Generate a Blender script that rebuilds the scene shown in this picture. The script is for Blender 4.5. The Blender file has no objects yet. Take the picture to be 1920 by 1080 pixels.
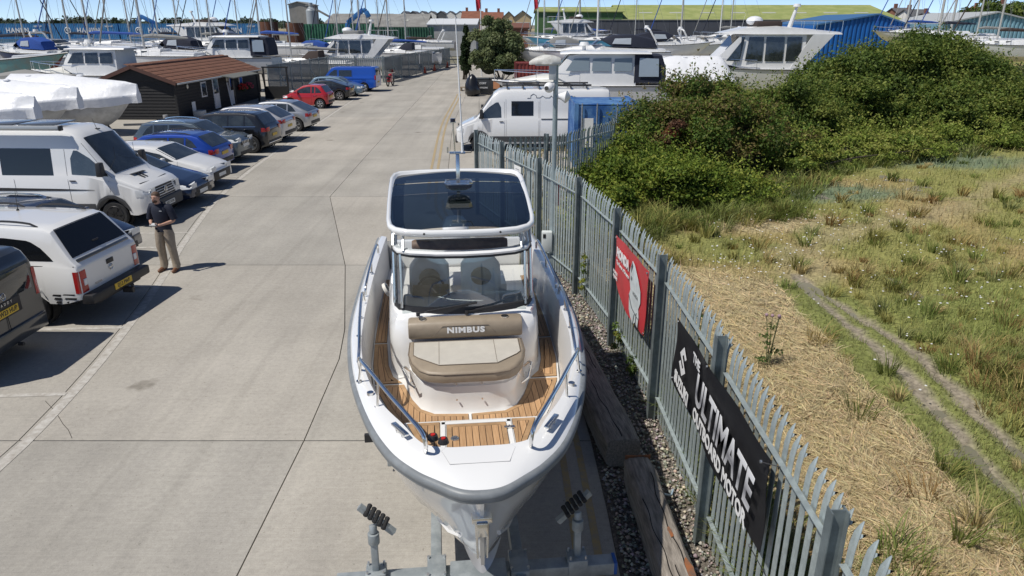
import bpy, bmesh, math, random
import numpy as np
from mathutils import Vector, Matrix

random.seed(7); np.random.seed(7)
R = math.radians
SC = bpy.context.scene
COL = SC.collection

# ---------------------------------------------------------------- camera
CAM_H = 5.2
cam_data = bpy.data.cameras.new('camera')
cam = bpy.data.objects.new('camera', cam_data); COL.objects.link(cam)
cam.location = (0, 0, CAM_H); cam.rotation_euler = (R(90-20.4), 0, 0)
cam_data.sensor_width = 36; cam_data.lens = 1331/1920*36
cam_data.clip_start = .1; cam_data.clip_end = 6000
SC.camera = cam

# ---------------------------------------------------------------- sky and sun
SUN_EL = R(58); SUN_AZ = math.atan2(-.88, -.475)
world = bpy.data.worlds.new('World'); SC.world = world; world.use_nodes = True
wn = world.node_tree
sky = wn.nodes.new('ShaderNodeTexSky'); sky.sky_type = 'NISHITA'; sky.sun_disc = False
sky.sun_elevation = SUN_EL; sky.sun_rotation = SUN_AZ
sky.air_density = .34; sky.dust_density = .05; sky.ozone_density = 1.0; sky.altitude = 300
bg = wn.nodes['Background']; bg.inputs['Strength'].default_value = .14
wn.links.new(sky.outputs[0], bg.inputs[0])
sun_d = bpy.data.lights.new('sun', 'SUN'); sun_d.energy = 4.3; sun_d.angle = R(.53); sun_d.color = (1, .955, .88)
sun = bpy.data.objects.new('sun', sun_d); COL.objects.link(sun)
sdir = Vector((math.sin(SUN_AZ)*math.cos(SUN_EL), math.cos(SUN_AZ)*math.cos(SUN_EL), math.sin(SUN_EL)))
sun.rotation_euler = sdir.to_track_quat('Z', 'Y').to_euler(); sun.location = (-20, -10, 40)
SC.view_settings.view_transform = 'Standard'; SC.view_settings.look = 'None'
SC.view_settings.gamma = 1; SC.view_settings.use_curve_mapping = False
SC.view_settings.exposure = 0.0

# ---------------------------------------------------------------- materials
MATS = {}
def M(name, col, rough=.5, metal=0., var=.0, scale=3., bump=0., bs=40., coat=0., col2=None, thr=(.42, .62), spec=.5, stretch=None, detail=6, rand=0.):
    if name in MATS: return MATS[name]
    m = bpy.data.materials.new(name); m.use_nodes = True; nt = m.node_tree; N = nt.nodes; Lk = nt.links
    b = N['Principled BSDF']
    b.inputs['Roughness'].default_value = rough; b.inputs['Metallic'].default_value = metal
    b.inputs['Coat Weight'].default_value = coat; b.inputs['Coat Roughness'].default_value = .05
    b.inputs['Specular IOR Level'].default_value = spec
    b.inputs['Base Color'].default_value = (*col, 1)
    out = None
    if var or col2 or bump or rand:
        tc = N.new('ShaderNodeTexCoord'); src = tc.outputs['Object']
        if stretch:
            mp = N.new('ShaderNodeMapping'); mp.inputs['Scale'].default_value = stretch
            Lk.new(src, mp.inputs[0]); src = mp.outputs[0]
        if var or col2:
            nz = N.new('ShaderNodeTexNoise'); nz.inputs['Scale'].default_value = scale; nz.inputs['Detail'].default_value = detail
            nz.inputs['Roughness'].default_value = .65
            Lk.new(src, nz.inputs['Vector'])
            rp = N.new('ShaderNodeValToRGB'); rp.color_ramp.elements[0].position = thr[0]; rp.color_ramp.elements[1].position = thr[1]
            c2 = col2 if col2 else tuple(min(1, c*(1+var)) for c in col)
            c1 = col if col2 else tuple(c*(1-var) for c in col)
            rp.color_ramp.elements[0].color = (*c1, 1); rp.color_ramp.elements[1].color = (*c2, 1)
            Lk.new(nz.outputs[0], rp.inputs[0]); out = rp.outputs[0]
        if rand:
            oi = N.new('ShaderNodeObjectInfo'); hs = N.new('ShaderNodeHueSaturation')
            mr = N.new('ShaderNodeMapRange'); mr.inputs['To Min'].default_value = 1-rand; mr.inputs['To Max'].default_value = 1+rand
            Lk.new(oi.outputs['Random'], mr.inputs[0]); Lk.new(mr.outputs[0], hs.inputs['Value'])
            if out: Lk.new(out, hs.inputs['Color'])
            else: hs.inputs['Color'].default_value = (*col, 1)
            out = hs.outputs[0]
        if out: Lk.new(out, b.inputs['Base Color'])
        if bump:
            n2 = N.new('ShaderNodeTexNoise'); n2.inputs['Scale'].default_value = bs; n2.inputs['Detail'].default_value = 5
            Lk.new(src, n2.inputs['Vector'])
            bp = N.new('ShaderNodeBump'); bp.inputs['Strength'].default_value = bump; bp.inputs['Distance'].default_value = .02
            Lk.new(n2.outputs[0], bp.inputs['Height']); Lk.new(bp.outputs[0], b.inputs['Normal'])
    MATS[name] = m
    return m

def clear_glass(name, tint=(.86, .93, .93), refl=.12):
    if name in MATS: return MATS[name]
    m = bpy.data.materials.new(name); m.use_nodes = True; nt = m.node_tree; N = nt.nodes
    N.remove(N['Principled BSDF'])
    tr = N.new('ShaderNodeBsdfTransparent'); tr.inputs[0].default_value = (*tint, 1)
    gl = N.new('ShaderNodeBsdfGlossy'); gl.inputs['Roughness'].default_value = .02
    fr = N.new('ShaderNodeFresnel'); fr.inputs[0].default_value = 1.5
    ad = N.new('ShaderNodeMath'); ad.operation = 'ADD'; ad.inputs[1].default_value = refl; ad.use_clamp = True
    mx = N.new('ShaderNodeMixShader')
    nt.links.new(fr.outputs[0], ad.inputs[0]); nt.links.new(ad.outputs[0], mx.inputs[0])
    nt.links.new(tr.outputs[0], mx.inputs[1]); nt.links.new(gl.outputs[0], mx.inputs[2])
    nt.links.new(mx.outputs[0], N['Material Output'].inputs[0])
    MATS[name] = m
    return m

def attr_mat(name, rough=.7, trans=0., spec=.3, noise=0., nscale=60, bump=0.):
    """base colour from the mesh's own colour attribute (the plants' / soil's own colours)"""
    if name in MATS: return MATS[name]
    m = bpy.data.materials.new(name); m.use_nodes = True; nt = m.node_tree; N = nt.nodes; Lk = nt.links
    b = N['Principled BSDF']; b.inputs['Roughness'].default_value = rough; b.inputs['Specular IOR Level'].default_value = spec
    a = N.new('ShaderNodeAttribute'); a.attribute_name = 'col'; out = a.outputs['Color']
    if noise:
        tc = N.new('ShaderNodeTexCoord'); nz = N.new('ShaderNodeTexNoise'); nz.inputs['Scale'].default_value = nscale; nz.inputs['Detail'].default_value = 8
        Lk.new(tc.outputs['Object'], nz.inputs['Vector'])
        mr = N.new('ShaderNodeMapRange'); mr.inputs['From Min'].default_value = .3; mr.inputs['From Max'].default_value = .7
        mr.inputs['To Min'].default_value = 1-noise; mr.inputs['To Max'].default_value = 1+noise
        Lk.new(nz.outputs[0], mr.inputs[0])
        vm = N.new('ShaderNodeVectorMath'); vm.operation = 'SCALE'
        Lk.new(out, vm.inputs[0]); Lk.new(mr.outputs[0], vm.inputs['Scale']); out = vm.outputs[0]
        if bump:
            bp = N.new('ShaderNodeBump'); bp.inputs['Strength'].default_value = bump; bp.inputs['Distance'].default_value = .03
            Lk.new(nz.outputs[0], bp.inputs['Height']); Lk.new(bp.outputs[0], b.inputs['Normal'])
    Lk.new(out, b.inputs['Base Color'])
    if trans:
        ts = N.new('ShaderNodeBsdfTranslucent'); Lk.new(out, ts.inputs[0])
        mx = N.new('ShaderNodeMixShader'); mx.inputs[0].default_value = trans
        Lk.new(b.outputs[0], mx.inputs[1]); Lk.new(ts.outputs[0], mx.inputs[2]); Lk.new(mx.outputs[0], N['Material Output'].inputs[0])
    MATS[name] = m
    return m

# ---------------------------------------------------------------- mesh helpers
def set_props(o, label=None, cat=None, group=None, kind=None):
    if label: o['label'] = label
    if cat: o['category'] = cat
    if group: o['group'] = group
    if kind: o['kind'] = kind
    return o

def thing(name, label, cat, loc=(0, 0, 0), rz=0., group=None):
    o = bpy.data.objects.new(name, None); COL.objects.link(o)
    o.empty_display_size = .2
    o.location = loc; o.rotation_euler = (0, 0, rz)
    return set_props(o, label, cat, group)

def obj_from(name, me, parent=None):
    o = bpy.data.objects.new(name, me); COL.objects.link(o)
    if parent is not None: o.parent = parent
    return o

def copy_tree(o, parent=None):
    c = o.copy(); COL.objects.link(c); c.parent = parent
    for ch in o.children: copy_tree(ch, c)
    return c

class MB:
    def __init__(s): s.v = []; s.f = []; s.mi = []; s.cur = 0
    def add(s, vs, fs):
        n = len(s.v); s.v += [tuple(p) for p in vs]
        for f in fs: s.f.append(tuple(i+n for i in f)); s.mi.append(s.cur)
        return s
    def box(s, c, d, rz=0., rx=0., ry=0., taper=1.):
        hx, hy, hz = d[0]/2, d[1]/2, d[2]/2
        m = Matrix.Translation(c) @ Matrix.Rotation(rz, 4, 'Z') @ Matrix.Rotation(ry, 4, 'Y') @ Matrix.Rotation(rx, 4, 'X')
        vs = [m @ Vector((x*hx*(taper if z > 0 else 1), y*hy*(taper if z > 0 else 1), z*hz)) for z in (-1, 1) for x, y in ((-1, -1), (1, -1), (1, 1), (-1, 1))]
        return s.add(vs, [(3, 2, 1, 0), (4, 5, 6, 7), (0, 1, 5, 4), (1, 2, 6, 5), (2, 3, 7, 6), (3, 0, 4, 7)])
    def beam(s, p0, p1, w, h, up=(0, 0, 1)):
        p0, p1 = Vector(p0), Vector(p1); d = (p1-p0).normalized(); u = Vector(up)
        r = d.cross(u)
        if r.length < 1e-4: r = d.cross(Vector((1, 0, 0)))
        r.normalize(); u = r.cross(d)
        vs = [p+r*a*w/2+u*b*h/2 for p in (p0, p1) for a, b in ((-1, -1), (1, -1), (1, 1), (-1, 1))]
        return s.add(vs, [(0, 1, 2, 3), (7, 6, 5, 4), (0, 4, 5, 1), (1, 5, 6, 2), (2, 6, 7, 3), (3, 7, 4, 0)])
    def tube(s, path, r, n=8, cap=True, closed=False):
        P = [Vector(p) for p in path]; k = len(P)
        rs = r if isinstance(r, (list, tuple)) else [r]*k
        rings = []; prev = None
        for i in range(k):
            a = P[i-1] if (i > 0 or closed) else P[i]; b = P[(i+1) % k] if (i < k-1 or closed) else P[i]
            d = (b-a)
            if d.length < 1e-9: d = Vector((0, 0, 1))
            d.normalize()
            if prev is None:
                u = d.orthogonal().normalized()
            else:
                u = prev-d*prev.dot(d)
                u = u.normalized() if u.length > 1e-6 else d.orthogonal().normalized()
            prev = u; w = d.cross(u)
            rings.append([P[i]+(u*math.cos(t*2*math.pi/n)+w*math.sin(t*2*math.pi/n))*rs[i] for t in range(n)])
        return s.loft(rings, cap=cap, closed=closed)
    def loft(s, rings, cap=True, closed=False, ring_closed=True):
        n = len(rings[0]); k = len(rings); vs = [p for r in rings for p in r]; fs = []
        for i in range(k if closed else k-1):
            j = (i+1) % k
            for t in range(n if ring_closed else n-1):
                q = (t+1) % n; fs.append((i*n+t, i*n+q, j*n+q, j*n+t))
        if cap and not closed:
            fs.append(tuple(range(n-1, -1, -1))); fs.append(tuple(range((k-1)*n, k*n)))
        return s.add(vs, fs)
    def cyl(s, p0, p1, r0, r1=None, n=12): return s.tube([p0, p1], [r0, r0 if r1 is None else r1], n)
    def prism(s, poly, ax0, ax1, org, nrm, t):
        """poly of 2D points in plane (ax0, ax1) at org, extruded t along nrm"""
        a0, a1, o, nn = Vector(ax0), Vector(ax1), Vector(org), Vector(nrm)
        k = len(poly); b = [o+a0*x+a1*y for x, y in poly]; tp = [p+nn*t for p in b]
        return s.add(b+tp, [tuple(range(k-1, -1, -1)), tuple(range(k, 2*k))]+[(i, (i+1) % k, k+(i+1) % k, k+i) for i in range(k)])
    def slab(s, poly, z0, z1): return s.prism(poly, (1, 0, 0), (0, 1, 0), (0, 0, z0), (0, 0, 1), z1-z0)
    def sphere(s, c, r, n=10, m=7, sq=(1, 1, 1)):
        rings = []
        for i in range(1, m):
            a = math.pi*i/m-math.pi/2
            rings.append([(c[0]+r*sq[0]*math.cos(a)*math.cos(t*2*math.pi/n), c[1]+r*sq[1]*math.cos(a)*math.sin(t*2*math.pi/n), c[2]+r*sq[2]*math.sin(a)) for t in range(n)])
        b = len(s.v); s.loft(rings, cap=False)
        s.v += [(c[0], c[1], c[2]-r*sq[2]), (c[0], c[1], c[2]+r*sq[2])]; k = len(s.v)
        for t in range(n):
            s.f.append((k-2, b+(t+1) % n, b+t)); s.mi.append(s.cur)
            s.f.append((k-1, b+(m-2)*n+t, b+(m-2)*n+(t+1) % n)); s.mi.append(s.cur)
        return s
    def grid(s, rows):
        return s.loft(rows, cap=False, ring_closed=False)
    def mesh(s, name, mat, smooth=35, bevel=0., seg=2, fix=True):
        me = bpy.data.meshes.new(name); me.from_pydata(s.v, [], s.f)
        for m_ in (mat if isinstance(mat, (list, tuple)) else [mat]): me.materials.append(m_)
        if any(s.mi): me.polygons.foreach_set('material_index', s.mi)
        if fix or bevel:
            bm = bmesh.new(); bm.from_mesh(me)
            if fix: bmesh.ops.recalc_face_normals(bm, faces=bm.faces)
            if bevel:
                bmesh.ops.bevel(bm, geom=[e for e in bm.edges if len(e.link_faces) == 2 and e.calc_face_angle(0) > R(30)], offset=bevel, segments=seg, profile=.5, affect='EDGES', clamp_overlap=True)
            bm.to_mesh(me); bm.free()
        if smooth:
            me.polygons.foreach_set('use_smooth', [True]*len(me.polygons))
            me.set_sharp_from_angle(angle=R(smooth))
        me.update()
        return me
    def build(s, name, mat, parent=None, **k):
        return obj_from(name, s.mesh(name, mat, **k), parent)

def lerp_tab(tab, x):
    if x <= tab[0][0]: return tab[0][1]
    for (a, b), (c, d) in zip(tab, tab[1:]):
        if x <= c: return b+(d-b)*(x-a)/(c-a) if c > a else d
    return tab[-1][1]

def smooth_tab(tab):
    """Catmull style monotone interpolation of a table"""
    xs = np.array([t[0] for t in tab], float); ys = np.array([t[1] for t in tab], float)
    h = np.diff(xs); dl = np.diff(ys)/np.maximum(h, 1e-9); m = np.zeros(len(xs)); m[0] = dl[0]; m[-1] = dl[-1]
    for i in range(1, len(xs)-1):
        m[i] = 0 if dl[i-1]*dl[i] <= 0 else 2*dl[i-1]*dl[i]/(dl[i-1]+dl[i])
    def f(x):
        x = min(max(x, xs[0]), xs[-1]); i = min(max(int(np.searchsorted(xs, x)-1), 0), len(h)-1)
        if h[i] < 1e-9: return float(ys[i])
        t = (x-xs[i])/h[i]
        return float((2*t**3-3*t*t+1)*ys[i]+(t**3-2*t*t+t)*h[i]*m[i]+(-2*t**3+3*t*t)*ys[i+1]+(t**3-t*t)*h[i]*m[i+1])
    return f

def text(name, body, mat, parent, size, mtx, extrude=.002, bold=0., shear=0., align='CENTER', spacing=1., sx=1.):
    cu = bpy.data.curves.new(name, 'FONT'); cu.body = body; cu.size = size; cu.extrude = extrude; cu.offset = bold; cu.shear = shear
    cu.align_x = align; cu.align_y = 'CENTER'; cu.space_character = spacing; cu.resolution_u = 3
    tmp = bpy.data.objects.new(name, cu); COL.objects.link(tmp)
    dg = bpy.context.evaluated_depsgraph_get(); me = bpy.data.meshes.new_from_object(tmp.evaluated_get(dg))
    bpy.data.objects.remove(tmp); bpy.data.curves.remove(cu)
    me.transform(mtx @ Matrix.Diagonal((sx, 1, 1, 1))); me.materials.clear(); me.materials.append(mat); me.name = name
    return obj_from(name, me, parent)

def frame(org, xax, yax):
    x = Vector(xax).normalized(); y = Vector(yax); y = (y-x*y.dot(x)).normalized(); z = x.cross(y)
    m = Matrix.Identity(4)
    for i in range(3): m[i][0], m[i][1], m[i][2], m[i][3] = x[i], y[i], z[i], org[i]
    return m

# places measured in the photograph, turned into metres on the ground plane (or at height z)
_c, _s, _F = math.cos(R(20.4)), math.sin(R(20.4)), 1331.
def G(u, v, z=0.):
    x = (u-960)/_F; y = (v-540)/_F; d = (x, _c-y*_s, -_s-y*_c); t = (z-CAM_H)/d[2]
    return (d[0]*t, d[1]*t)
def at(u, v, Y):
    x = (u-960)/_F; y = (v-540)/_F; d = (x, _c-y*_s, -_s-y*_c); t = Y/d[1]
    return Vector((d[0]*t, Y, CAM_H+d[2]*t))

def hash2(ix, iy, seed=0):
    h = (ix.astype(np.int64)*374761393+iy.astype(np.int64)*668265263+seed*982451653) & 0x7fffffff
    h = ((h ^ (h >> 13))*1274126177) & 0x7fffffff
    return ((h ^ (h >> 16)) & 0xffff)/65535.
def vnoise(x, y, sc, seed=0):
    x = np.asarray(x)*sc+1000; y = np.asarray(y)*sc+1000; ix = np.floor(x); iy = np.floor(y); fx = x-ix; fy = y-iy
    fx = fx*fx*(3-2*fx); fy = fy*fy*(3-2*fy)
    a = hash2(ix, iy, seed); b = hash2(ix+1, iy, seed); c = hash2(ix, iy+1, seed); d = hash2(ix+1, iy+1, seed)
    return (a*(1-fx)+b*fx)*(1-fy)+(c*(1-fx)+d*fx)*fy

def raw_mesh(name, V, F, colors=None, mat=None, parent=None, k=4, smooth=False):
    """V (n,3), F (m,k) numpy -> mesh object, colors (n,3) per vertex"""
    me = bpy.data.meshes.new(name); n = len(V); m = len(F)
    me.vertices.add(n); me.vertices.foreach_set('co', np.ascontiguousarray(V, np.float32).ravel())
    me.loops.add(m*k); me.loops.foreach_set('vertex_index', np.ascontiguousarray(F, np.int32).ravel())
    me.polygons.add(m); me.polygons.foreach_set('loop_start', np.arange(0, m*k, k, dtype=np.int32))
    if smooth: me.polygons.foreach_set('use_smooth', [True]*m)
    me.update(calc_edges=True)
    if colors is not None:
        ca = me.color_attributes.new('col', 'FLOAT_COLOR', 'POINT')
        c4 = np.ones((n, 4), np.float32); c4[:, :3] = colors; ca.data.foreach_set('color', c4.ravel())
    if mat: me.materials.append(mat)
    return obj_from(name, me, parent)

# shared finishes
white_paint = M('white_paint', (.78, .78, .77), .25, coat=.6)
black_rub = M('black_rubber', (.018, .018, .019), .75, bump=.1, bs=60)
tyre_m = M('tyre_rubber', (.022, .022, .023), .8)
steel = M('stainless_steel', (.74, .73, .71), .2, 1.)
galv = M('galvanised_steel', (.365, .415, .415), .5, .4, var=.12, scale=9, bump=.03, rand=.06)
alu = M('aluminium', (.62, .63, .64), .35, .9)
dark_glass = M('dark_glass', (.022, .028, .032), .04, spec=.8, coat=.5, col2=(.05, .06, .065), scale=2.2, thr=(.45, .7))
black_plastic = M('black_plastic', (.022, .022, .024), .5)
# ================================================================ ground, concrete, markings
soil = M('soil_far', (.16, .15, .10), .95, col2=(.26, .24, .19), scale=.05)
set_props(MB().add([(-1500, -60, -.07), (1500, -60, -.07), (1500, 3500, -.07), (-1500, 3500, -.07)], [(0, 1, 2, 3)]).build('ground', soil, smooth=0), kind='structure')

def concrete_mat():
    m = bpy.data.materials.new('concrete'); m.use_nodes = True; nt = m.node_tree; N = nt.nodes; Lk = nt.links
    b = N['Principled BSDF']; b.inputs['Roughness'].default_value = .88; b.inputs['Specular IOR Level'].default_value = .25
    g = N.new('ShaderNodeNewGeometry')
    def noise(sc, det, vec=None, rough=.6):
        n = N.new('ShaderNodeTexNoise'); n.inputs['Scale'].default_value = sc; n.inputs['Detail'].default_value = det; n.inputs['Roughness'].default_value = rough
        Lk.new(vec or g.outputs['Position'], n.inputs['Vector']); return n.outputs[0]
    def ramp(v, p0, c0, p1, c1):
        r = N.new('ShaderNodeValToRGB'); r.color_ramp.elements[0].position = p0; r.color_ramp.elements[1].position = p1
        r.color_ramp.elements[0].color = (*c0, 1); r.color_ramp.elements[1].color = (*c1, 1); Lk.new(v, r.inputs[0]); return r.outputs[0]
    def mix(f, a, bb, typ='MIX'):
        x = N.new('ShaderNodeMix'); x.data_type = 'RGBA'; x.blend_type = typ
        if isinstance(f, float): x.inputs[0].default_value = f
        else: Lk.new(f, x.inputs[0])
        Lk.new(a, x.inputs[6]); Lk.new(bb, x.inputs[7]); return x.outputs[2]
    mp = N.new('ShaderNodeMapping'); mp.inputs['Scale'].default_value = (1, .09, 1); mp.inputs['Rotation'].default_value = (0, 0, R(-9)); Lk.new(g.outputs['Position'], mp.inputs[0])
    mp2 = N.new('ShaderNodeMapping'); mp2.inputs['Scale'].default_value = (.12, 9, 1); mp2.inputs['Rotation'].default_value = (0, 0, R(4)); Lk.new(g.outputs['Position'], mp2.inputs[0])
    base = ramp(noise(.35, 6), .33, (.345, .325, .29), .68, (.44, .415, .372))
    tracks = ramp(noise(1.3, 4, mp.outputs[0]), .35, (.91, .91, .91), .68, (1.06, 1.06, 1.05))
    brush = ramp(noise(6., 3, mp2.outputs[0]), .3, (.94, .94, .94), .7, (1.05, 1.05, 1.05))
    fine = ramp(noise(70., 4, None, .8), .25, (.80, .80, .81), .75, (1.17, 1.16, 1.15))
    blot = ramp(noise(2.2, 8, None, .75), .58, (1, 1, 1), .78, (.80, .79, .77))
    pits = ramp(noise(22., 2), .66, (1, 1, 1), .76, (.62, .60, .58))
    oi = N.new('ShaderNodeObjectInfo'); rnd = ramp(oi.outputs['Random'], 0, (.90, .91, .92), 1, (1.06, 1.05, 1.04))
    vo = N.new('ShaderNodeTexVoronoi'); vo.inputs['Scale'].default_value = .55; vo.inputs['Randomness'].default_value = 1
    dn = N.new('ShaderNodeTexNoise'); dn.inputs['Scale'].default_value = 5; Lk.new(g.outputs['Position'], dn.inputs['Vector'])
    va = N.new('ShaderNodeVectorMath'); va.operation = 'MULTIPLY_ADD'; va.inputs[1].default_value = (.35, .35, .35); Lk.new(dn.outputs['Color'], va.inputs[0]); Lk.new(g.outputs['Position'], va.inputs[2])
    Lk.new(va.outputs[0], vo.inputs['Vector']); drips = ramp(vo.outputs['Distance'], .05, (.60, .59, .57), .13, (1, 1, 1))
    mp3 = N.new('ShaderNodeMapping'); mp3.inputs['Scale'].default_value = (2.6, .05, 1); mp3.inputs['Rotation'].default_value = (0, 0, R(-7)); Lk.new(g.outputs['Position'], mp3.inputs[0])
    tyre = ramp(noise(1., 2, mp3.outputs[0]), .60, (1, 1, 1), .72, (.91, .91, .91))
    mid = ramp(noise(13., 9, None, .82), .34, (.86, .86, .86), .66, (1.13, 1.13, 1.12))
    c = base
    for t in (mid, tracks, brush, fine, blot, pits, rnd, drips, tyre): c = mix(1., c, t, 'MULTIPLY')
    Lk.new(c, b.inputs['Base Color'])
    bp = N.new('ShaderNodeBump'); bp.inputs['Strength'].default_value = .25; bp.inputs['Distance'].default_value = .01
    Lk.new(noise(90., 4, None, .7), bp.inputs['Height']); Lk.new(bp.outputs[0], b.inputs['Normal'])
    return m
concrete = concrete_mat()
joint_m = M('joint_filler', (.06, .055, .048), .95, var=.3, scale=8)

EDGE = smooth_tab([(1, -6.5), (5, -6.5), (7.76, -6.55), (9.43, -6.72), (11.9, -7.15), (15, -7.85), (17.2, -8.42), (22.7, -9.55), (28.1, -10.16), (35.2, -10.6), (44, -11.16), (58, -11.95), (66, -12.3), (75, -12.4), (100, -11)])
MID = lambda y: lerp_tab([(1, -2.76), (8.15, -2.77), (11.1, -2.88), (15.5, -3.84), (22.4, -5.85), (29, -6.1), (36, -6.35), (61, -7.1), (104, -8.5)], y)
RGT = smooth_tab([(1, 1.10), (5.7, 1.10), (8, 1.06), (10, .95), (12, .62), (14, .12), (16, -.42), (18, -1.02), (20.5, -1.8), (23, -2.1), (28, -2.5), (42, -3.3), (56, -3.6), (70, -4.4), (97, -6.2), (104, -6.6)])
FARR = lambda y: lerp_tab([(23.2, 4.9), (29, 6.6), (36, 9), (45, 13), (104, 30)], y)
joints = [1.0, 8.15, 15.5, 22.4, 29, 36, 43.4, 51, 59, 68, 78, 90, 104]
yard = MB()
ys = [1+i*1.5 for i in range(70)]
yard.grid([[(-60, y, -.03) for y in ys], [(FARR(y) if y > 23.2 else RGT(y), y, -.03) for y in ys]])
yard_o = set_props(yard.build('concrete_yard', joint_m, smooth=0), kind='structure')
def slab_obj(fl, fr, y0, y1, ga=.008, gb=.008):
    n = max(2, int((y1-y0)/1.2)); yy = [y0+.011+(y1-y0-.022)*i/n for i in range(n+1)]
    poly = [(fl(y)+ga, y) for y in yy]+[(fr(y)-gb, y) for y in reversed(yy)]
    cx = sum(p[0] for p in poly)/len(poly); cy = sum(p[1] for p in poly)/len(poly)
    o = MB().slab([(p[0]-cx, p[1]-cy) for p in poly], -.12, 0).build('slab', concrete, yard_o, smooth=0)
    o.location = (cx, cy, 0)
LEFT2 = lambda y: -60.
LEFT1 = lambda y: EDGE(y)-5.6
for y0, y1 in zip(joints, joints[1:]):
    slab_obj(MID, RGT, y0, y1); slab_obj(EDGE, MID, y0, y1); slab_obj(LEFT1, EDGE, y0, y1)
    slab_obj(LEFT2, LEFT1, y0, y1)
    if y0 > 28: slab_obj(RGT, FARR, y0, y1)
slab_obj(lambda y: RGT(y), FARR, 23.2, 29)

def ribbon(mb, f, y0, y1, w, z, step=.6, off=0.):
    n = max(2, int((y1-y0)/step)); rows = [[], []]
    for i in range(n+1):
        y = y0+(y1-y0)*i/n
        rows[0].append((f(y)+off, y, z)); rows[1].append((f(y)+off+w, y, z))
    mb.grid(rows)
def worn_paint(name, col, under=(.34, .31, .27), lo=.40, hi=.56):
    return M(name, under, .8, col2=col, scale=9, thr=(lo, hi), detail=8)
white_line = worn_paint('worn_white_line', (.50, .48, .44), lo=.34, hi=.60)
yellow_line = worn_paint('worn_yellow_line', (.42, .31, .15), under=(.30, .265, .21), lo=.34, hi=.58)
mb = MB(); ribbon(mb, EDGE, 2, 66, .15, .005, off=.05)
set_props(mb.build('edge_line', white_line, smooth=0), kind='structure')
mb = MB()
for y in (4.6, 7.1, 9.42, 11.9, 14.1, 16.9, 18.2, 20.7, 22.9, 25.6, 27.9, 30.2, 32.9, 35.6, 38.2, 41, 43.6, 46.2, 48.8, 51.5, 54.5, 57.5, 60.5, 63.5):
    e = EDGE(y)
    mb.add([(e-4.9, y-.05-.3, .005), (e+.04, y-.05, .005), (e+.04, y+.05, .005), (e-4.9, y+.05-.3, .005)], [(0, 1, 2, 3)])
set_props(mb.build('parking_bay_lines', white_line, smooth=0), kind='structure')
mb = MB(); ribbon(mb, RGT, 2, 22, .085, .005, off=-.46); ribbon(mb, RGT, 2, 22, .085, .005, off=-.24)
ribbon(mb, RGT, 22, 58, .10, .005, off=-.7); ribbon(mb, RGT, 22, 58, .10, .005, off=-.45)
set_props(mb.build('yellow_lines', yellow_line, smooth=0), kind='structure')
# thin wandering crack in the near slab
mb = MB()
pts = [(85, 752), (104, 772), (118, 795), (128, 806), (135, 822)]
mb.tube([(*G(*p_), .001) for p_ in pts], .004, 4)
mb.build('crack', joint_m, yard_o, smooth=0)

# ---------------------------------------------------------------- gravel verge with timber baulks
verge_m = M('gravel_bed', (.10, .085, .07), .95, col2=(.21, .185, .155), scale=25, bump=.6, bs=60)
FENCE = [(2.02, 1.0), (2.015, 3.59), (2.015, 6.17), (1.96, 8.70), (1.72, 11.17), (1.31, 13.63), (.62, 15.75), (-.24, 18.06), (-1.01, 20.2)]
FX = smooth_tab([(p[1], p[0]) for p in FENCE])
mb = MB(); yy = [1+i*.5 for i in range(42)]
mb.grid([[(RGT(y)+.002, y, -.025) for y in yy], [(FX(y)+.35, y, -.02) for y in yy]])
set_props(mb.build('gravel_verge', verge_m, smooth=0), kind='structure')
n = 13000; rs = np.random.RandomState(3)
gy = 3.2+rs.rand(n)**1.3*14.5; rr = np.array([RGT(y) for y in gy]); ff = np.array([FX(y) for y in gy])
gx = rr+.04+(ff+.25-rr)*rs.rand(n); gs = .010+.022*rs.rand(n)**1.6
ico = np.array([(1, 0, 0), (-1, 0, 0), (0, 1, 0), (0, -1, 0), (0, 0, 1), (0, 0, -1)], float)
tri = np.array([(0, 2, 4), (2, 1, 4), (1, 3, 4), (3, 0, 4), (2, 0, 5), (1, 2, 5), (3, 1, 5), (0, 3, 5)])
V = np.repeat(ico[None], n, 0)*(gs[:, None, None]*(.6+.8*rs.rand(n, 6, 1)))*np.array([1, 1, .7])
a = rs.rand(n)*6.3; ca, sa = np.cos(a)[:, None], np.sin(a)[:, None]
V = np.stack([V[..., 0]*ca-V[..., 1]*sa+gx[:, None], V[..., 0]*sa+V[..., 1]*ca+gy[:, None], V[..., 2]+gs[:, None]*.3-.015+.03*vnoise(gx, gy, 3)[:, None]], -1)
Fi = (tri[None]+np.arange(n)[:, None, None]*6).reshape(-1, 3)
t = rs.rand(n)[:, None]; cc = (.17+.40*t**1.5)*np.array([[1., .91, .78]])*(.85+.3*rs.rand(n, 3))
set_props(raw_mesh('gravel', V.reshape(-1, 3), Fi, np.repeat(cc, 6, 0), attr_mat('pebble', .8), k=3), 'pale beige pebbles strewn between the timber baulks and the palisade fence', 'gravel', kind='stuff')

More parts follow.
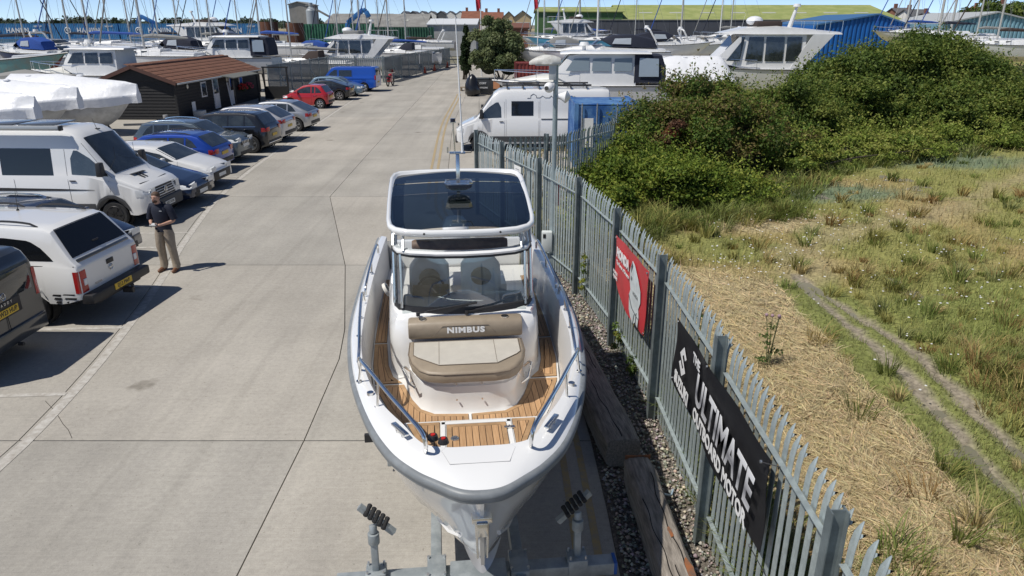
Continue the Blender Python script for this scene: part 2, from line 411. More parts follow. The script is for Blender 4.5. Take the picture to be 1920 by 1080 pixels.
old_wood = M('weathered_timber', (.10, .088, .075), .9, col2=(.31, .28, .24), scale=6, stretch=(6, .6, 6), bump=.5, bs=14, thr=(.3, .7))
wood_rust = M('reddish_timber', (.15, .13, .11), .9, col2=(.37, .33, .285), scale=4, stretch=(6, .8, 6), bump=.5, bs=14, thr=(.35, .7))
rust_stain = M('rust_stain', (.28, .10, .035), .9, col2=(.15, .09, .06), scale=7)
def baulk(label, p0, p1, w, h, m, seed):
    d = Vector((p1[0]-p0[0], p1[1]-p0[1], 0)); ln = d.length; rz = math.atan2(d.y, d.x)-math.pi/2
    t = thing('timber_baulk', label, 'timber', ((p0[0]), (p0[1]), 0), rz, 'timber baulks along the fence'); rn = random.Random(seed)
    rings = []; k = 16
    for i in range(k+1):
        y = ln*i/k; e = .93 if i in (0, k) else 1
        ring = []
        for a in range(20):
            an = a/20*2*math.pi; cx, sz = math.cos(an), math.sin(an); q = max(abs(cx), abs(sz))
            q = q**.86
            ring.append((cx/q*w/2*e+rn.uniform(-.009, .009), y, h/2+sz/q*h/2*e+rn.uniform(-.009, .009)))
        rings.append(ring)
    b = MB(); b.loft(rings); b.build('beam', m, t, smooth=40)
    for x0, ya, yb in ((-.08*w, .05, ln*.55), (.2*w, ln*.3, ln*.92), (-.27*w, ln*.5, ln*.8)):
        pts = [(x0+.02*math.sin(y*3+seed)+.012*math.sin(y*11), y, h-.001) for y in np.linspace(ya, yb, 26)]
        mbk = MB(); mbk.tube(pts, .006, 4); mbk.build('crack', M('timber_crack', (.012, .01, .009), 1.), t, smooth=0)
    return t, ln
t1, l1 = baulk('long dark weathered timber baulk beside the boat, lying nearer the lamp post', (1.38, 7.55), (.56, 13.9), .46, .42, old_wood, 1)
t2, l2 = baulk('pale cracked timber baulk with orange rust stains in front of the black banner', (1.66, 3.2), (1.50, 7.22), .34, .38, wood_rust, 2)
mb = MB()
for x, y, r in ((.08, l2-2.55, .13), (.1, l2-1.9, .10), (.12, l2-3.1, .09), (.05, l2-1.35, .05)):
    rn = random.Random(int(y*100)); mb = MB()
    mb.slab([(x*1+math.cos(k/14*6.283)*r*.5*rn.uniform(.6, 1.1), y+math.sin(k/14*6.283)*r*1.9*rn.uniform(.6, 1.1)) for k in range(14)], .381, .3835)
    mb.build('rust_stain', rust_stain, t2, smooth=0)
MB().box((0, l2+.012, .36), (.3, .02, .05)).build('iron_band', rust_stain, t2)
mb = MB(); mb.tube([(1.66, 6.62, .30), (1.76, 6.72, .2), (1.84, 6.85, .1), (1.9, 7.02, .05)], .012, 6)
set_props(mb.build('hose_offcut', M('pale_blue_hose', (.42, .55, .66), .4)), 'short pale blue hose offcut lying between baulk and fence', 'hose')
# ================================================================ the motor boat on its trailer
gel = M('white_gelcoat', (.80, .80, .79), .12, coat=.8, spec=.6)
gel_in = M('inner_gelcoat', (.66, .65, .63), .35)
rub_m = M('grey_rub_rail', (.21, .225, .235), .45, var=.1, scale=6)
caulk = M('deck_caulking', (.015, .013, .012), .8)
teak = M('teak', (.40, .235, .115), .6, col2=(.50, .31, .165), scale=5, stretch=(14, 1, 1), bump=.05, bs=30, rand=.16)
teak_edge = M('teak_margin', (.40, .25, .13), .6, var=.12, scale=8, rand=.05)
beige = M('beige_vinyl', (.53, .50, .44), .5, var=.04, scale=5, bump=.25, bs=9)
tan = M('tan_vinyl', (.30, .245, .18), .5, var=.06, scale=5, bump=.25, bs=9)
grey_vinyl = M('grey_vinyl', (.68, .665, .63), .55)
roof_glass = clear_glass('tinted_roof_glass', (.05, .075, .10), .085)
screen_glass = clear_glass('windscreen_glass', (.95, .98, .985), .16)
acrylic = clear_glass('clear_acrylic', (.90, .93, .95), .04)

BO = (-.22, 4.29, 0.); BR = .1
boat = thing('motor_boat', 'white open motor boat with teak deck, tan bow seat and tinted hardtop on a trailer', 'boat', BO, BR)

SHEER = smooth_tab([(0, 2.13), (1, 2.09), (3, 2.0), (5, 1.95), (7.1, 1.92)])
OUT = [(0, -.13), (.09, -.122), (.18, -.085), (.31, .02), (.48, .18), (.68, .47), (.885, .99), (1.09, 1.78), (1.22, 2.6), (1.29, 3.4), (1.31, 4.5), (1.30, 5.8), (1.26, 7.05)]
INN = [(0, .39), (.13, .39), (.27, .40), (.39, .44), (.47, .54), (.58, .78), (.79, 1.20), (.97, 1.80), (1.09, 2.5), (1.14, 3.3), (1.16, 4.5), (1.15, 5.8), (1.12, 6.9)]
SOL = [(0, .56), (.12, .56), (.23, .60), (.32, .70), (.40, .88), (.49, 1.22), (.64, 1.70), (.85, 2.2), (1.03, 2.75), (1.10, 3.3), (1.14, 4.5), (1.13, 5.8), (1.10, 6.85)]
def resample(half, n):
    P = [Vector((-x, y, 0)) for x, y in reversed(half)]+[Vector((x, y, 0)) for x, y in half[1:]]
    # smooth by Catmull-Rom then keep index alignment
    out = []
    for i in range(len(P)-1):
        p0, p1, p2, p3 = P[max(i-1, 0)], P[i], P[i+1], P[min(i+2, len(P)-1)]
        for k in range(n):
            t = k/n; out.append(.5*((2*p1)+(p2-p0)*t+(2*p0-5*p1+4*p2-p3)*t*t+(3*p1-p0-3*p2+p3)*t**3))
    out.append(P[-1]); return out
OC, IC, SO = resample(OUT, 5), resample(INN, 5), resample(SOL, 5)
def sole_z(y): return 1.62 if y < 1.70 else 1.45
# hull
KEEL = smooth_tab([(-.13, 2.05), (-.06, 1.93), (.02, 1.75), (.12, 1.52), (.25, 1.27), (.4, 1.06), (.6, .90), (1.0, .74), (2.0, .60), (4, .54), (7.05, .50)])
CHB = smooth_tab([(-.13, .01), (0, .05), (.12, .10), (.3, .17), (.5, .29), (1, .53), (2, .86), (3.2, 1.06), (5, 1.14), (7.05, 1.12)])
CHZ = smooth_tab([(-.13, 2.06), (0, 1.99), (.12, 1.88), (.3, 1.68), (.5, 1.48), (1, 1.26), (2, 1.10), (3.5, .95), (7.05, .86)])
half_b = smooth_tab([(max(p.y, 0), p.x) for p in OC if p.x > 0] and [(-.13, .0)]+[(y, x) for x, y in OUT[1:]])
mb = MB(); rings = []
for y in [-.13, -.12, -.10, -.06, 0, .06, .13, .2, .3, .4, .52, .7, .9, 1.2, 1.6, 2.1, 2.7, 3.4, 4.2, 5, 6, 7.05]:
    b = max(half_b(y)-.02, .01); zs = SHEER(y)-.06; cb, cz, kz = min(CHB(y), b*.9), CHZ(y), KEEL(y)
    cz = min(cz, zs-.02); kz = min(kz, cz-.012)
    right = [(b, y, zs), (b+(cb-b)*.25, y, zs+(cz-zs)*.33), (b+(cb-b)*.62, y, zs+(cz-zs)*.7), (cb, y, cz), (cb*.94, y, cz-.015), (cb*.5, y, kz+(cz-kz)*.42), (.012, y, kz)]
    rings.append([(-x, yy, z) for x, yy, z in right]+right[::-1])
mb.loft(rings, cap=True, ring_closed=False)
hull = mb.build('hull', gel, boat, smooth=38)
# spray rail
mb = MB()
for sgn in (-1, 1):
    mb.tube([(sgn*CHB(y)*.62, y, KEEL(y)+(CHZ(y)-KEEL(y))*.55) for y in (.45, .7, 1, 1.5, 2, 3, 4, 6)], .018, 5)
mb.build('spray_rail', gel, hull)
# rub rail: wide moulded grey fender
mb = MB(); rings = []
prof = [(-.045, .03), (-.012, .036), (.018, .032), (.034, .012), (.036, -.016), (.024, -.032), (.028, -.046), (.016, -.062), (-.03, -.07)]
for i, p in enumerate(OC):
    a, b = OC[max(i-1, 0)], OC[min(i+1, len(OC)-1)]; d = (b-a).normalized(); n_ = Vector((d.y, -d.x, 0))
    if n_.dot(p-Vector((0, 3.5, 0))) < 0: n_ = -n_
    rings.append([p+n_*u+Vector((0, 0, SHEER(p.y)+w-.03)) for u, w in prof])
mb.loft(rings)
rub = mb.build('rub_rail', rub_m, boat, smooth=60)
# gunwale, foredeck and inner liner
mb = MB(); R0, R1, R2, R3, R4, R5, R6 = ([] for _ in range(7))
for i in range(len(OC)):
    o, n_, s_ = OC[i], IC[i], SO[i]; z = SHEER(o.y)
    q = o.lerp(n_, .02); R0.append((q.x, q.y, z+.004))
    q = o.lerp(n_, .2); R1.append((q.x, q.y, z+.035))
    q = o.lerp(n_, .6); R2.append((q.x, q.y, z+.05))
    q = o.lerp(n_, .96); R3.append((q.x, q.y, z+.052))
    R4.append((n_.x, n_.y, z+.03))
    q = n_.lerp(s_, .35); R5.append((q.x, q.y, z-.2))
    R6.append((s_.x, s_.y, sole_z(s_.y)-.02))
mb.grid([R0, R1, R2, R3])
deck = mb.build('gunwale', gel, boat, smooth=40)
mb = MB(); mb.grid([R3, R4, R5, R6]); mb.build('cockpit_liner', gel_in, boat, smooth=40)
# locker panel reliefs on the liner sides, speakers
for sgn in (-1, 1):
    mb = MB(); mb.cyl((sgn*1.03, 4.95, 1.78), (sgn*.99, 4.95, 1.80), .095, n=20)
    sp = mb.build('speaker', grey_vinyl, boat)
    mb = MB(); mb.cyl((sgn*.992, 4.95, 1.80), (sgn*.985, 4.95, 1.803), .055, n=16); mb.build('cone', black_plastic, sp)
# non-slip panel on the foredeck
pan = [(-.22, .15), (.22, .15), (.28, .33), (.25, .37), (-.25, .37), (-.28, .33)]
MB().tube([(x, y, SHEER(0)+.05) for x, y in pan], .0025, 4, closed=True).build('locker_lid_seam', M('seam_grey', (.45, .45, .45), .5), deck)
# transom and platform
MB().box((0, 6.95, 1.45), (2.1, .12, .9)).box((0, 7.35, 1.05), (1.9, .7, .1)).build('transom', gel, boat, bevel=.03)

# ---- sole and teak planks
base = MB()
_aft = [(x, y) for x, y in SOL if y > 1.72]
base.slab([(-x, y) for x, y in reversed(_aft)]+[(-.645, 1.705), (.645, 1.705)]+_aft, 1.425, 1.445)
_fw = [(x, y) for x, y in SOL if y < 1.7]
base.slab([(-.645, 1.715)]+[(-x, y) for x, y in reversed(_fw)]+[(x, y) for x, y in _fw[1:]]+[(.645, 1.715)], 1.594, 1.612); base.box((0, 1.712, 1.52), (1.29, .012, .17))
sole = base.build('cockpit_sole', gel_in, boat, smooth=0)
def inset(poly, d):
    a = sum(poly[i][0]*poly[(i+1) % len(poly)][1]-poly[(i+1) % len(poly)][0]*poly[i][1] for i in range(len(poly)))
    sg = 1 if a > 0 else -1; out = []; n = len(poly)
    for i in range(n):
        p0, p1, p2 = Vector(poly[i-1]), Vector(poly[i]), Vector(poly[(i+1) % n])
        d1 = (p1-p0).normalized(); d2 = (p2-p1).normalized(); n1 = Vector((-d1.y, d1.x))*sg; n2 = Vector((-d2.y, d2.x))*sg
        m_ = n1+n2; m_ = m_/max(m_.length_squared/2, .35) if m_.length > 1e-6 else n1
        q = p1+m_*d; out.append((q.x, q.y))
    return out
def clip(poly, nx, ny, c):
    out = []
    for i in range(len(poly)):
        p, q = poly[i], poly[(i+1) % len(poly)]; dp = p[0]*nx+p[1]*ny-c; dq = q[0]*nx+q[1]*ny-c
        if dp >= 0: out.append(p)
        if dp*dq < 0: t = dp/(dp-dq); out.append((p[0]+(q[0]-p[0])*t, p[1]+(q[1]-p[1])*t))
    return out
def teak_area(poly, z, pitch=.062, ang=0., marg=.055):
    ck = MB().slab(poly, z, z+.004).build('deck_panel', caulk, boat, smooth=0)
    inn = inset(poly, marg); n = len(poly); i2 = inset(poly, .004); i3 = inset(poly, marg-.005)
    for i in range(n):
        j = (i+1) % n
        if (Vector(poly[i])-Vector(poly[j])).length < .03: continue
        MB().slab([i2[i], i2[j], i3[j], i3[i]], z+.004, z+.010).build('margin_board', teak_edge, ck, smooth=0)
    ca, sa = math.cos(ang), math.sin(ang)
    us = [p[0]*ca+p[1]*sa for p in inn]; u = min(us)
    while u < max(us):
        q = clip(clip(inn, ca, sa, u+.003), -ca, -sa, -(u+pitch-.003))
        if len(q) >= 3:
            ar = abs(sum(q[k][0]*q[(k+1) % len(q)][1]-q[(k+1) % len(q)][0]*q[k][1] for k in range(len(q))))/2
            if ar > 4e-4:
                cx = sum(p[0] for p in q)/len(q); cy = sum(p[1] for p in q)/len(q)
                o = MB().slab([(p[0]-cx, p[1]-cy) for p in q], 0, .007).build('plank', teak, ck, smooth=0); o.location = (cx, cy, z+.0042)
        u += pitch
B = [(-.015, 1.745), (-.61, 1.745), (-.82, 2.2), (-1.0, 2.72), (-1.015, 2.80), (-.70, 2.80), (-.60, 2.46), (-.50, 2.24), (-.36, 2.13), (-.015, 2.10)]
Cc = [(-.72, 2.84), (-1.02, 2.84), (-1.08, 3.3), (-1.11, 3.9), (-.955, 3.9), (-.90, 3.3), (-.83, 3.0)]
D = [(-1.11, 3.94), (-1.12, 4.5), (-1.12, 6.3), (-.985, 6.3), (-.985, 4.6), (-.96, 3.94)]
for sg in (1, -1):
    mir = lambda P: [(x*sg, y) for x, y in P]
    teak_area(mir(B), 1.445, ang=0)
    teak_area(mir(Cc), 1.445, ang=R(8)*sg)
    teak_area(mir(D), 1.445, pitch=.05, marg=.03)
FRL = [(-.305, .72), (-.305, 1.685), (-.62, 1.685), (-.46, 1.20), (-.36, .88)]
FRR = [(.385, .92), (.385, 1.685), (.62, 1.685), (.47, 1.22)]
teak_area(FRL, 1.612); teak_area(FRR, 1.612)
teak_area([(-.245, .84), (.325, .84), (.325, 1.625), (-.245, 1.625)], 1.616)
hm = M('white_seam', (.76, .76, .75), .35)
mb = MB(); mb.box((-.275, 1.25, 1.616), (.035, .9, .012)).box((.355, 1.25, 1.616), (.035, .9, .012)).box((.04, 1.655, 1.616), (.66, .04, .012)); mb.build('hatch_rim', hm, boat)
MB().box((0, 1.92, 1.447), (.024, .36, .012)).build('sole_seam', hm, boat)
for y in (1.52, 1.12):
    mb = MB(); mb.box((.35, y, 1.63), (.10, .035, .012)); mb.cyl((.35, y-.02, 1.634), (.35, y+.02, 1.634), .010, n=8); mb.build('hatch_hinge', steel, boat, bevel=.003)
mb = MB(); mb.cyl((-.17, 1.36, 1.625), (-.17, 1.36, 1.637), .04, n=16); mb.box((-.17, 1.375, 1.642), (.045, .02, .012)); mb.build('hatch_latch', steel, boat)

# ---- bow seat
NOSE = [(-.66, 3.0), (-.63, 2.60), (-.56, 2.42), (-.49, 2.27), (-.38, 2.18), (-.2, 2.15), (.2, 2.15), (.38, 2.18), (.49, 2.27), (.56, 2.42), (.63, 2.60), (.66, 3.0)]
mb = MB(); rings = []
for z, k, in ((1.44, 1.03), (1.47, 1.0), (1.60, .985), (1.735, .975), (1.75, .95), (1.775, .95), (1.785, .97)):
    rings.append([(x*k, 2.9+(y-2.9)*k, z) for x, y in NOSE])
mb.loft(rings); mb.build('seat_base', gel, boat, smooth=40)
SEAT = [(-.62, 2.94), (-.625, 2.62), (-.585, 2.42), (-.50, 2.24), (-.41, 2.16), (-.26, 2.125), (.26, 2.125), (.41, 2.16), (.50, 2.24), (.585, 2.42), (.625, 2.62), (.62, 2.94)]
mb = MB(); rings = []
for z, d in ((1.79, .03), (1.80, .005), (1.83, .0), (1.88, 0.), (1.905, .012), (1.915, .035)):
    ii = inset(SEAT, d) if d else SEAT
    rings.append([(x, y, z) for x, y in ii])
mb.loft(rings); cush = mb.build('seat_cushion', tan, boat, smooth=50)
PAD = [(-.575, 2.88), (-.57, 2.56), (-.52, 2.49), (-.30, 2.295), (.30, 2.295), (.52, 2.49), (.57, 2.56), (.575, 2.88)]
mb = MB(); mb.loft([[(x, y, 1.908) for x, y in PAD], [(x*.99, 2.55+(y-2.55)*.98, 1.922) for x, y in PAD]]); mb.build('seat_pad', beige, cush, smooth=30)
# backrest bolster
mb = MB(); rings = []
bp_ = [(2.99, 1.925), (2.93, 1.935), (2.905, 1.96), (2.90, 2.06), (2.912, 2.11), (2.95, 2.135), (3.06, 2.145), (3.10, 2.12), (3.11, 2.0), (3.09, 1.93)]
for x, k, in ((-.63, .82), (-.625, .93), (-.60, 1.), (0, 1.), (.60, 1.), (.625, .93), (.63, .82)):
    rings.append([(x, 3.0+(y-3.0)*k, 2.03+(z-2.03)*k) for y, z in bp_])
mb.loft(rings); back = mb.build('backrest', tan, boat, smooth=45)
text('lettering', 'NIMBUS', M('silver_print', (.80, .80, .79), .35), back, .085, frame((.0, 2.893, 2.04), (1, 0, 0), (0, .05, 1)), .003, .004, 0, spacing=1.15, sx=1.25)
mb = MB(); q = [(-.36, 2.904, 1.965), (-.25, 2.902, 2.09), (.25, 2.902, 2.09), (.36, 2.904, 1.965)]
mb.tube(q, .003, 5); mb.build('stitching', M('seam_thread', (.18, .145, .11), .7), back)
for x in (-.47, .44):
    mb = MB(); mb.cyl((x, 3.0, 2.138), (x, 3.0, 2.15), .042, n=18); mb.build('cup_fitting', steel, back)
for sg in (-1, 1):
    mb = MB(); mb.tube([(sg*.60, 2.62, 1.70), (sg*.67, 2.60, 1.77), (sg*.685, 2.52, 1.79), (sg*.62, 2.30, 1.73), (sg*.55, 2.27, 1.69)], .014, 8)
    mb.build('grab_rail', steel, boat)
for x in (-.13, .13):
    for z, y in ((1.765, 2.175), (1.60, 2.145)):
        MB().cyl((x, y, z), (x, y-.015, z), .009, n=8).build('stud', steel, boat)

# ---- console
def halfring(pts, z): return [(-x, y, z) for x, y in pts]+[(x, y, z) for x, y in reversed(pts[:-1])]
lv = [(1.44, [(.96, 4.6), (.90, 3.6), (.86, 3.25), (.78, 3.04), (.66, 2.96), (.3, 2.95), (0, 2.95)]),
      (1.75, [(.95, 4.6), (.89, 3.6), (.855, 3.25), (.785, 3.05), (.66, 2.97), (.3, 2.97), (0, 2.97)]),
      (1.80, [(.955, 4.6), (.895, 3.6), (.86, 3.25), (.79, 3.04), (.66, 2.96), (.3, 2.99), (0, 2.99)]),
      (1.98, [(.94, 4.6), (.88, 3.6), (.85, 3.27), (.785, 3.06), (.66, 2.98), (.3, 3.06), (0, 3.06)]),
      (2.09, [(.92, 4.6), (.865, 3.6), (.835, 3.30), (.775, 3.10), (.64, 3.05), (.3, 3.08), (0, 3.08)]),
      (2.15, [(.89, 4.6), (.84, 3.6), (.81, 3.33), (.745, 3.15), (.61, 3.10), (.3, 3.09), (0, 3.09)]),
      (2.165, [(.83, 4.6), (.79, 3.6), (.765, 3.38), (.70, 3.22), (.56, 3.17), (.3, 3.13), (0, 3.12)])]
mb = MB(); mb.loft([halfring(p, z) for z, p in lv], cap=False, ring_closed=False)
console = mb.build('console', gel, boat, smooth=40)
MB().box((0, 3.46, 2.10), (1.42, .62, .14)).build('dashboard', M('dash_grey', (.46, .50, .49), .6), console, bevel=.03)
MB().box((-.38, 3.70, 2.2), (.44, .16, .12), rx=R(25)).build('instrument_binnacle', black_plastic, console, bevel=.02)
mb = MB(); mb.tube([(-.38+.17*math.cos(a), 3.84+.05*math.sin(a), 2.16+.17*math.sin(a)) for a in np.linspace(0, 2*math.pi, 20)[:-1]], .014, 7, closed=True)
mb.beam((-.53, 3.82, 2.16), (-.23, 3.82, 2.16), .03, .015); mb.beam((-.38, 3.82, 2.16), (-.38, 3.79, 2.01), .03, .015); mb.build('steering_wheel', black_plastic, console)
for x in (-.40, .24):
    st = MB(); rings = []
    for z, w, y, d in ((1.95, .24, 4.15, .16), (2.15, .25, 4.18, .14), (2.35, .245, 4.22, .12), (2.42, .19, 4.25, .10), (2.48, .125, 4.26, .085), (2.5, .08, 4.26, .06)):
        rings.append([(x+w*cx, y+d*sy, z) for cx, sy in ((-1, -.7), (-.8, -1), (.8, -1), (1, -.7), (1, .7), (.8, 1), (-.8, 1), (-1, .7))])
    st.loft(rings); s_ = st.build('helm_seat', grey_vinyl, boat, smooth=45)
    mb = MB(); mb.sphere((x, 4.06, 2.25), .13, 14, 8, (1, .35, .95)); mb.build('seat_pad', tan, s_)
    MB().box((x, 4.05, 1.9), (.46, .44, .14)).build('seat_squab', grey_vinyl, s_, bevel=.04)
    MB().box((x, 4.15, 1.65), (.4, .36, .42)).build('seat_pedestal', gel_in, s_, bevel=.03)
mb = MB(); rings = []
for x in (-.62, -.58, .58, .62):
    k = .8 if abs(x) > .6 else 1
    rings.append([(x, 4.62+.09*math.cos(a)*k, 2.50+.085*math.sin(a)*k) for a in np.linspace(0, 2*math.pi, 13)[:-1]])
mb.loft(rings); mb.build('aft_bolster', M('brown_vinyl', (.155, .095, .06), .6, var=.2, scale=9), boat, smooth=60)
MB().box((0, 5.3, 1.62), (1.3, .6, .36)).build('aft_seat_base', gel_in, boat, bevel=.03)
# outboard
mb = MB(); rings = []
for z, w, l_, y in ((1.42, .20, .28, 7.55), (1.55, .24, .34, 7.55), (1.8, .25, .36, 7.52), (2.02, .22, .33, 7.5), (2.10, .15, .24, 7.48), (2.12, .08, .12, 7.48)):
    rings.append([(w*math.cos(a)*(1/max(abs(math.cos(a)), abs(math.sin(a)))**.5), y+l_*math.sin(a)*(1/max(abs(math.cos(a)), abs(math.sin(a)))**.5), z) for a in np.linspace(0, 2*math.pi, 17)[:-1]])
mb.loft(rings); en = mb.build('outboard_engine', gel, boat, smooth=50)
MB().box((0, 7.5, 1.1), (.2, .28, .7)).box((0, 7.55, .62), (.14, .5, .3)).build('engine_leg', gel_in, en, bevel=.03)

# ---- windscreen
WB = [(.82, 4.1), (.815, 3.65), (.795, 3.42), (.735, 3.27), (.58, 3.17), (.3, 3.11), (0, 3.09)]
WT = [(.81, 4.3), (.80, 3.8), (.785, 3.52), (.73, 3.37), (.58, 3.27), (.3, 3.20), (0, 3.18)]
def wl(k, z): return [(a[0]+(b[0]-a[0])*k, a[1]+(b[1]-a[1])*k) for a, b in zip(WB, WT)], z
def wring(k, z): p, zz = wl(k, z); return halfring(p, zz)
mb = MB(); mb.grid([wring(.10, 2.225), wring(.5, 2.49), wring(.96, 2.785)]); ws = mb.build('windscreen', screen_glass, boat, smooth=60)
mb = MB(); r0, r1 = wring(-.02, 2.155), wring(.11, 2.232)
mb.grid([[(x*1.006, y-.006, z) for x, y, z in r0], [(x*1.006, y-.006, z) for x, y, z in r1]]); mb.build('lower_frame', black_plastic, ws, smooth=60)
mb = MB(); mb.tube(wring(.98, 2.797), .02, 8); mb.build('gasket', black_plastic, ws)
top = wring(1., 2.825)
mb = MB(); rings = [[(x, y-.03, z-.012), (x, y-.04, z+.012), (x, y-.015, z+.03), (x*.94, y+.06, z+.03), (x*.94, y+.06, z)] for x, y, z in top]
mb.loft(rings); mb.build('upper_frame', gel, ws, smooth=45)
for sg in (-1, 1):
    mb = MB(); mb.tube([(sg*.785, 3.40, 2.2), (sg*.775, 3.52, 2.8)], .026, 8); mb.tube([(sg*.70, 3.22, 2.2), (sg*.70, 3.33, 2.8)], .016, 8); mb.build('corner_post', steel, ws)
for x0, x1 in ((-.52, .04), (.02, .56)):
    mb = MB(); mb.beam((x0, 3.06, 2.19), (x1, 3.07, 2.26), .016, .012); mb.beam((x0+.10, 3.06, 2.21), (x1+.10, 3.085, 2.285), .022, .016); mb.cyl((x0, 3.06, 2.16), (x0, 3.06, 2.20), .022, n=10)
    mb.build('wiper', black_plastic, ws)
UT = [(.80, 4.3), (.80, 3.95), (.78, 3.72), (.72, 3.56), (.56, 3.44), (.3, 3.36), (0, 3.34)]
mb = MB(); mb.grid([halfring(WT, 2.86), halfring(UT, 3.05)]); up = mb.build('upper_screen', acrylic, boat, smooth=60)
for sg in (-1, 1):
    mb = MB(); mb.tube([(sg*.78, 3.5, 2.85), (sg*.77, 3.72, 3.07)], .022, 8); mb.tube([(sg*.66, 3.28, 2.85), (sg*.655, 3.5, 3.07)], .014, 8); mb.tube([(sg*.86, 4.5, 2.1), (sg*.84, 4.7, 3.16)], .03, 8); mb.tube([(sg*.86, 4.2, 2.12), (sg*.83, 5.2, 3.2)], .022, 8); mb.build('roof_pillar', alu, boat)

# ---- hardtop
HT = [(0, 3.24), (.35, 3.25), (.62, 3.30), (.76, 3.38), (.83, 3.50), (.86, 3.72), (.885, 4.3), (.90, 4.9), (.905, 5.28), (.88, 5.47), (.80, 5.58), (.5, 5.64), (0, 5.66)]
HP = [(-x, y) for x, y in reversed(HT[1:-1])]; OUTL = [(x, y) for x, y in HT]+HP
def hz(y): return 3.06+(y-3.24)*.095
def hring(d, dz, cam_=.0):
    q = inset(OUTL, d) if d else OUTL
    return [(x, y, hz(y)+dz) for x, y in q]
mb = MB(); mb.loft([hring(.12, -.075), hring(.03, -.07), hring(.0, -.03), hring(.005, .0), hring(.022, .016), hring(.048, .013), hring(.055, .0), hring(.085, -.03)], cap=False)
ht = mb.build('hardtop_frame', gel, boat, smooth=60)
MB().loft([hring(.12, -.075), hring(.2, -.07), hring(.2, -.055), hring(.1, -.03)], cap=False).build('roof_lining', gel_in, ht, smooth=0)
inn = inset(OUTL, .056)
for (ya, yb, dz, tl) in ((3.2, 4.52, .004, .0), (4.53, 5.02, .002, -.10), (5.03, 5.7, -.008, -.14)):
    q = clip(clip(inn, 0, 1, ya), 0, -1, -yb)
    # slightly crowned glass built as strips across
    mb = MB(); ysl = np.linspace(max(ya, 3.32), min(yb, 5.585), 9); rows = []
    for y in ysl:
        xs = [p[0] for p in clip(clip(q, 0, 1, y-.02), 0, -1, -(y+.02))]
        w = max(xs) if xs else .3
        rows.append([(w*t, y, hz(y)+dz+.028*(1-t*t)+tl*.3*(y-ya)) for t in np.linspace(-1, 1, 13)])
    mb.grid(rows); mb.build('roof_glass', roof_glass, ht, smooth=60)
for x in (-.42, .42):
    MB().cyl((x, 3.26, 3.045), (x, 3.25, 3.045), .012, n=8).build('screw', black_plastic, ht)
# mast, platform, light and whip aerial
mx, my, mz = 0., 4.62, 3.26
mb = MB(); mb.beam((mx, my-.02, mz-.03), (mx, my+.02, mz+.42), .05, .08, (0, 1, 0)); mast = mb.build('mast', steel, boat, bevel=.012)
mb = MB(); pl = [(-.17, -.11), (-.13, -.15), (.13, -.15), (.17, -.11), (.15, .10), (.11, .13), (-.11, .13), (-.15, .10)]
mb.loft([[(mx+x*.55, my-.12+y*.6, mz+.005) for x, y in pl], [(mx+x*.9, my-.12+y*.9, mz+.035) for x, y in pl], [(mx+x, my-.12+y, mz+.085) for x, y in pl], [(mx+x*.93, my-.12+y*.93, mz+.085) for x, y in pl], [(mx+x*.85, my-.12+y*.85, mz+.05) for x, y in pl]]); mb.build('radar_bracket', steel, mast, smooth=30)
mb = MB(); mb.tube([(mx+x, my-.12+y, mz+.10) for x, y in pl], .009, 6, closed=True); mb.build('bracket_rail', steel, mast)
MB().box((mx, my+.03, mz+.43), (.20, .10, .018)).build('aerial_platform', steel, mast, bevel=.006)
mb = MB(); mb.tube([(mx-.03, my+.03, mz+.43), (mx-.045, my+.03, mz+.80)], .009, 8); mb.box((mx-.045, my+.03, mz+.805), (.075, .06, .012)); mb.build('light_stem', steel, mast)
mb = MB(); mb.cyl((mx-.045, my+.03, mz+.81), (mx-.045, my+.03, mz+.85), .032, n=12); mb.build('navigation_light', M('navy_lens', (.01, .015, .04), .2), mast)
mb = MB(); mb.tube([(mx+.065, my+.03, mz+.44), (mx+.065, my+.03, mz+.56)], .016, 8); mb.tube([(mx+.065, my+.03, mz+.56), (mx+.02, my+.05, mz+2.02)], [.011, .006], 8); mb.build('whip_aerial', M('aerial_white', (.8, .8, .8), .35), mast)
mb = MB(); mb.tube([(mx+.08, my+.03, mz+.54), (mx+.16, my+.03, mz+.57), (mx+.205, my+.03, mz+.5), (mx+.17, my+.03, mz+.43), (mx+.09, my+.03, mz+.43)], .006, 6); mb.build('aerial_cable', black_plastic, mast)
mb = MB(); mb.tube([(mx-.12, my+.03, mz+.43), (mx-.12, my+.03, mz+.50)], .011, 8); mb.build('aerial_stub', steel, mast)

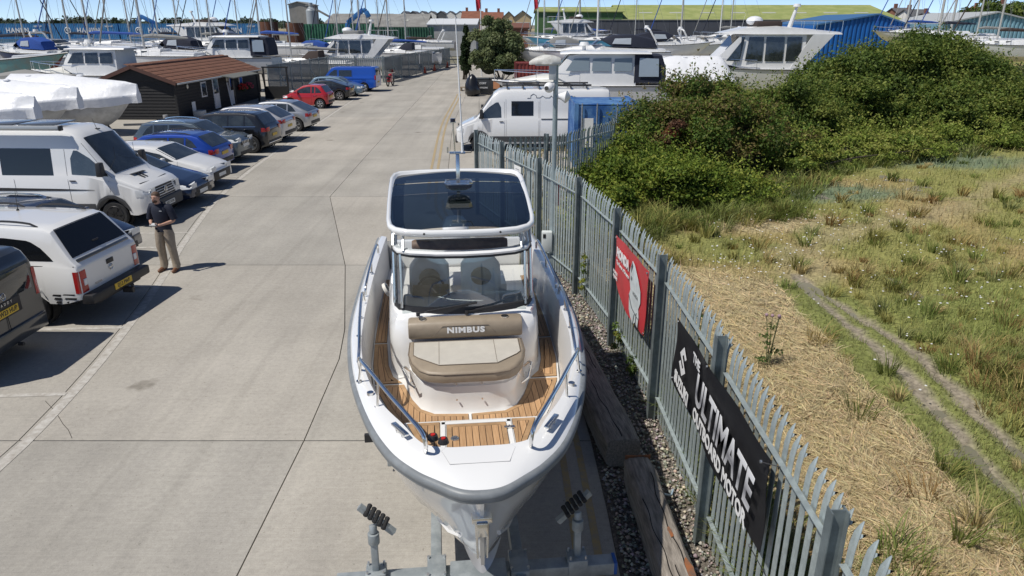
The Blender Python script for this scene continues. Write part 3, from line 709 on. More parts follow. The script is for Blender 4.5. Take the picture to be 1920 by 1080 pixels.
# ---- rails
def rail(pts, feet, name='bow_rail', r=.017):
    mb = MB(); P = [Vector(p) for p in pts]; sm = []
    for i in range(len(P)-1):
        p0, p1, p2, p3 = P[max(i-1, 0)], P[i], P[i+1], P[min(i+2, len(P)-1)]
        for k in range(5):
            t = k/5; sm.append(.5*((2*p1)+(p2-p0)*t+(2*p0-5*p1+4*p2-p3)*t*t+(3*p1-p0-3*p2+p3)*t**3))
    sm.append(P[-1]); mb.tube(sm, r, 9)
    o = mb.build(name, steel, boat)
    for a, b_ in feet:
        m2 = MB(); m2.cyl(a, b_, .011, n=8); m2.cyl(b_, (b_[0], b_[1], b_[2]+.008), .026, n=12); m2.build('stanchion', steel, o)
for sg in (-1, 1):
    s = sg
    rail([(s*1.045, 1.92, 2.10), (s*1.035, 1.80, 2.27), (s*.985, 1.58, 2.35), (s*.86, 1.28, 2.37), (s*.70, .90, 2.38), (s*.52, .50, 2.39), (s*.42, .30, 2.37), (s*.395, .27, 2.28), (s*.40, .33, 2.17)],
         [((s*.80, 1.12, 2.37), (s*.82, 1.13, 2.13)), ((s*.99, 1.60, 2.34), (s*1.03, 1.66, 2.11))])
    rail([(s*1.09, 2.12, 2.06), (s*1.08, 2.25, 2.20), (s*1.12, 2.7, 2.25), (s*1.17, 3.4, 2.25), (s*1.19, 3.75, 2.2), (s*1.19, 3.85, 2.06)],
         [((s*1.13, 2.8, 2.25), (s*1.15, 2.8, 2.06)), ((s*1.17, 3.35, 2.25), (s*1.19, 3.35, 2.05))], 'side_rail')
    rail([(s*1.2, 4.1, 2.04), (s*1.19, 4.2, 2.16), (s*1.19, 5.0, 2.19), (s*1.18, 5.8, 2.18), (s*1.18, 5.9, 2.02)],
         [((s*1.19, 5.0, 2.19), (s*1.2, 5.0, 2.02))], 'side_rail')
    mb = MB(); a = Vector((s*.66, .72, 2.21)); b_ = Vector((s*.545, .52, 2.215)); mb.beam(a, b_, .045, .022)
    for t in (.3, .7): q = a.lerp(b_, t); mb.cyl(q, (q.x, q.y, 2.14), .016, n=8)
    mb.build('cleat', steel, boat, bevel=.006)
    mb = MB(); mb.cyl((s*.90, 1.36, 2.13), (s*.90, 1.36, 2.155), .03, n=12); mb.build('deck_filler', steel, boat)
for x, y in ((-.265, .47), (-.345, .53)):
    mb = MB(); mb.cyl((x, y, 2.165), (x, y, 2.20), .045, .035, n=16); o = mb.build('foot_switch', black_plastic, boat)
    MB().cyl((x, y, 2.20), (x, y, 2.208), .018, n=12).build('button', M('red_button', (.5, .02, .015), .4), o)
# ---- stem anchor and roller
mb = MB(); mb.box((0, .01, 1.80), (.15, .08, .05)); mb.beam((-.045, .05, 1.81), (-.035, .07, 1.42), .018, .10, (0, 1, 0)); mb.beam((.045, .05, 1.81), (.035, .07, 1.42), .018, .10, (0, 1, 0)); mb.box((0, .0, 1.73), (.085, .1, .12))
anc = mb.build('anchor_roller', steel, boat, bevel=.006)
mb = MB(); mb.beam((0, .0, 1.76), (0, .02, 1.38), .028, .05, (0, 1, 0))
rings = []
for t in np.linspace(-1, 1, 17):
    x = .15*t; z = 1.33+.19*abs(t)**2.; y = .03+.10*abs(t)**1.4; w = .062*(1-abs(t)**1.7)+.004
    rings.append([(x, y-w*.4, z-w*.55), (x, y+w*.2, z-w*.1), (x, y+w*.8, z+w*.8), (x, y+w*.3, z+w*.2)])
mb.loft(rings); mb.build('plough_anchor', M('anchor_steel', (.52, .51, .49), .38, .55), anc, smooth=50)

# ---- the trailer
trl = thing('boat_trailer', 'galvanised boat trailer with tilted roller arms under the white boat', 'trailer', (BO[0], BO[1], 0), BR)
gz = M('trailer_galv', (.27, .30, .31), .55, .4, col2=(.38, .41, .42), scale=5, bump=.05)
for sg in (-1, 1):
    mb = MB(); mb.beam((sg*.37, -1.6, .47), (sg*.40, 7.0, .47), .10, .16); mb.build('chassis_rail', gz, trl, bevel=.008)
    mb = MB(); mb.box((sg*.375, .92, .47), (.17, .30, .22)); br = mb.build('clamp_plate', gz, trl, bevel=.008)
    for dx in (-.075, .075):
        for dy in (-.11, .11):
            MB().cyl((sg*.375+dx, .92+dy, .58), (sg*.375+dx, .92+dy, .605), .014, n=6).build('bolt', alu, br)
    # support arm with rollers
    arm = MB(); arm.box((sg*.92, .93, .50), (.18, .17, .17)); arm.beam((sg*.92, .93, .5), (sg*.92, .95, .95), .06, .06, (0, 1, 0)); arm.cyl((sg*.92, .95, .86), (sg*.92, .95, .97), .052, n=14); arm.cyl((sg*.92, .95, .97), (sg*.92, .97, 1.04), .035, n=12)
    arm = arm.build('support_arm', gz, trl, bevel=.006)
    for dx in (-.07, .07):
        for dy in (-.06, .06): MB().cyl((sg*.92+dx, .93+dy, .44), (sg*.92+dx, .93+dy, .62), .011, n=6).build('u_bolt', alu, arm)
    cx, cy, cz = sg*.885, .99, 1.08; ax = Vector((-sg*.62, -.1, -.55)).normalized(); lat = Vector((-sg*.25, .95, .1)).normalized()
    mb = MB(); mb.beam(Vector((cx, cy, cz))-ax*.2, Vector((cx, cy, cz))+ax*.2, .05, .05); mb.build('roller_cradle', gz, arm)
    for k in range(5):
        c0 = Vector((cx, cy, cz))+ax*(-.1+k*.05)+Vector((0, 0, .03))
        mb = MB(); mb.tube([c0-lat*.07, c0-lat*.062, c0-lat*.02, c0+lat*.02, c0+lat*.062, c0+lat*.07], [.01, .023, .02, .02, .023, .01], 10); mb.build('roller', black_rub, arm, smooth=40)
MB().beam((-1.28, .93, .45), (1.28, .93, .45), .14, .13, (0, 0, 1)).build('cross_beam', gz, trl, bevel=.008)
MB().beam((-.95, 4.4, .42), (.95, 4.4, .42), .1, .1).build('axle', gz, trl, bevel=.008)
MB().beam((-.95, 2.9, .42), (.95, 2.9, .42), .1, .12).build('cross_member', gz, trl, bevel=.008)
mb = MB(); mb.box((0, .75, .52), (.5, .34, .22)); mb.box((0, 1.3, .58), (.16, .3, .2)); mb.build('keel_cradle', gz, trl, bevel=.012)
MB().cyl((-.12, 1.25, .70), (.12, 1.25, .70), .055, n=12).build('keel_roller', black_rub, trl)
MB().beam((1.26, .93, .455), (1.29, .93, .455), .142, .132).build('blue_end_cap', M('trailer_blue', (.02, .10, .36), .5), trl)
for sg in (-1, 1):
    for y in (4.2, 5.1):
        mb = MB(); mb.tube([(sg*1.02, y, .31), (sg*1.04, y, .31), (sg*1.17, y, .31), (sg*1.19, y, .31)], [.24, .31, .31, .24], 22); w = mb.build('wheel', tyre_m, trl, smooth=30)
        MB().cyl((sg*1.185, y, .31), (sg*1.2, y, .31), .17, n=16).build('rim', gz, w)
    MB().box((sg*1.13, 4.65, .68), (.30, 1.7, .03)).box((sg*1.13, 3.75, .55), (.30, .03, .26)).build('mudguard', black_plastic, trl, bevel=.01)
    mb = MB(); mb.beam((sg*.40, 3.2, .5), (sg*1.12, 3.2, .56), .05, .05); mb.box((sg*1.17, 3.18, .56), (.12, .05, .1)); mb.build('side_marker_arm', black_plastic, trl)
# piping seams round the cushions
mb = MB(); mb.tube([(x, y, 1.893) for x, y in SEAT], .006, 5); mb.build('piping', MATS['seam_thread'], cush)
mb = MB(); mb.tube([(x, y, 1.922) for x, y in PAD], .004, 5, closed=True); mb.build('pad_seam', MATS['seam_thread'], cush)
for x in (-.30, .30): MB().tube([(x, 2.31, 1.924), (x, 2.87, 1.924)], .0025, 4).build('panel_seam', MATS['seam_thread'], cush)
# ================================================================ palisade fences, banners, lamp post
def pale_mesh(h=2.38):
    mb = MB(); rings = []
    pr = [(-.037, .006), (-.020, -.006), (0, .010), (.020, -.006), (.037, .006)]
    for z, n0, k in ((.05, 0, 1), (h-.30, 0, 1), (h-.17, .004, 1), (h-.09, .016, .92), (h-.03, .036, .45), (h, .05, .10)):
        f = [(x*k, n0+d*k, z) for x, d in pr]; b = [(x*k, n0+d*k+.004, z) for x, d in reversed(pr)]
        rings.append(f+b)
    mb.loft(rings)
    for s in (-1, 1):   # splayed side points
        mb.add([(s*.032, .018, h-.11), (s*.018, .024, h-.075), (s*.046, .062, h-.065), (s*.032, .022, h-.11), (s*.018, .028, h-.075)], [(0, 1, 2), (4, 3, 2)])
    return mb.mesh('pale', galv, smooth=20)
PALE = pale_mesh()
post_m = M('post_steel', (.20, .235, .24), .5, .35, var=.15, scale=5, rand=.05)
def post_mesh(h=2.42):
    mb = MB()
    for y in (-.05, .05): mb.box((0, y, h/2), (.084, .008, h))
    mb.box((0, 0, h/2), (.008, .092, h))
    return mb.mesh('post', post_m, smooth=0)
POST = post_mesh()
def palisade(root, pts, pitch=.142, post_all=True, zr=(.38, 2.06), flip=1, skip_first=False):
    for i, ((x0, y0), (x1, y1)) in enumerate(zip(pts, pts[1:])):
        a = Vector((x0, y0, 0)); b = Vector((x1, y1, 0)); d = (b-a); L_ = d.length; d.normalize(); ang = math.atan2(d.y, d.x)
        nrm = Vector((d.y, -d.x, 0))*flip       # towards the field
        for z in zr:
            mb = MB(); o = nrm*.035
            p, q = a+d*.06+o, b-d*.06+o
            mb.beam((p.x, p.y, z), (q.x, q.y, z), .048, .006); p2, q2 = p+nrm*.022, q+nrm*.022
            mb.beam((p2.x, p2.y, z-.022), (q2.x, q2.y, z-.022), .006, .044); mb.build('rail', galv, root, smooth=0)
        n = int(round(L_/pitch)); st = L_/n
        rz = math.atan2(nrm.y, nrm.x)-math.pi/2
        for k in range(n):
            c = a+d*(st*(k+.5))+nrm*.068
            o = obj_from('pale', PALE, root); o.location = (c.x, c.y, random.uniform(-.012, .012)); o.rotation_euler = (random.uniform(-.006, .006), random.uniform(-.006, .006), rz+random.uniform(-.03, .03))
        if not (skip_first and i == 0):
            o = obj_from('post', POST, root); o.location = a-nrm*.02; o.rotation_euler = (0, 0, ang)
    o = obj_from('post', POST, root); o.location = Vector((*pts[-1], 0)); o.rotation_euler = (0, 0, ang)
f1 = thing('palisade_fence', 'long grey steel palisade fence running beside the boat and the field', 'fence')
palisade(f1, FENCE)
f2 = thing('palisade_fence', 'short grey palisade return fence in front of the blue container', 'fence')
palisade(f2, [(-.12, 19.25), (.95, 19.45), (3.2, 22.85)], flip=1, skip_first=True)
# white-painted look-alike far left gate bay behind the blue van
f3 = thing('palisade_fence', 'far palisade fence bay behind the blue panel van', 'fence')
palisade(f3, [(-17.3, 69.7), (-14.7, 69.7), (-12.1, 69.7)], flip=-1, pitch=.2)

mesh_m = bpy.data.materials.new('weldmesh_screen'); mesh_m.use_nodes = True
_n = mesh_m.node_tree; _b = _n.nodes['Principled BSDF']; _b.inputs['Base Color'].default_value = (.14, .17, .185, 1); _b.inputs['Roughness'].default_value = .7
_t = _n.nodes.new('ShaderNodeBsdfTransparent'); _mx = _n.nodes.new('ShaderNodeMixShader'); _mx.inputs[0].default_value = .66
_n.links.new(_t.outputs[0], _mx.inputs[1]); _n.links.new(_b.outputs[0], _mx.inputs[2]); _n.links.new(_mx.outputs[0], _n.nodes['Material Output'].inputs[0])
def mesh_fence(label, p0, p1, n, h=2.3):
    t = thing('mesh_fence', label, 'fence'); a, b = Vector((*p0, 0)), Vector((*p1, 0))
    for i in range(n+1):
        p = a.lerp(b, i/n); MB().box((p.x, p.y, h/2+.05), (.07, .07, h+.1)).build('post', galv, t, smooth=0)
        if i % 3 == 1: MB().beam((p.x, p.y, 1.5), (p.x+.9, p.y-.25, .05), .05, .05).build('brace', galv, t, smooth=0)
        if i < n:
            q = a.lerp(b, (i+1)/n); MB().beam((p.x, p.y, h/2+.03), (q.x, q.y, h/2+.03), .012, h-.06).build('mesh_panel', mesh_m, t, smooth=0)
            MB().beam((p.x, p.y, h), (q.x, q.y, h), .04, .04).build('rail', galv, t, smooth=0)
    return t
mesh_fence('grey mesh fence between the black timber shed and the blue van', (-18.35, 55.6), (-17.3, 69.6), 6)
mesh_fence('grey mesh fence along the far left edge of the road', (-12.0, 69.8), (-8.1, 97), 10)
wsign = M('sign_white', (.78, .78, .76), .5)
def fence_sign(label, x, y, z, w, h, m, nx=(1, 0, 0), lines=0):
    t = thing('notice_sign', label, 'sign', (x, y, z)); up = Vector((0, 0, 1)); n_ = Vector(nx).normalized(); s_ = Vector((-n_.y, n_.x, 0))
    mb = MB(); mb.prism([(-w/2, -h/2), (w/2, -h/2), (w/2, h/2), (-w/2, h/2)], s_, up, (0, 0, 0), n_, .008); mb.build('board', m, t, smooth=0)
    for k in range(lines):
        zz = h/2-.08-(h-.14)*k/max(lines-1, 1); mb = MB(); ww = w*random.uniform(.45, .8)/2
        mb.prism([(-ww, zz-.008), (ww, zz-.008), (ww, zz+.008), (-ww, zz+.008)], s_, up, n_*.008, n_, .002); mb.build('text_line', M('sign_ink', (.2, .21, .23), .6), t, smooth=0)
    return t
fence_sign('tall white notice board on the far end of the palisade fence', FX(16.9)-.06, 16.9, 1.55, .42, .95, wsign, (-.93, -.37, 0), 9)
fence_sign('red warning sign half hidden behind palisade pales by the lamp post', FX(15.2)+.17, 15.15, 1.75, .30, .5, M('sign_red', (.55, .05, .05), .5), (-.93, -.37, 0))
fence_sign('white square notice on the far mesh fence, nearer the road end', -9.35, 88.2, 1.55, 1.0, 1.3, wsign, (1, -.13, 0), 5)
fence_sign('narrow white notice on the far mesh fence beside a larger one', -10.2, 82.0, 1.6, .35, 1.0, wsign, (1, -.13, 0), 3)

# ---------------------------------------------------------------- banners
def banner_cloth(mat, P00, P10, P11, P01, sag, root, thick=.004, seed=1, wav=.018, nu=28, nv=14):
    """P00 lower left, P10 lower right, P11 upper right, P01 upper left (as seen from the road)"""
    a, b, c, d = map(Vector, (P00, P10, P11, P01)); nrm = (b-a).cross(d-a).normalized(); rows = []; rows2 = []
    for j in range(nv+1):
        v = j/nv; r = []; r2 = []
        for i in range(nu+1):
            u = i/nu; p = a*(1-u)*(1-v)+b*u*(1-v)+c*u*v+d*(1-u)*v
            p = p+Vector((0, 0, -1))*sag*math.sin(math.pi*u)*(1-v)
            p = p+nrm*(wav*math.sin(u*9+seed+v*2.2)*(.35+.65*(1-v))+wav*.5*math.sin(v*7+u*15))
            r.append(p+nrm*thick); r2.append(p)
        rows.append(r); rows2.append(r2)
    mb = MB(); mb.grid(rows); mb.grid(rows2); return mb.build('cloth', mat, root, smooth=60)
blk = M('black_vinyl_banner', (.016, .016, .018), .42, bump=.08, bs=5)
ink = M('white_print', (.82, .82, .82), .5)
def silver_grad():
    m = bpy.data.materials.new('silver_gradient_print'); m.use_nodes = True; N = m.node_tree.nodes; Lk = m.node_tree.links
    tc = N.new('ShaderNodeTexCoord'); sp = N.new('ShaderNodeSeparateXYZ'); Lk.new(tc.outputs['Object'], sp.inputs[0])
    mr = N.new('ShaderNodeMapRange'); mr.inputs['From Min'].default_value = 1.50; mr.inputs['From Max'].default_value = 1.86; Lk.new(sp.outputs[2], mr.inputs[0])
    rp = N.new('ShaderNodeValToRGB'); e = rp.color_ramp.elements; e[0].color = (.75, .75, .77, 1); e[1].color = (.85, .85, .86, 1); k = e.new(.45); k.color = (.22, .22, .24, 1); k = e.new(.65); k.color = (.5, .5, .52, 1)
    Lk.new(mr.outputs[0], rp.inputs[0]); Lk.new(rp.outputs[0], N['Principled BSDF'].inputs['Base Color']); return m
sb = thing('advertising_banner', 'long black outboard motor banner with white lettering tied to the fence', 'banner', (0, 0, 0))
BX = 1.925
banner_cloth(blk, (BX+.0, 7.56, 1.22), (BX+.03, 4.54, 1.27), (BX+.03, 4.56, 2.12), (BX-.03, 7.48, 2.06), .05, sb, seed=2, wav=.017)
TX = BX-.036
def bt(name, s, y, z, size, mat, bold=.0, shear=0., sx=1., tilt=.0):
    return text(name, s, mat, sb, size, frame((TX, y, z), (0, -1, tilt), (0, 0, 1)), .0015, bold, shear, 'CENTER', 1.0, sx)
bt('lettering', 'SUZUKI', 7.06, 1.38, .21, ink, .010, sx=.9)
bt('lettering', 'OUTBOARD MOTOR', 5.62, 1.40, .20, ink, .007, sx=.93)
bt('lettering', 'ULTIMATE', 5.60, 1.69, .48, silver_grad(), .010, .15, .82)
bt('lettering', 'THE', 6.55, 1.95, .15, ink, .004)
lg = [(-.13, .03), (.02, .16), (.15, .07), (.10, .03), (.03, .075), (-.03, .03), (.14, -.10), (.0, -.20), (-.15, -.09), (-.09, -.05), (.0, -.115), (.05, -.075)]
mb = MB(); mb.prism(lg, (0, -1, 0), (0, 0, 1), (TX, 7.08, 1.72), (-1, 0, 0), .002); mb.build('emblem', ink, sb, smooth=0)
for y, z in ((7.45, 2.02), (4.60, 2.08), (6.2, 2.08), (4.58, 1.31), (7.52, 1.27)):
    MB().cyl((TX+.01, y, z), (TX-.004, y, z), .014, n=10).build('eyelet', alu, sb)
MB().tube([(TX, 4.58, 1.31), (BX+.12, 4.40, 1.05)], .004, 5).tube([(TX, 4.6, 2.08), (BX+.08, 4.5, 2.1)], .004, 5).build('cord', black_plastic, sb)

hb = thing('advertising_banner', 'red outboard motor banner with sagging lower edge tied to the fence', 'banner', (0, 0, 0))
redv = M('red_vinyl_banner', (.52, .035, .045), .45, bump=.06, bs=5)
hl = Vector((1.745-1.925, 10.9-9.07, 0)); hd = -hl.normalized(); hn = Vector((hd.y, -hd.x, 0)); hn = -hn if hn.x > 0 else hn
O_ = Vector((1.735, 10.9, 0))-Vector((.06, 0, 0))
def hp(s, z, off=0.): q = O_+hd*s+hn*off; return (q.x, q.y, z)
banner_cloth(redv, hp(.0, 1.32), hp(1.84, 1.12), hp(1.84, 2.06), hp(.0, 2.05), .17, hb, seed=5, wav=.014)
def ht_(s_, s, z, size, m, bold, sx=1.): return text('lettering', s_, m, hb, size, frame(hp(s, z, .03), hd, (0, 0, 1)), .0015, bold, 0, 'CENTER', 1.0, sx)
ht_('HONDA', .53, 1.82, .20, ink, .012)
ht_('The Power of Dreams', .55, 1.66, .085, ink, .002)
eng = [(1.03, 1.88), (1.09, 1.97), (1.2, 1.95), (1.42, 1.80), (1.57, 1.66), (1.60, 1.50), (1.52, 1.38), (1.56, 1.27), (1.53, 1.10), (1.40, 1.13), (1.28, 1.05), (1.12, 1.12), (1.03, 1.20), (1.0, 1.42), (1.06, 1.52), (1.0, 1.62), (.98, 1.78)]
MB().prism([(s, z) for s, z in eng], hd, (0, 0, 1), hp(0, 0, .024), hn, .0025).build('engine_print', M('engine_silver_print', (.62, .68, .70), .5, var=.12, scale=4), hb, smooth=0)
MB().prism([(1.04, 1.87), (1.09, 1.95), (1.14, 1.90), (1.06, 1.78)], hd, (0, 0, 1), hp(0, 0, .027), hn, .002).build('engine_shadow_print', M('engine_dark_print', (.05, .06, .07), .5), hb, smooth=0)
ln = MB()
for a_, b_ in (((1.01, 1.42), (1.2, 1.28)), ((1.2, 1.28), (1.54, 1.24)), ((1.3, 1.06), (1.36, 1.24)), ((1.44, 1.12), (1.46, 1.3))):
    p, q = Vector(hp(a_[0], a_[1], .028)), Vector(hp(b_[0], b_[1], .028)); ln.beam(p, q, .004, .018, hn)
ln.build('engine_line_print', MATS['engine_dark_print'], hb, smooth=0)
text('lettering', 'HONDA', M('grey_print', (.2, .22, .23), .5), hb, .075, frame(hp(1.34, 1.52, .029), hd, (0, 0, 1)), .001, .002)
text('lettering', '60', MATS['grey_print'], hb, .085, frame(hp(1.09, 1.70, .029), hd, (0, 0, 1)), .001, .003)
text('lettering', 'HONDA\nMARINE', ink, hb, .075, frame(hp(.13, 1.42, .03), hd, (0, 0, 1)), .001, .002)
for s, z in ((.03, 2.02), (1.81, 2.03), (.04, 1.34), (1.81, 1.14)):
    MB().cyl(hp(s, z, .01), hp(s, z, .03), .014, n=10).build('eyelet', alu, hb)

# ---------------------------------------------------------------- lamp post
lp = thing('lamp_post', 'tall grey lamp post with security cameras and dusty floodlight beside the fence', 'lamp post', (.90, 15.15, 0))
pm = M('lamp_post_grey', (.30, .36, .37), .5, .3, var=.1, scale=4)
MB().tube([(0, 0, -.05), (0, 0, .35), (0, 0, .36), (0, 0, 4.42)], [.085, .085, .058, .050], 14).build('pole', pm, lp)
MB().box((0, -.06, .2), (.14, .10, .36)).build('access_cover', pm, lp, bevel=.01)
mb = MB(); rings = []
for t in np.linspace(0, 1, 13):
    x = .09-.64*t; w = .13*math.sin(math.pi*min(max(t*.86+.12, 0), 1))**.6+.01; h_ = .17*math.sin(math.pi*min(t*.8+.17, 1))**.7+.01
    rings.append([(x, w*math.cos(a), 4.44+max(0, math.sin(a))*h_-.015*(math.sin(a) < 0)) for a in np.linspace(0, 2*math.pi, 15)[:-1]])
mb.loft(rings); lh = mb.build('lamp_head', M('weathered_white', (.60, .60, .57), .6, col2=(.42, .40, .36), scale=6), lp, smooth=50)
MB().box((-.22, 0, 4.415), (.4, .18, .02)).build('lens', M('lamp_lens', (.5, .5, .48), .3), lh)
cw = M('camera_white', (.78, .78, .78), .35)
mb = MB(); mb.box((-.09, -.02, 4.02), (.12, .10, .10)); mb.sphere((-.14, -.07, 3.98), .105, 14, 9); cm = mb.build('dome_camera', cw, lp, smooth=45)
MB().cyl((-.19, -.15, 3.975), (-.20, -.175, 3.972), .042, n=14).build('camera_lens', dark_glass, cm)
mb = MB(); mb.tube([(.05, 0, 3.80), (.12, -.02, 3.80), (.22, -.05, 3.79), (.30, -.07, 3.78)], [.05, .07, .13, .03], 12); mb.build('bullet_camera', cw, lp, smooth=45)
MB().box((-.07, -.03, 4.28), (.15, .1, .3)).build('junction_box', M('box_grey', (.50, .52, .52), .5), lp, bevel=.012)
mb = MB(); mb.box((-.13, -.08, .70), (.23, .17, .46)); bx = mb.build('meter_box', M('box_pale', (.60, .63, .62), .5), lp, bevel=.02)
MB().box((-.19, -.168, .84), (.06, .006, .09)).build('label_plate', black_plastic, bx)
# ================================================================ vehicles
lens_red = M('tail_red', (.42, .012, .012), .15, coat=.5)
lens_clear = M('lamp_clear', (.75, .77, .78), .1, coat=.6, spec=.8)
plate_y = M('plate_yellow', (.70, .46, .03), .4)
plate_w = M('plate_white', (.75, .75, .72), .4)
rim_alloy = M('alloy_wheel', (.60, .61, .62), .25, .85)
rim_dark = M('dark_wheel', (.03, .03, .032), .4, .3)
chrome = M('chrome_trim', (.75, .76, .77), .1, 1.)
under_m = M('underbody', (.012, .012, .012), .9)
def paint(name, col, metal=.0, rough=.28): return M('paint_'+name, col, rough, metal, coat=1., spec=.5)

class Car:
    """x runs from the rear (0) to the front (L); built about the ground point under the middle"""
    def __init__(s, name, label, cat, L, W, top, belt, sill=.22, wheels=(.75, None), wr=.33, tumble=.34, mat=None, loc=(0, 0), rz=0., rim='alloy', end=(.80, .84), er=.45, ws=.22, group='vehicles parked along the left kerb line', lift=0., corner=.07):
        s.L, s.W, s.sill, s.wr, s.tumble, s.mat, s.corner = L, W, sill, wr, tumble, mat, corner
        s.top = smooth_tab(top) if False else (lambda x, T=top: lerp_tab(T, x)); s.toptab = top
        s.belt = (lambda x, T=belt: lerp_tab(T, x)); s.end = end; s.er = er
        s.wx = [wheels[0], L-wheels[1]]; s.wsec = ws
        s.t = thing(name, label, cat, (loc[0], loc[1], 0), rz, group)
        s.shell()
        s.rim = rim; s.put_wheels()
    def X(s, x): return x-s.L/2
    def w(s, x):
        h = s.W/2; a, b = s.end
        k = 1
        if x < s.er: k = a+(1-a)*math.sqrt(max(0, 1-(1-x/s.er)**2))
        if x > s.L-s.er: k = min(k, b+(1-b)*math.sqrt(max(0, 1-(1-(s.L-x)/s.er)**2)))
        return h*k
    def arch(s, x):
        z = s.sill
        e = min(x, s.L-x)
        if e < .35: z = max(z, s.sill+.10*(1-e/.35))
        for xw in s.wx:
            r = s.wr+.075; d = abs(x-xw)
            if d < r: z = max(z, s.wr+math.sqrt(r*r-d*d))
        return z
    def section(s, x):
        zt = s.top(x); zb = min(s.belt(x), zt-.045); z0 = min(s.arch(x), zb-.06); w = s.w(x); c = s.corner
        pts = [(w*.955, z0)]
        zz = max(z0+.02, .42)
        pts += [(w*.99, max(z0+.012, min(.34, zb-.2))), (w, max(z0+.03, min(.62, zb-.1))), (w*.985, zb-.02), (w*.972, zb)]
        hgt = zt-zb; crown = min(c, hgt*.45); wr_ = w*.972-s.tumble*max(0, hgt-crown); wr_ = max(wr_, w*.45)
        for k in (.33, .66, 1.): pts.append((w*.972+(wr_-w*.972)*k, zb+(hgt-crown)*k))
        pts += [(wr_-crown*.35, zt-crown*.45), (wr_-crown*1.1, zt-crown*.12), (wr_*.5, zt-.004), (0, zt)]
        return pts
    def side(s, x, z):
        P = s.section(x)
        for (a, b), (c, d) in zip(P, P[1:]):
            if b <= z <= d and d > b: return a+(c-a)*(z-b)/(d-b)
        return P[0][0] if z < P[0][1] else P[-2][0]
    def shell(s):
        xs = {0., s.L}
        for t in s.toptab: xs.add(min(max(t[0], 0), s.L))
        for xw in s.wx:
            for k in np.linspace(-1, 1, 15): xs.add(xw+(s.wr+.075)*math.sin(k*math.pi/2)); xs.add(xw+(s.wr+.0751)*np.sign(k) if abs(k) == 1 else xw)
        for k in np.linspace(0, 1, 6): xs.add(s.er*k*k); xs.add(s.L-s.er*k*k)
        for k in np.linspace(0, s.L, 14): xs.add(float(k))
        xs = sorted(x for x in xs if 0 <= x <= s.L); xs = [x for i, x in enumerate(xs) if i == 0 or x-xs[i-1] > .004]
        rings = []
        for x in xs:
            r = [(s.X(x), y, z) for y, z in s.section(x)]
            rings.append([(a, -b, c) for a, b, c in r]+r[::-1][1:])
        mb = MB(); mb.loft(rings, cap=True, ring_closed=False)
        s.body = mb.build('body', s.mat, s.t, smooth=32)
        zc = s.sill+.02
        mb = MB(); mb.box((0, 0, zc+.16), (s.L*.94, s.W*.62, .34)); mb.box(((s.X(s.wx[0])+s.X(s.wx[1]))/2, 0, zc+.12), (s.wx[1]-s.wx[0]-2*s.wr-.16, s.W*.9, .24)); mb.build('underbody', under_m, s.t, smooth=0)
    def put_wheels(s):
        rm = rim_alloy if s.rim == 'alloy' else rim_dark
        for xw in s.wx:
            for sg in (-1, 1):
                y1 = sg*(s.W/2-.015); y0 = y1-sg*s.wsec; r = s.wr
                mb = MB(); mb.tube([(s.X(xw), y0, r), (s.X(xw), y0+sg*.03, r), (s.X(xw), y1-sg*.03, r), (s.X(xw), y1, r), (s.X(xw), y1-sg*.015, r)], [r*.8, r, r, r*.9, r*.66], 26, cap=True)
                wh = mb.build('wheel', tyre_m, s.t, smooth=30)
                mb = MB(); yy = y1-sg*.008
                mb.tube([(s.X(xw)+r*.63*math.cos(a), yy, r+r*.63*math.sin(a)) for a in np.linspace(0, 2*math.pi, 23)[:-1]], r*.045, 6, closed=True)
                mb.cyl((s.X(xw), yy-sg*.02, r), (s.X(xw), yy+sg*.004, r), r*.15, n=10)
                nsp = 6 if s.rim == 'van' else 5
                for k in range(nsp):
                    for dd in ((-.11, .11) if s.rim != 'van' else (0,)):
                        a = k*2*math.pi/nsp+.3; mb.beam((s.X(xw)+r*.1*math.cos(a), yy, r+r*.1*math.sin(a)), (s.X(xw)+r*.62*math.cos(a+dd), yy, r+r*.62*math.sin(a+dd)), r*(.10 if s.rim != 'van' else .3), .03, (0, 1, 0))
                mb.build('rim', rm, wh, smooth=30)
                MB().cyl((s.X(xw), y1-sg*.05, r), (s.X(xw), y1-sg*.045, r), r*.6, n=16).build('brake_disc', under_m, wh, smooth=0)
                for yb in (y0,):
                    mb = MB(); mb.tube([(s.X(xw), yb-sg*.02, r), (s.X(xw), yb+sg*(s.wsec-.06), r)], [r+.06, r+.06], 20, cap=False); mb.build('wheel_well', under_m, s.t, smooth=0)
    def patch(s, name, poly, mat, off=.006, sides=(-1, 1), parent=None, n=6):
        """poly of (x, z) on the side skin"""
        out = []
        for sg in sides:
            mb = MB()
            # refine edges, then fan strips between bottom and top along x
            xs = sorted({p[0] for p in poly}); xs2 = []
            for a, b in zip(xs, xs[1:]):
                for k in range(3): xs2.append(a+(b-a)*k/3)
            xs2.append(xs[-1]); rows = []
            for x in xs2:
                x_ = min(max(x, xs[0]+1e-4), xs[-1]-1e-4); zs = []
                for (ax, az), (bx, bz) in zip(poly, poly[1:]+poly[:1]):
                    if (ax-x_)*(bx-x_) < 0: zs.append(az+(bz-az)*(x_-ax)/(bx-ax))
                if len(zs) < 2: continue
                z0, z1 = min(zs), max(zs)
                rows.append([(s.X(x), sg*(s.side(x, z0+(z1-z0)*k/n)+off), z0+(z1-z0)*k/n) for k in range(n+1)])
            mb.grid(rows)
            back = [[(a, b-sg*.012, c) for a, b, c in r] for r in rows]
            mb.grid(back)
            out.append(mb.build(name, mat, parent or s.t, smooth=50))
        return out
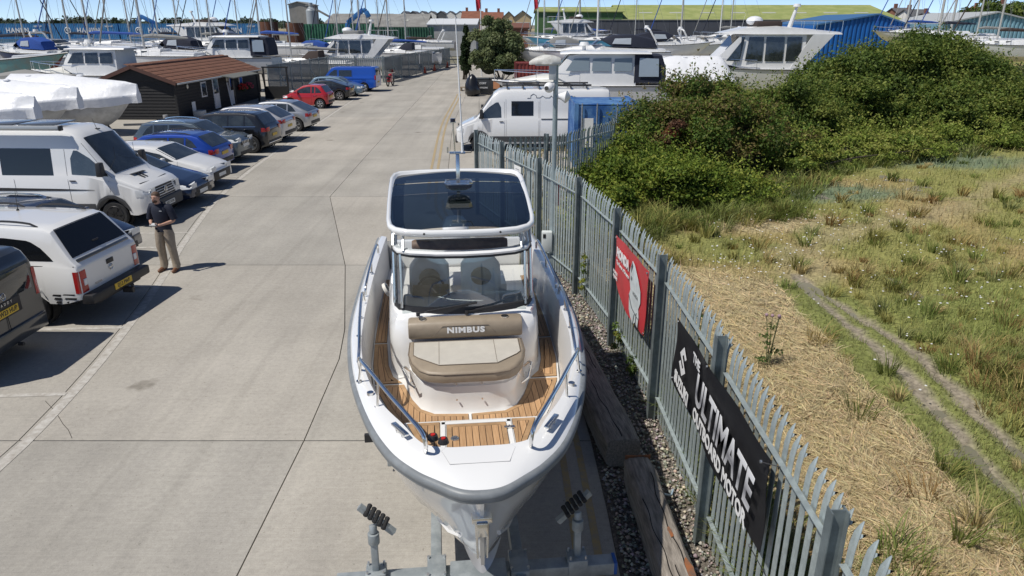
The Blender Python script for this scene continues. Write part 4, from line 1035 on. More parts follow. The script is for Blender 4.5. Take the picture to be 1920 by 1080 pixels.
    def screen(s, name, xa, xb, mat, k0=.92, k1=.86, off=.008, parent=None, n=10):
        """glass lying on the top profile between xa and xb; k = share of the roof width"""
        mb = MB(); rows = []
        for i in range(9):
            x = xa+(xb-xa)*i/8; P = s.section(x); yt, zt = [p[0] for p in P], [p[1] for p in P]
            kk = k0+(k1-k0)*i/8; wmax = P[7][0]*kk; row = []
            for j in range(n+1):
                y = -wmax+2*wmax*j/n; ay = abs(y)
                z = zt[-1]
                for (a, b), (c, d) in zip(P[7:], P[8:]):
                    if c <= ay <= a and a > c: z = d+(b-d)*(ay-c)/(a-c)
                row.append((s.X(x), y, z+off))
            rows.append(row)
        mb.grid(rows); mb.grid([[(a, b, c-.012) for a, b, c in r] for r in rows])
        return mb.build(name, mat, parent or s.t, smooth=50)
    def endbox(s, name, front, y, z, w, h, mat, d=.02, off=.0, bevel=.006, parent=None, tilt=0.):
        x = s.L if front else 0
        yy = abs(y)
        sg = 1 if front else -1
        return MB().box((s.X(x)+sg*(off), y, z), (d, w, h), ry=tilt).build(name, mat, parent or s.t, bevel=bevel)
    def plate(s, front, z, textstr=None, off=.012, tilt=0., y=0.):
        pm_ = plate_w if front else plate_y; sg = 1 if front else -1
        x = s.X(s.L if front else 0)+sg*off
        o = MB().box((x, y, z), (.012, .52, .115), ry=tilt).build('number_plate', pm_, s.t)
        if textstr: text('plate_lettering', textstr, black_plastic, o, .105, frame((x+sg*.008, y, z), (0, sg, 0), (sg*-math.sin(tilt)*0, 0, 1)), .001, .002, spacing=1.05, sx=.86)
        return o
    def lampz(s, name, front, z0, z1, yi, mat, wrap=.3, off=.006):
        """lamp wrapped round the corner: follows the plan curve of the end"""
        for sg in (-1, 1):
            mb = MB(); rows = []; L_ = s.L
            P = []
            wend = s.w(L_ if front else 0)
            P.append(((L_ if front else 0), yi)); P.append(((L_ if front else 0), wend*.97))
            for k in (.15, .4, .7, 1.): x = (L_-wrap*k) if front else wrap*k; P.append((x, None))
            for j in range(5):
                z = z0+(z1-z0)*j/4; row = []
                for x, y in P:
                    yy = (s.side(x, z)+off) if y is None else y
                    xo = off if front else -off
                    zz = z
                    row.append((s.X(x)+(xo if y is not None else xo*.3), sg*yy, zz))
                rows.append(row)
            mb.grid(rows); mb.grid([[(a*.995, b*.985, c) for a, b, c in r] for r in rows]); mb.build(name, mat, s.t, smooth=60)
    def mirrors(s, x, z, mat, sz=(.12, .2, .15)):
        for sg in (-1, 1):
            y = sg*(s.side(x, z)+sz[1]/2+.03)
            MB().box((s.X(x), y, z), sz, taper=.8).box((s.X(x), sg*(s.side(x, z)+.02), z-.03), (.05, .08, .04)).build('wing_mirror', mat, s.t, bevel=.025)
    def handles(s, xs, z, mat):
        for x in xs:
            for sg in (-1, 1): MB().box((s.X(x), sg*(s.side(x, z)+.014), z), (.17, .02, .028)).build('door_handle', mat, s.t, bevel=.006)
    def seam(s, xs, z0, z1):
        for x in xs:
            for sg in (-1, 1):
                mb = MB(); zz = np.linspace(z0, z1, 7); P = [(s.X(x), sg*(s.side(x, z)+.001), z) for z in zz]
                for a, b in zip(P, P[1:]): mb.beam(a, b, .007, .006, (1, 0, 0))
                mb.build('door_seam', under_m, s.t, smooth=0)
    def roofrails(s, xa, xb, mat, h=.05, k=.82):
        for sg in (-1, 1):
            P = []
            for i in range(9):
                x = xa+(xb-xa)*i/8; sec = s.section(x); y = sec[7][0]*k; z = s.top(x)+h*math.sin(math.pi*min(1, max(.0, i/8)))**.35-.01
                P.append((s.X(x), sg*y, z))
            MB().tube(P, .02, 7).build('roof_rail', mat, s.t)

def hatch(name, label, cat, L, W, H, loc, rz, mat, rear=.5, hood=.95, nose=.72, rim='alloy', rr=.33, glass=None, belt_z=.95, rails=None, roof=None, wagon=False, wb=(.72, .85), face='rear', trim=None, plates=True, er=.5):
    """generic passenger car: rear = run of the rear screen, hood = bonnet length, nose = nose height"""
    scr = .75
    xr0 = .06; zr0 = belt_z+.02
    ra = rear
    top = [(0, zr0-.16), (.05, zr0-.02), (.10, zr0+.02), (ra, H-.09), (ra+.22, H-.03), (ra+.8, H), (L-hood-scr-.45, H-.01), (L-hood-scr, H-.06), (L-hood, belt_z+.06), (L-hood+.12, belt_z+.03), (L-.38, nose+.10), (L-.16, nose+.02), (L-.04, nose-.07), (L, nose-.16)]
    bt_ = [(0, belt_z-.03), (ra, belt_z+.02), (L-hood, belt_z-.04), (L, nose-.2)]
    c = Car(name, label, cat, L, W, top, bt_, mat=mat, loc=loc, rz=rz, rim=rim, wr=rr, wheels=wb, er=er)
    g = glass or dark_glass
    zb = belt_z+.03; zt = H-.115
    x0 = ra*.62 if not wagon else ra*.75+.05; x1 = L-hood-scr-.02
    c.patch('side_window', [(x0+.10, zb+.03), (x0+.38, zt-.02), (x0+.7, zt), (x1-.06, zt-.02), (L-hood-.12, zb), ((x0+x1)/2, zb)], g)
    xm = (x0+x1)/2+.12
    for xx in (xm, x0+.55):
        c.patch('pillar', [(xx-.03, zb-.0), (xx-.03, zt+.01), (xx+.03, zt+.01), (xx+.03, zb-.0)], mat if trim is None else black_plastic, off=.011)
    c.screen('windscreen', L-hood-.04, L-hood-scr+.02, g, .95, .97)
    c.screen('rear_window', .13, ra+.02, g, .84, .80)
    c.lampz('headlight', True, nose-.13, nose+.0, W*.22, lens_clear, .34)
    c.lampz('tail_light', False, zr0-.22, zr0-.05, W*.27, lens_red, .22)
    c.endbox('grille', True, 0, nose-.22, W*.5, .12, black_plastic); c.endbox('lower_grille', True, 0, .36, W*.62, .14, black_plastic)
    c.endbox('rear_bumper', False, 0, .44, W*.72, .16, black_plastic, d=.03)
    if plates: c.plate(True, nose-.30); c.plate(False, .72)
    c.mirrors(L-hood-.42, zb+.05, mat); c.handles((xm-.16, x0+.5), zb-.13, mat)
    c.seam((xm, L-hood+.0), .34, zb)
    if rails: c.roofrails(ra+.3, L-hood-scr-.3, rails)
    if roof: c.screen('roof_panel', ra+.3, L-hood-scr-.1, roof, .95, .95, off=.006)
    return c

# --- left row, nearest first -------------------------------------------------
grey_m = paint('graphite', (.045, .05, .056), .35); wht = paint('white', (.76, .76, .75)); navy = paint('navy', (.012, .022, .055), .3)
blu = paint('bright_blue', (.012, .06, .36), .4); slate = paint('slate', (.10, .13, .155), .4); blk_p = paint('black', (.014, .015, .018), .3)
silv = paint('silver', (.46, .47, .48), .6); pale = paint('pale_silver', (.58, .58, .59), .4); red_p = paint('red', (.42, .012, .018)); sky_b = paint('pale_blue', (.19, .28, .36), .4); vanblue = paint('van_blue', (.010, .075, .42))

# small grey van, rear towards the road
c = Car('panel_van', 'dark grey small van at the left edge, yellow plate on its rear', 'van', 4.5, 1.86,
        [(0, 1.52), (.02, 1.60), (.10, 1.74), (.22, 1.80), (.5, 1.83), (3.0, 1.80), (3.35, 1.72), (3.9, 1.12), (4.4, .9), (4.5, .7)], [(0, 1.05), (4.5, .95)], sill=.30, wheels=(.95, .85), wr=.33, tumble=.13, mat=grey_m, loc=(-8.0-2.25, 10.42), rz=R(180-1), end=(.93, .84), er=.3, rim='alloy')
c.patch('side_window', [(.45, 1.08), (.5, 1.6), (1.7, 1.62), (1.75, 1.08)], dark_glass)
c.endbox('rear_window', False, 0, 1.32, 1.36, .42, dark_glass, d=.02, off=.004)
pl_ = c.plate(False, .93, 'KW23 HUP', off=.02)
c.endbox('plate_recess', False, 0, .97, .72, .26, black_plastic, d=.02, off=.002)
text('lettering', 'CADDY', M('badge_chrome', (.6, .61, .62), .2, .8), c.t, .06, frame((c.X(0)-.016, .0, 1.06), (0, -1, 0), (0, 0, 1)), .002, .001, spacing=2.)
mb = MB(); mb.tube([(c.X(0)-.018, .055*math.cos(a), 1.18-.055+.055*math.sin(a)+.06) for a in np.linspace(0, 6.283, 19)[:-1]], .006, 5, closed=True)
for a_, b_ in (((-.04, 1.215), (-.012, 1.15)), ((-.012, 1.15), (0, 1.18)), ((0, 1.18), (.012, 1.15)), ((.012, 1.15), (.04, 1.215))): mb.beam((c.X(0)-.018, a_[0], a_[1]), (c.X(0)-.018, b_[0], b_[1]), .008, .008)
mb.build('round_emblem', MATS['badge_chrome'], c.t)
c.lampz('tail_light', False, .95, 1.42, .76, lens_red, .10)
c.endbox('rear_bumper', False, 0, .50, 1.68, .26, grey_m, d=.09, bevel=.03)
MB().cyl((c.X(0)-.04, -.05, .36), (c.X(0)-.12, -.05, .36), .03, n=10).build('tow_eye', black_plastic, c.t)
mb = MB(); mb.beam((c.X(0)-.02, 0, .6), (c.X(.02), 0, 1.70), .008, .008); mb.build('door_gap', under_m, c.t)
c.handles((1.2,), 1.0, grey_m); c.roofrails(.4, 2.8, black_plastic, .05, .9)

# white pickup with hard canopy
c = Car('pickup_truck', 'white pickup truck with hard canopy and red tail lights behind the grey van', 'pickup', 5.25, 1.85,
        [(0, 1.14), (.03, 1.19), (.08, 1.25), (.46, 1.78), (.62, 1.83), (1.6, 1.86), (2.9, 1.84), (3.2, 1.78), (3.85, 1.24), (4.0, 1.18), (4.9, 1.08), (5.2, .9), (5.25, .75)], [(0, 1.14), (.5, 1.18), (5.25, 1.02)], sill=.46, wheels=(1.10, .9), wr=.385, tumble=.22, mat=wht, loc=(-7.6-2.62, 12.98), rz=R(180-5), rim='dark', end=(.95, .84), er=.28, ws=.26)
g2 = M('tinted_glass', (.008, .009, .011), .05, spec=.6)
c.patch('side_window', [(.42, 1.27), (.50, 1.36), (.72, 1.56), (1.0, 1.645), (1.95, 1.66), (1.98, 1.26)], g2)
c.patch('side_window', [(2.15, 1.27), (2.15, 1.64), (3.0, 1.63), (3.55, 1.28)], g2)
c.screen('rear_window', .12, .47, g2, .90, .84); c.screen('windscreen', 3.78, 3.22, dark_glass, .95, .95)
MB().box((c.X(.10), 0, 1.235), (.10, 1.52, .06), ry=R(-25)).build('canopy_sill', grey_m, c.t, bevel=.015)
MB().box((c.X(.20), .0, 1.42), (.03, .16, .05), ry=R(-35)).build('canopy_latch', black_plastic, c.t, bevel=.01)
c.lampz('tail_light', False, .68, 1.08, .70, lens_red, .10)
for sg in (-1, 1): MB().box((c.X(0)-.012, sg*.755, .86), (.02, .09, .12)).build('reversing_light', lens_clear, c.t, bevel=.005)
c.endbox('tailgate_handle', False, 0, 1.02, .20, .09, black_plastic, d=.03)
mb = MB(); mb.tube([(c.X(0)-.012, .05*math.cos(a), .90+.05*math.sin(a)) for a in np.linspace(0, 6.283, 17)[:-1]], .008, 5, closed=True); mb.beam((c.X(0)-.012, -.065, .90), (c.X(0)-.012, .065, .90), .012, .02); mb.build('round_emblem', MATS['badge_chrome'], c.t)
text('lettering', 'NAVARA', MATS['badge_chrome'], c.t, .05, frame((c.X(0)-.008, .42, .74), (0, -1, 0), (0, 0, 1)), .002, .001)
MB().box((c.X(0)-.07, 0, .56), (.24, 1.78, .18)).box((c.X(0)-.05, 0, .46), (.16, 1.3, .1)).build('rear_bumper', black_plastic, c.t, bevel=.03)
c.plate(False, .58, 'EJ13 PWF', off=.195)
mb = MB(); mb.box((c.X(0)-.2, -.1, .40), (.2, .07, .1)); mb.sphere((c.X(0)-.29, -.1, .50), .035); mb.build('tow_hook', black_plastic, c.t)
mb = MB()
for k, (xa, xb, za, zb_) in enumerate(((.40, .56, .66, .62), (.40, .54, .60, .55), (.42, .52, .53, .48), (.14, .36, .67, .64), (.12, .34, .60, .56), (.12, .32, .53, .49))):
    mb.add([(c.X(xa), (c.side(xa, za)+.004), zb_), (c.X(xb), (c.side(xb, za)+.004), zb_+.01), (c.X(xb)-.03, (c.side(xb, za)+.004), za), (c.X(xa)-.02, (c.side(xa, za)+.004), za)], [(0, 1, 2, 3)])
mb.build('side_graphics', black_plastic, c.t, smooth=0)
for xa, xb in ((.75, 1.75), (2.0, 2.9)): c.roofrails(xa, xb, black_plastic, .075, .86)
c.seam((2.05,), .5, 1.8); c.patch('canopy_seam', [(.06, 1.168), (.06, 1.180), (2.04, 1.186), (2.04, 1.174)], under_m, off=.004, n=2); c.seam((3.0, 3.95), .5, 1.15); c.handles((2.9,), 1.04, chrome); c.mirrors(3.5, 1.25, wht, (.14, .24, .2))
mb = MB(); mb.tube([(c.X(1.9), -.35, 1.85), (c.X(1.86), -.35, 2.25)], [.008, .003], 6); mb.cyl((c.X(1.9), -.35, 1.84), (c.X(1.9), -.35, 1.88), .03, .02, n=8); mb.build('aerial', black_plastic, c.t)
c.patch('wheel_arch_trim', [(.66, .50), (.70, .70), (.84, .84), (1.10, .90), (1.36, .84), (1.50, .70), (1.54, .50), (1.50, .52), (1.10, .88), (.70, .52)], wht, off=.02)

# dark car tucked behind the pickup
hatch('hatchback_car', 'dark blue car mostly hidden between the white pickup and the white camper van', 'car', 4.2, 1.78, 1.47, (-10.95, 15.62), R(-3), navy, rails=chrome)

# white camper van facing the road
def big_van(label, loc, rz, L=6.0, wbx=(1.25, .98), front_wide=True):
    H = 2.62
    c = Car('camper_van', label, 'van', L, 2.0, [(0, 2.45), (.06, 2.58), (.3, H), (L-2.15, H), (L-1.85, 2.57), (L-1.62, 2.42), (L-.86, 1.42), (L-.74, 1.34), (L-.22, 1.12), (L-.05, .98), (L, .78)],
            [(0, 1.42), (L-1.6, 1.42), (L-.8, 1.22), (L, .95)], sill=.34, wheels=wbx, wr=.36, tumble=.13, mat=wht, loc=loc, rz=rz, rim='van', end=(.95, .80), er=.35, ws=.24, corner=.16)
    L_ = L
    c.patch('front_side_window', [(L_-1.95, 1.45), (L_-1.93, 2.08), (L_-1.62, 2.06), (L_-1.02, 1.50), (L_-.98, 1.40)], dark_glass)
    c.screen('windscreen', L_-.88, L_-1.60, dark_glass, 1.0, .99)
    c.lampz('headlight', True, .84, 1.02, .60, lens_clear, .32)
    c.patch('lower_trim', [(.1, .42), (.1, .66), (L_-1.45, .66), (L_-1.45, .42)], M('trim_grey', (.06, .062, .066), .6), off=.012)
    c.patch('wheel_arch_trim', [(L_-1.45, .44), (L_-1.40, .70), (L_-1.2, .86), (L_-.98, .92), (L_-.76, .86), (L_-.56, .70), (L_-.5, .46), (L_-.56, .5), (L_-.98, .86), (L_-1.40, .5)], MATS['trim_grey'], off=.02)
    c.seam((L_-2.08, L_-.98, L_-3.55), .45, 2.1); c.handles((L_-1.95,), 1.28, black_plastic); c.mirrors(L_-1.10, 1.60, black_plastic, (.16, .22, .36))
    c.endbox('front_bumper', True, 0, .52, 1.62, .34, MATS['trim_grey'], d=.12, bevel=.05)
    return c
c = big_van('tall white camper van with black side stripe and roof solar panels facing the road', (-9.72-3.0, 19.75), R(-2))
L_ = 6.0
c.patch('side_window', [(2.15, 1.42), (2.15, 2.12), (3.55, 2.12), (3.55, 1.42)], g2, n=4)
c.patch('side_window', [(.6, 1.42), (.6, 2.12), (2.05, 2.12), (2.05, 1.42)], M('silver_blind', (.36, .42, .42), .4), n=4)
c.patch('side_stripe', [(.1, .99), (.1, 1.09), (3.2, 1.075), (4.6, 1.04), (4.6, 1.03), (3.2, 1.0)], black_plastic, off=.008, n=2)
for k in range(6): c.endbox('grille_bar', True, 0, .66+.065*k, 1.05-.03*k, .045, black_plastic, d=.05, off=.0-.012*k)
mb = MB(); mb.tube([(c.X(L_)+.03-.03, .075*math.cos(a), .87+.075*math.sin(a)) for a in np.linspace(0, 6.283, 19)[:-1]], .011, 6, closed=True)
for a_, b_ in (((-.055, .92), (-.015, .82)), ((-.015, .82), (0, .87)), ((0, .87), (.015, .82)), ((.015, .82), (.055, .92))): mb.beam((c.X(L_)+.005, a_[0], a_[1]), (c.X(L_)+.005, b_[0], b_[1]), .014, .012)
mb.build('round_emblem', chrome, c.t)
c.plate(True, .50, 'RX57 KVN', off=.075)
MB().box((c.X(L_-.36), 0, 1.145), (.16, 1.46, .05), ry=R(18)).build('bonnet_deflector', black_plastic, c.t, bevel=.02)
mb = MB()
for y in (-.16, -.02): mb.beam((c.X(L_-.7), y, 1.345), (c.X(L_-.44), y, 1.225), .06, .008)
mb.beam((c.X(L_-.70), -.36, 1.345), (c.X(L_-.66), .26, 1.335), .10, .008); mb.build('bonnet_stripe', black_plastic, c.t, smooth=0)
MB().box((c.X(L_-2.35), -.995, .56), (.10, .02, .06)).build('side_marker', M('amber_lens', (.6, .16, .02), .2), c.t)
for k in range(3):
    o = MB().box((c.X(.9+k*1.12), -.15, 2.70), (.98, 1.0, .035), rx=0).build('solar_panel', M('solar_blue_grey', (.10, .11, .12), .2, coat=.5), c.t, bevel=.008)
mb = MB(); mb.box((c.X(2.0), -.98, 2.66), (4.0, .14, .12)); mb.build('awning', M('awning_grey', (.50, .52, .52), .35, .4), c.t, bevel=.04)
MB().box((c.X(4.02), -.98, 2.66), (.06, .15, .13)).build('awning_cap', black_plastic, c.t, bevel=.02)
mb = MB(); mb.tube([(c.X(L_-1.72), .15, 2.5), (c.X(L_-1.80), .15, 2.78)], [.008, .003], 5); mb.box((c.X(L_-1.70), .15, 2.50), (.12, .05, .03)); mb.build('aerial', black_plastic, c.t)

hatch('saloon_car', 'dark navy saloon car tucked beside the white camper van, bonnet towards the road', 'car', 4.6, 1.82, 1.44, (-9.55-2.3, 21.75), R(-2), navy, hood=1.25, nose=.70)
c = hatch('hatchback_car', 'white hatchback car with black grille facing the road beside the blue estate', 'car', 4.4, 1.79, 1.45, (-9.85-2.2, 24.1), R(-3), wht, hood=1.05, nose=.74, trim=1)
c.endbox('lower_mouth', True, 0, .45, 1.25, .26, black_plastic, d=.03)
c = hatch('estate_car', 'bright blue estate car parked nose in, yellow plate on the tailgate', 'car', 4.6, 1.8, 1.46, (-10.72-2.3, 26.75), R(180-3), blu, wagon=True, rear=.62, hood=1.2, rails=black_plastic)
c = hatch('estate_car', 'slate grey compact off-roader with silver roof sides facing the road beside the blue estate', 'car', 4.2, 1.78, 1.61, (-10.75-2.1, 29.0), R(-3), slate, wagon=True, rear=.42, hood=1.0, nose=.95, belt_z=1.05, rails=chrome, rr=.35)
for k in range(5): c.endbox('grille_bar', True, -.28+.14*k, .78, .04, .14, chrome, off=.012)
c.patch('roof_side', [(.5, 1.46), (.6, 1.50), (2.3, 1.52), (2.6, 1.48), (2.3, 1.50), (.8, 1.48)], chrome, off=.008, n=2)
c = hatch('estate_car', 'black off-roader with chrome window line parked nose in beside the pale silver one', 'car', 4.5, 1.84, 1.67, (-10.35-2.25, 31.55), R(180-4), blk_p, wagon=True, rear=.45, hood=1.05, nose=.98, belt_z=1.10, rails=chrome, rr=.37)
c.patch('window_chrome', [(.45, 1.11), (.45, 1.135), (3.3, 1.10), (3.3, 1.075)], chrome, off=.014, n=2)
c.endbox('bumper_trim', False, 0, .42, 1.5, .04, chrome, d=.03, off=.02)
hatch('estate_car', 'pale silver off-roader parked nose in between black and silver cars', 'car', 4.7, 1.92, 1.62, (-10.5-2.35, 34.35), R(180-4), pale, rear=.85, hood=1.15, nose=.95, belt_z=1.08, rr=.37, wagon=True)
hatch('hatchback_car', 'silver hatchback with five-spoke alloy wheels parked nose in at the end of the near row', 'car', 4.35, 1.84, 1.49, (-10.3-2.17, 38.1), R(180-4), silv, rear=.95, hood=1.0, nose=.78)
hatch('city_car', 'tiny bright red city car parked nose in', 'car', 3.0, 1.68, 1.50, (-11.95-1.5, 48.5), R(180-4), red_p, rear=.42, hood=.62, nose=.80, wb=(.52, .52), rr=.31)
hatch('saloon_car', 'black saloon car parked nose in behind the tiny red car', 'car', 4.4, 1.78, 1.40, (-11.7-2.2, 53.9), R(180-3), blk_p, rear=1.2, hood=1.2, nose=.70)
hatch('hatchback_car', 'pale blue hatchback facing the road between black saloon and blue van', 'car', 4.1, 1.78, 1.46, (-11.4-2.05, 56.7), R(-2), sky_b, hood=1.0, nose=.75)
c = Car('panel_van', 'bright blue panel van parked nose in before the far fence', 'van', 5.0, 1.92, [(0, 1.55), (.04, 1.85), (.2, 1.95), (.6, 1.97), (3.3, 1.96), (3.6, 1.88), (4.2, 1.2), (4.85, .98), (5, .7)], [(0, 1.15), (3.4, 1.15), (5, .95)], sill=.3, wheels=(1.0, .95), wr=.34, tumble=.15, mat=vanblue, loc=(-11.0-2.5, 60.9), rz=R(180-3), end=(.94, .84), er=.3)
c.patch('side_window', [(1.95, 1.2), (1.95, 1.70), (3.0, 1.70), (3.0, 1.2)], dark_glass); c.patch('front_side_window', [(3.15, 1.2), (3.15, 1.72), (3.5, 1.70), (3.95, 1.2)], dark_glass)
c.screen('windscreen', 4.12, 3.62, dark_glass); c.endbox('rear_window', False, 0, 1.5, 1.35, .45, dark_glass); c.lampz('tail_light', False, .95, 1.3, .8, lens_red, .1)
c.plate(False, .75); c.seam((1.9, 3.08), .4, 1.75); c.patch('body_crease', [(.1, 1.02), (.1, 1.05), (3.05, 1.05), (3.05, 1.02)], vanblue, off=.02, n=2)
# --- right: white camper van
c = big_van('white camper van parked behind the palisade return, roof rack and side window', (-2.42+3.3, 32.0), R(180+1), 6.6, (1.35, 1.0)); c.t['group'] = 'vehicles beyond the fence'
L_ = 6.6
c.patch('side_window', [(3.28, 1.52), (3.28, 2.12), (4.22, 2.12), (4.22, 1.52)], g2, n=4)
c.patch('side_window', [(.5, 1.3), (.5, 2.1), (1.5, 2.1), (1.5, 1.3)], g2, n=4)
c.seam((3.0, 4.45), .45, 2.2); c.patch('slide_rail', [(.4, 1.36), (.4, 1.40), (2.95, 1.40), (2.95, 1.36)], MATS['trim_grey'], off=.012, n=2)
mb = MB()
for y in (-.62, .62): mb.tube([(c.X(.8), y, 2.76), (c.X(4.6), y, 2.76)], .035, 8)
for x in np.linspace(1, 4.4, 6): mb.box((c.X(float(x)), 0, 2.74), (.06, 1.5, .04)); mb.box((c.X(float(x)), .7, 2.68), (.05, .05, .12)); mb.box((c.X(float(x)), -.7, 2.68), (.05, .05, .12))
mb.build('roof_rack', black_plastic, c.t)
sk = MB(); P = [(1.35, 2.26), (1.5, 2.27), (1.5, 2.37), (1.62, 2.44), (1.74, 2.37), (1.74, 2.28), (1.9, 2.28), (2.0, 2.36), (2.12, 2.28), (2.3, 2.28), (2.38, 2.36), (2.45, 2.27), (2.8, 2.30), (2.9, 2.38), (2.98, 2.24), (3.1, 2.36), (3.2, 2.27), (3.35, 2.33), (3.5, 2.28)]
P = [(4.9-x, z) for x, z in P]
Q = [(c.X(x), (c.side(x, z-.02)+.008), z-.02) for x, z in P]
for a_, b_ in zip(Q, Q[1:]): sk.beam(a_, b_, .012, .012)
sk.build('line_drawing_decal', MATS['trim_grey'], c.t, smooth=0)
# ================================================================ the man with the controller
skin = M('skin', (.50, .29, .21), .5); hair_m = M('brown_hair', (.085, .048, .028), .7, bump=.3, bs=120)
polo = M('navy_polo', (.010, .014, .030), .8, bump=.15, bs=90); chino = M('khaki_cloth', (.33, .275, .215), .85, var=.08, scale=12, bump=.25, bs=25); shoe_m = M('brown_leather', (.16, .07, .035), .5)
man = thing('person', 'man in navy polo shirt and khaki trousers looking down at a handheld controller', 'person', (-7.68, 15.12, 0), R(-6))
def skin_mesh(name, joints, edges, mat, parent, sub=2):
    me = bpy.data.meshes.new(name); me.from_pydata([j[0] for j in joints], edges, []); me.materials.append(mat)
    o = obj_from(name, me, parent)
    bm = bmesh.new(); bm.from_mesh(me); lay = bm.verts.layers.skin.verify(); bm.verts.ensure_lookup_table()
    for i, j in enumerate(joints):
        r = j[1]; bm.verts[i][lay].radius = r if isinstance(r, tuple) else (r, r)
        bm.verts[i][lay].use_root = len(j) > 2
    bm.to_mesh(me); bm.free()
    m_ = o.modifiers.new('skin', 'SKIN'); m_.use_smooth_shade = True
    m2 = o.modifiers.new('sub', 'SUBSURF'); m2.levels = sub; m2.render_levels = sub
    return o
J = []; E_ = []
def jv(p, r, link=None, root=False):
    J.append((p, r, True) if root else (p, r)); k = len(J)-1
    if link is not None: E_.append((link, k))
    return k
pel = jv((0, 0, .95), (.15, .11), None, True); sp = jv((0, .01, 1.15), (.145, .10), pel); ch = jv((0, .0, 1.36), (.165, .11), sp)
nk = jv((0, -.03, 1.53), .06, ch); hb_ = jv((-.01, -.075, 1.60), .066, nk); hm_ = jv((-.015, -.09, 1.685), .088, hb_); htp = jv((-.015, -.075, 1.77), .07, hm_)
HANDS = {}
for sg in (-1, 1):
    hip = jv((sg*.105, 0, .88), .085, pel); kn = jv((sg*.125, -.02, .49), .058, hip); an = jv((sg*.14, .03, .09), .042, kn); jv((sg*.165, -.13, .045), .032, an)
    sh = jv((sg*.185, .01, 1.44), .062, ch); el = jv((sg*.275, .015, 1.16), .046, sh); wr = jv((sg*.115, -.24, 1.125), .029, el); pm_ = jv((sg*.075, -.305, 1.135), (.026, .038), wr)
    HANDS[sg] = Vector((sg*.075, -.305, 1.135))
for sg in (-1, 1):
    h = HANDS[sg]
    for k, ln_ in enumerate((.058, .066, .062, .048)):
        a = jv(tuple(h+Vector((0, -.012, .022-.015*k))), .009, None, True)
        b = jv(tuple(h+Vector((-sg*.016, -.045, .022-.017*k))), .0088, a); c_ = jv(tuple(h+Vector((-sg*(.016+ln_*.55), -.050, .018-.017*k))), .008, b)
    a = jv(tuple(h+Vector((-sg*.004, .004, .03))), .010, None, True); b = jv(tuple(h+Vector((-sg*.028, -.016, .045))), .0095, a); jv(tuple(h+Vector((-sg*.045, -.03, .040))), .0085, b)
skin_mesh('body', J, E_, skin, man)
# clothes
mb = MB(); rings = []
for z, w, d, y in ((.93, .185, .135, 0), (1.0, .182, .133, 0), (1.12, .176, .13, .005), (1.25, .19, .137, 0), (1.36, .205, .14, 0), (1.44, .205, .13, 0), (1.495, .15, .105, -.005), (1.525, .085, .08, -.02), (1.545, .075, .075, -.025)):
    rings.append([(w*math.cos(a)*(1+.015*math.sin(5*a+z*30)), y+d*math.sin(a), z) for a in np.linspace(0, 2*math.pi, 25)[:-1]])
mb.loft(rings)
for sg in (-1, 1): mb.tube([(sg*.10, .0, 1.47), (sg*.175, .01, 1.465), (sg*.215, .012, 1.38), (sg*.255, .014, 1.27), (sg*.275, .016, 1.19)], [.07, .088, .086, .080, .078], 16)
shirt = mb.build('polo_shirt', polo, man, smooth=60)
MB().tube([(.085*math.cos(a), -.025+.08*math.sin(a), 1.545+.012*math.sin(a)) for a in np.linspace(0, 6.283, 19)[:-1]], .016, 6, closed=True).build('collar', polo, shirt)
MB().box((.085, -.137, 1.405), (.055, .004, .012)).build('chest_logo', M('logo_print', (.6, .62, .64), .6), shirt)
mb = MB()
for sg in (-1, 1):
    P = [(sg*.07, 0, .97), (sg*.095, 0, .86), (sg*.112, -.008, .72), (sg*.125, -.015, .58), (sg*.13, -.01, .49), (sg*.135, .01, .36), (sg*.14, .022, .22), (sg*.145, .02, .13), (sg*.147, .012, .075)]
    k = []
    rings = []
    for i, (x, y, z) in enumerate(P):
        r = (.115, .118, .105, .094, .088, .082, .080, .084, .082)[i]
        rings.append([(x+r*math.cos(a)*(1+.05*math.sin(3*a+z*37)), y+r*1.05*math.sin(a)*(1+.05*math.cos(2*a+z*29)), z+.012*math.sin(a*2+z*11)) for a in np.linspace(0, 2*math.pi, 19)[:-1]])
    mb.loft(rings)
tr = mb.build('trousers', chino, man, smooth=60)
mb = MB()
for sg in (-1, 1):
    mb.tube([(sg*.145, .085, .04), (sg*.145, .05, .06), (sg*.15, -.03, .058), (sg*.16, -.12, .045), (sg*.165, -.185, .036), (sg*.167, -.21, .03)], [.03, .045, .05, .046, .038, .012], 12)
mb.build('shoes', shoe_m, man, smooth=60)
mb = MB(); mb.sphere((-.015, -.05, 1.742), .093, 18, 10, (.95, 1.0, .80)); hr = mb.build('hair', hair_m, man, smooth=60)
mb = MB(); mb.sphere((-.015, -.118, 1.622), .062, 14, 8, (.95, .7, .75)); mb.build('beard', hair_m, man, smooth=60)
mb = MB(); mb.tube([(-.017, -.172, 1.69), (-.018, -.192, 1.665), (-.017, -.182, 1.655)], [.009, .013, .009], 8); mb.build('nose', skin, man, smooth=60)
for sg in (-1, 1):
    MB().sphere((-.015+sg*.085, -.075, 1.675), .024, 10, 6, (.4, .7, 1.1)).build('ear', skin, man, smooth=60)
    MB().box((-.016+sg*.033, -.170, 1.708), (.032, .01, .008)).build('eyebrow', hair_m, man)
    MB().sphere((-.016+sg*.031, -.166, 1.694), .010, 8, 6, (1.3, .6, .6)).build('eye', M('eye_dark', (.05, .04, .035), .2), man)
MB().tube([(-.035, -.170, 1.638), (-.016, -.174, 1.636), (.003, -.170, 1.638)], .005, 5).build('mouth', M('lip', (.30, .12, .10), .5), man)
rc = thing('remote_controller', 'small grey drone remote controller held in both hands of the man', 'controller', (-7.68, 15.12, 0), R(-6))
MB().box((0, -.345, 1.145), (.15, .085, .032), rx=R(25)).build('case', M('controller_grey', (.22, .23, .24), .5), rc, bevel=.01)
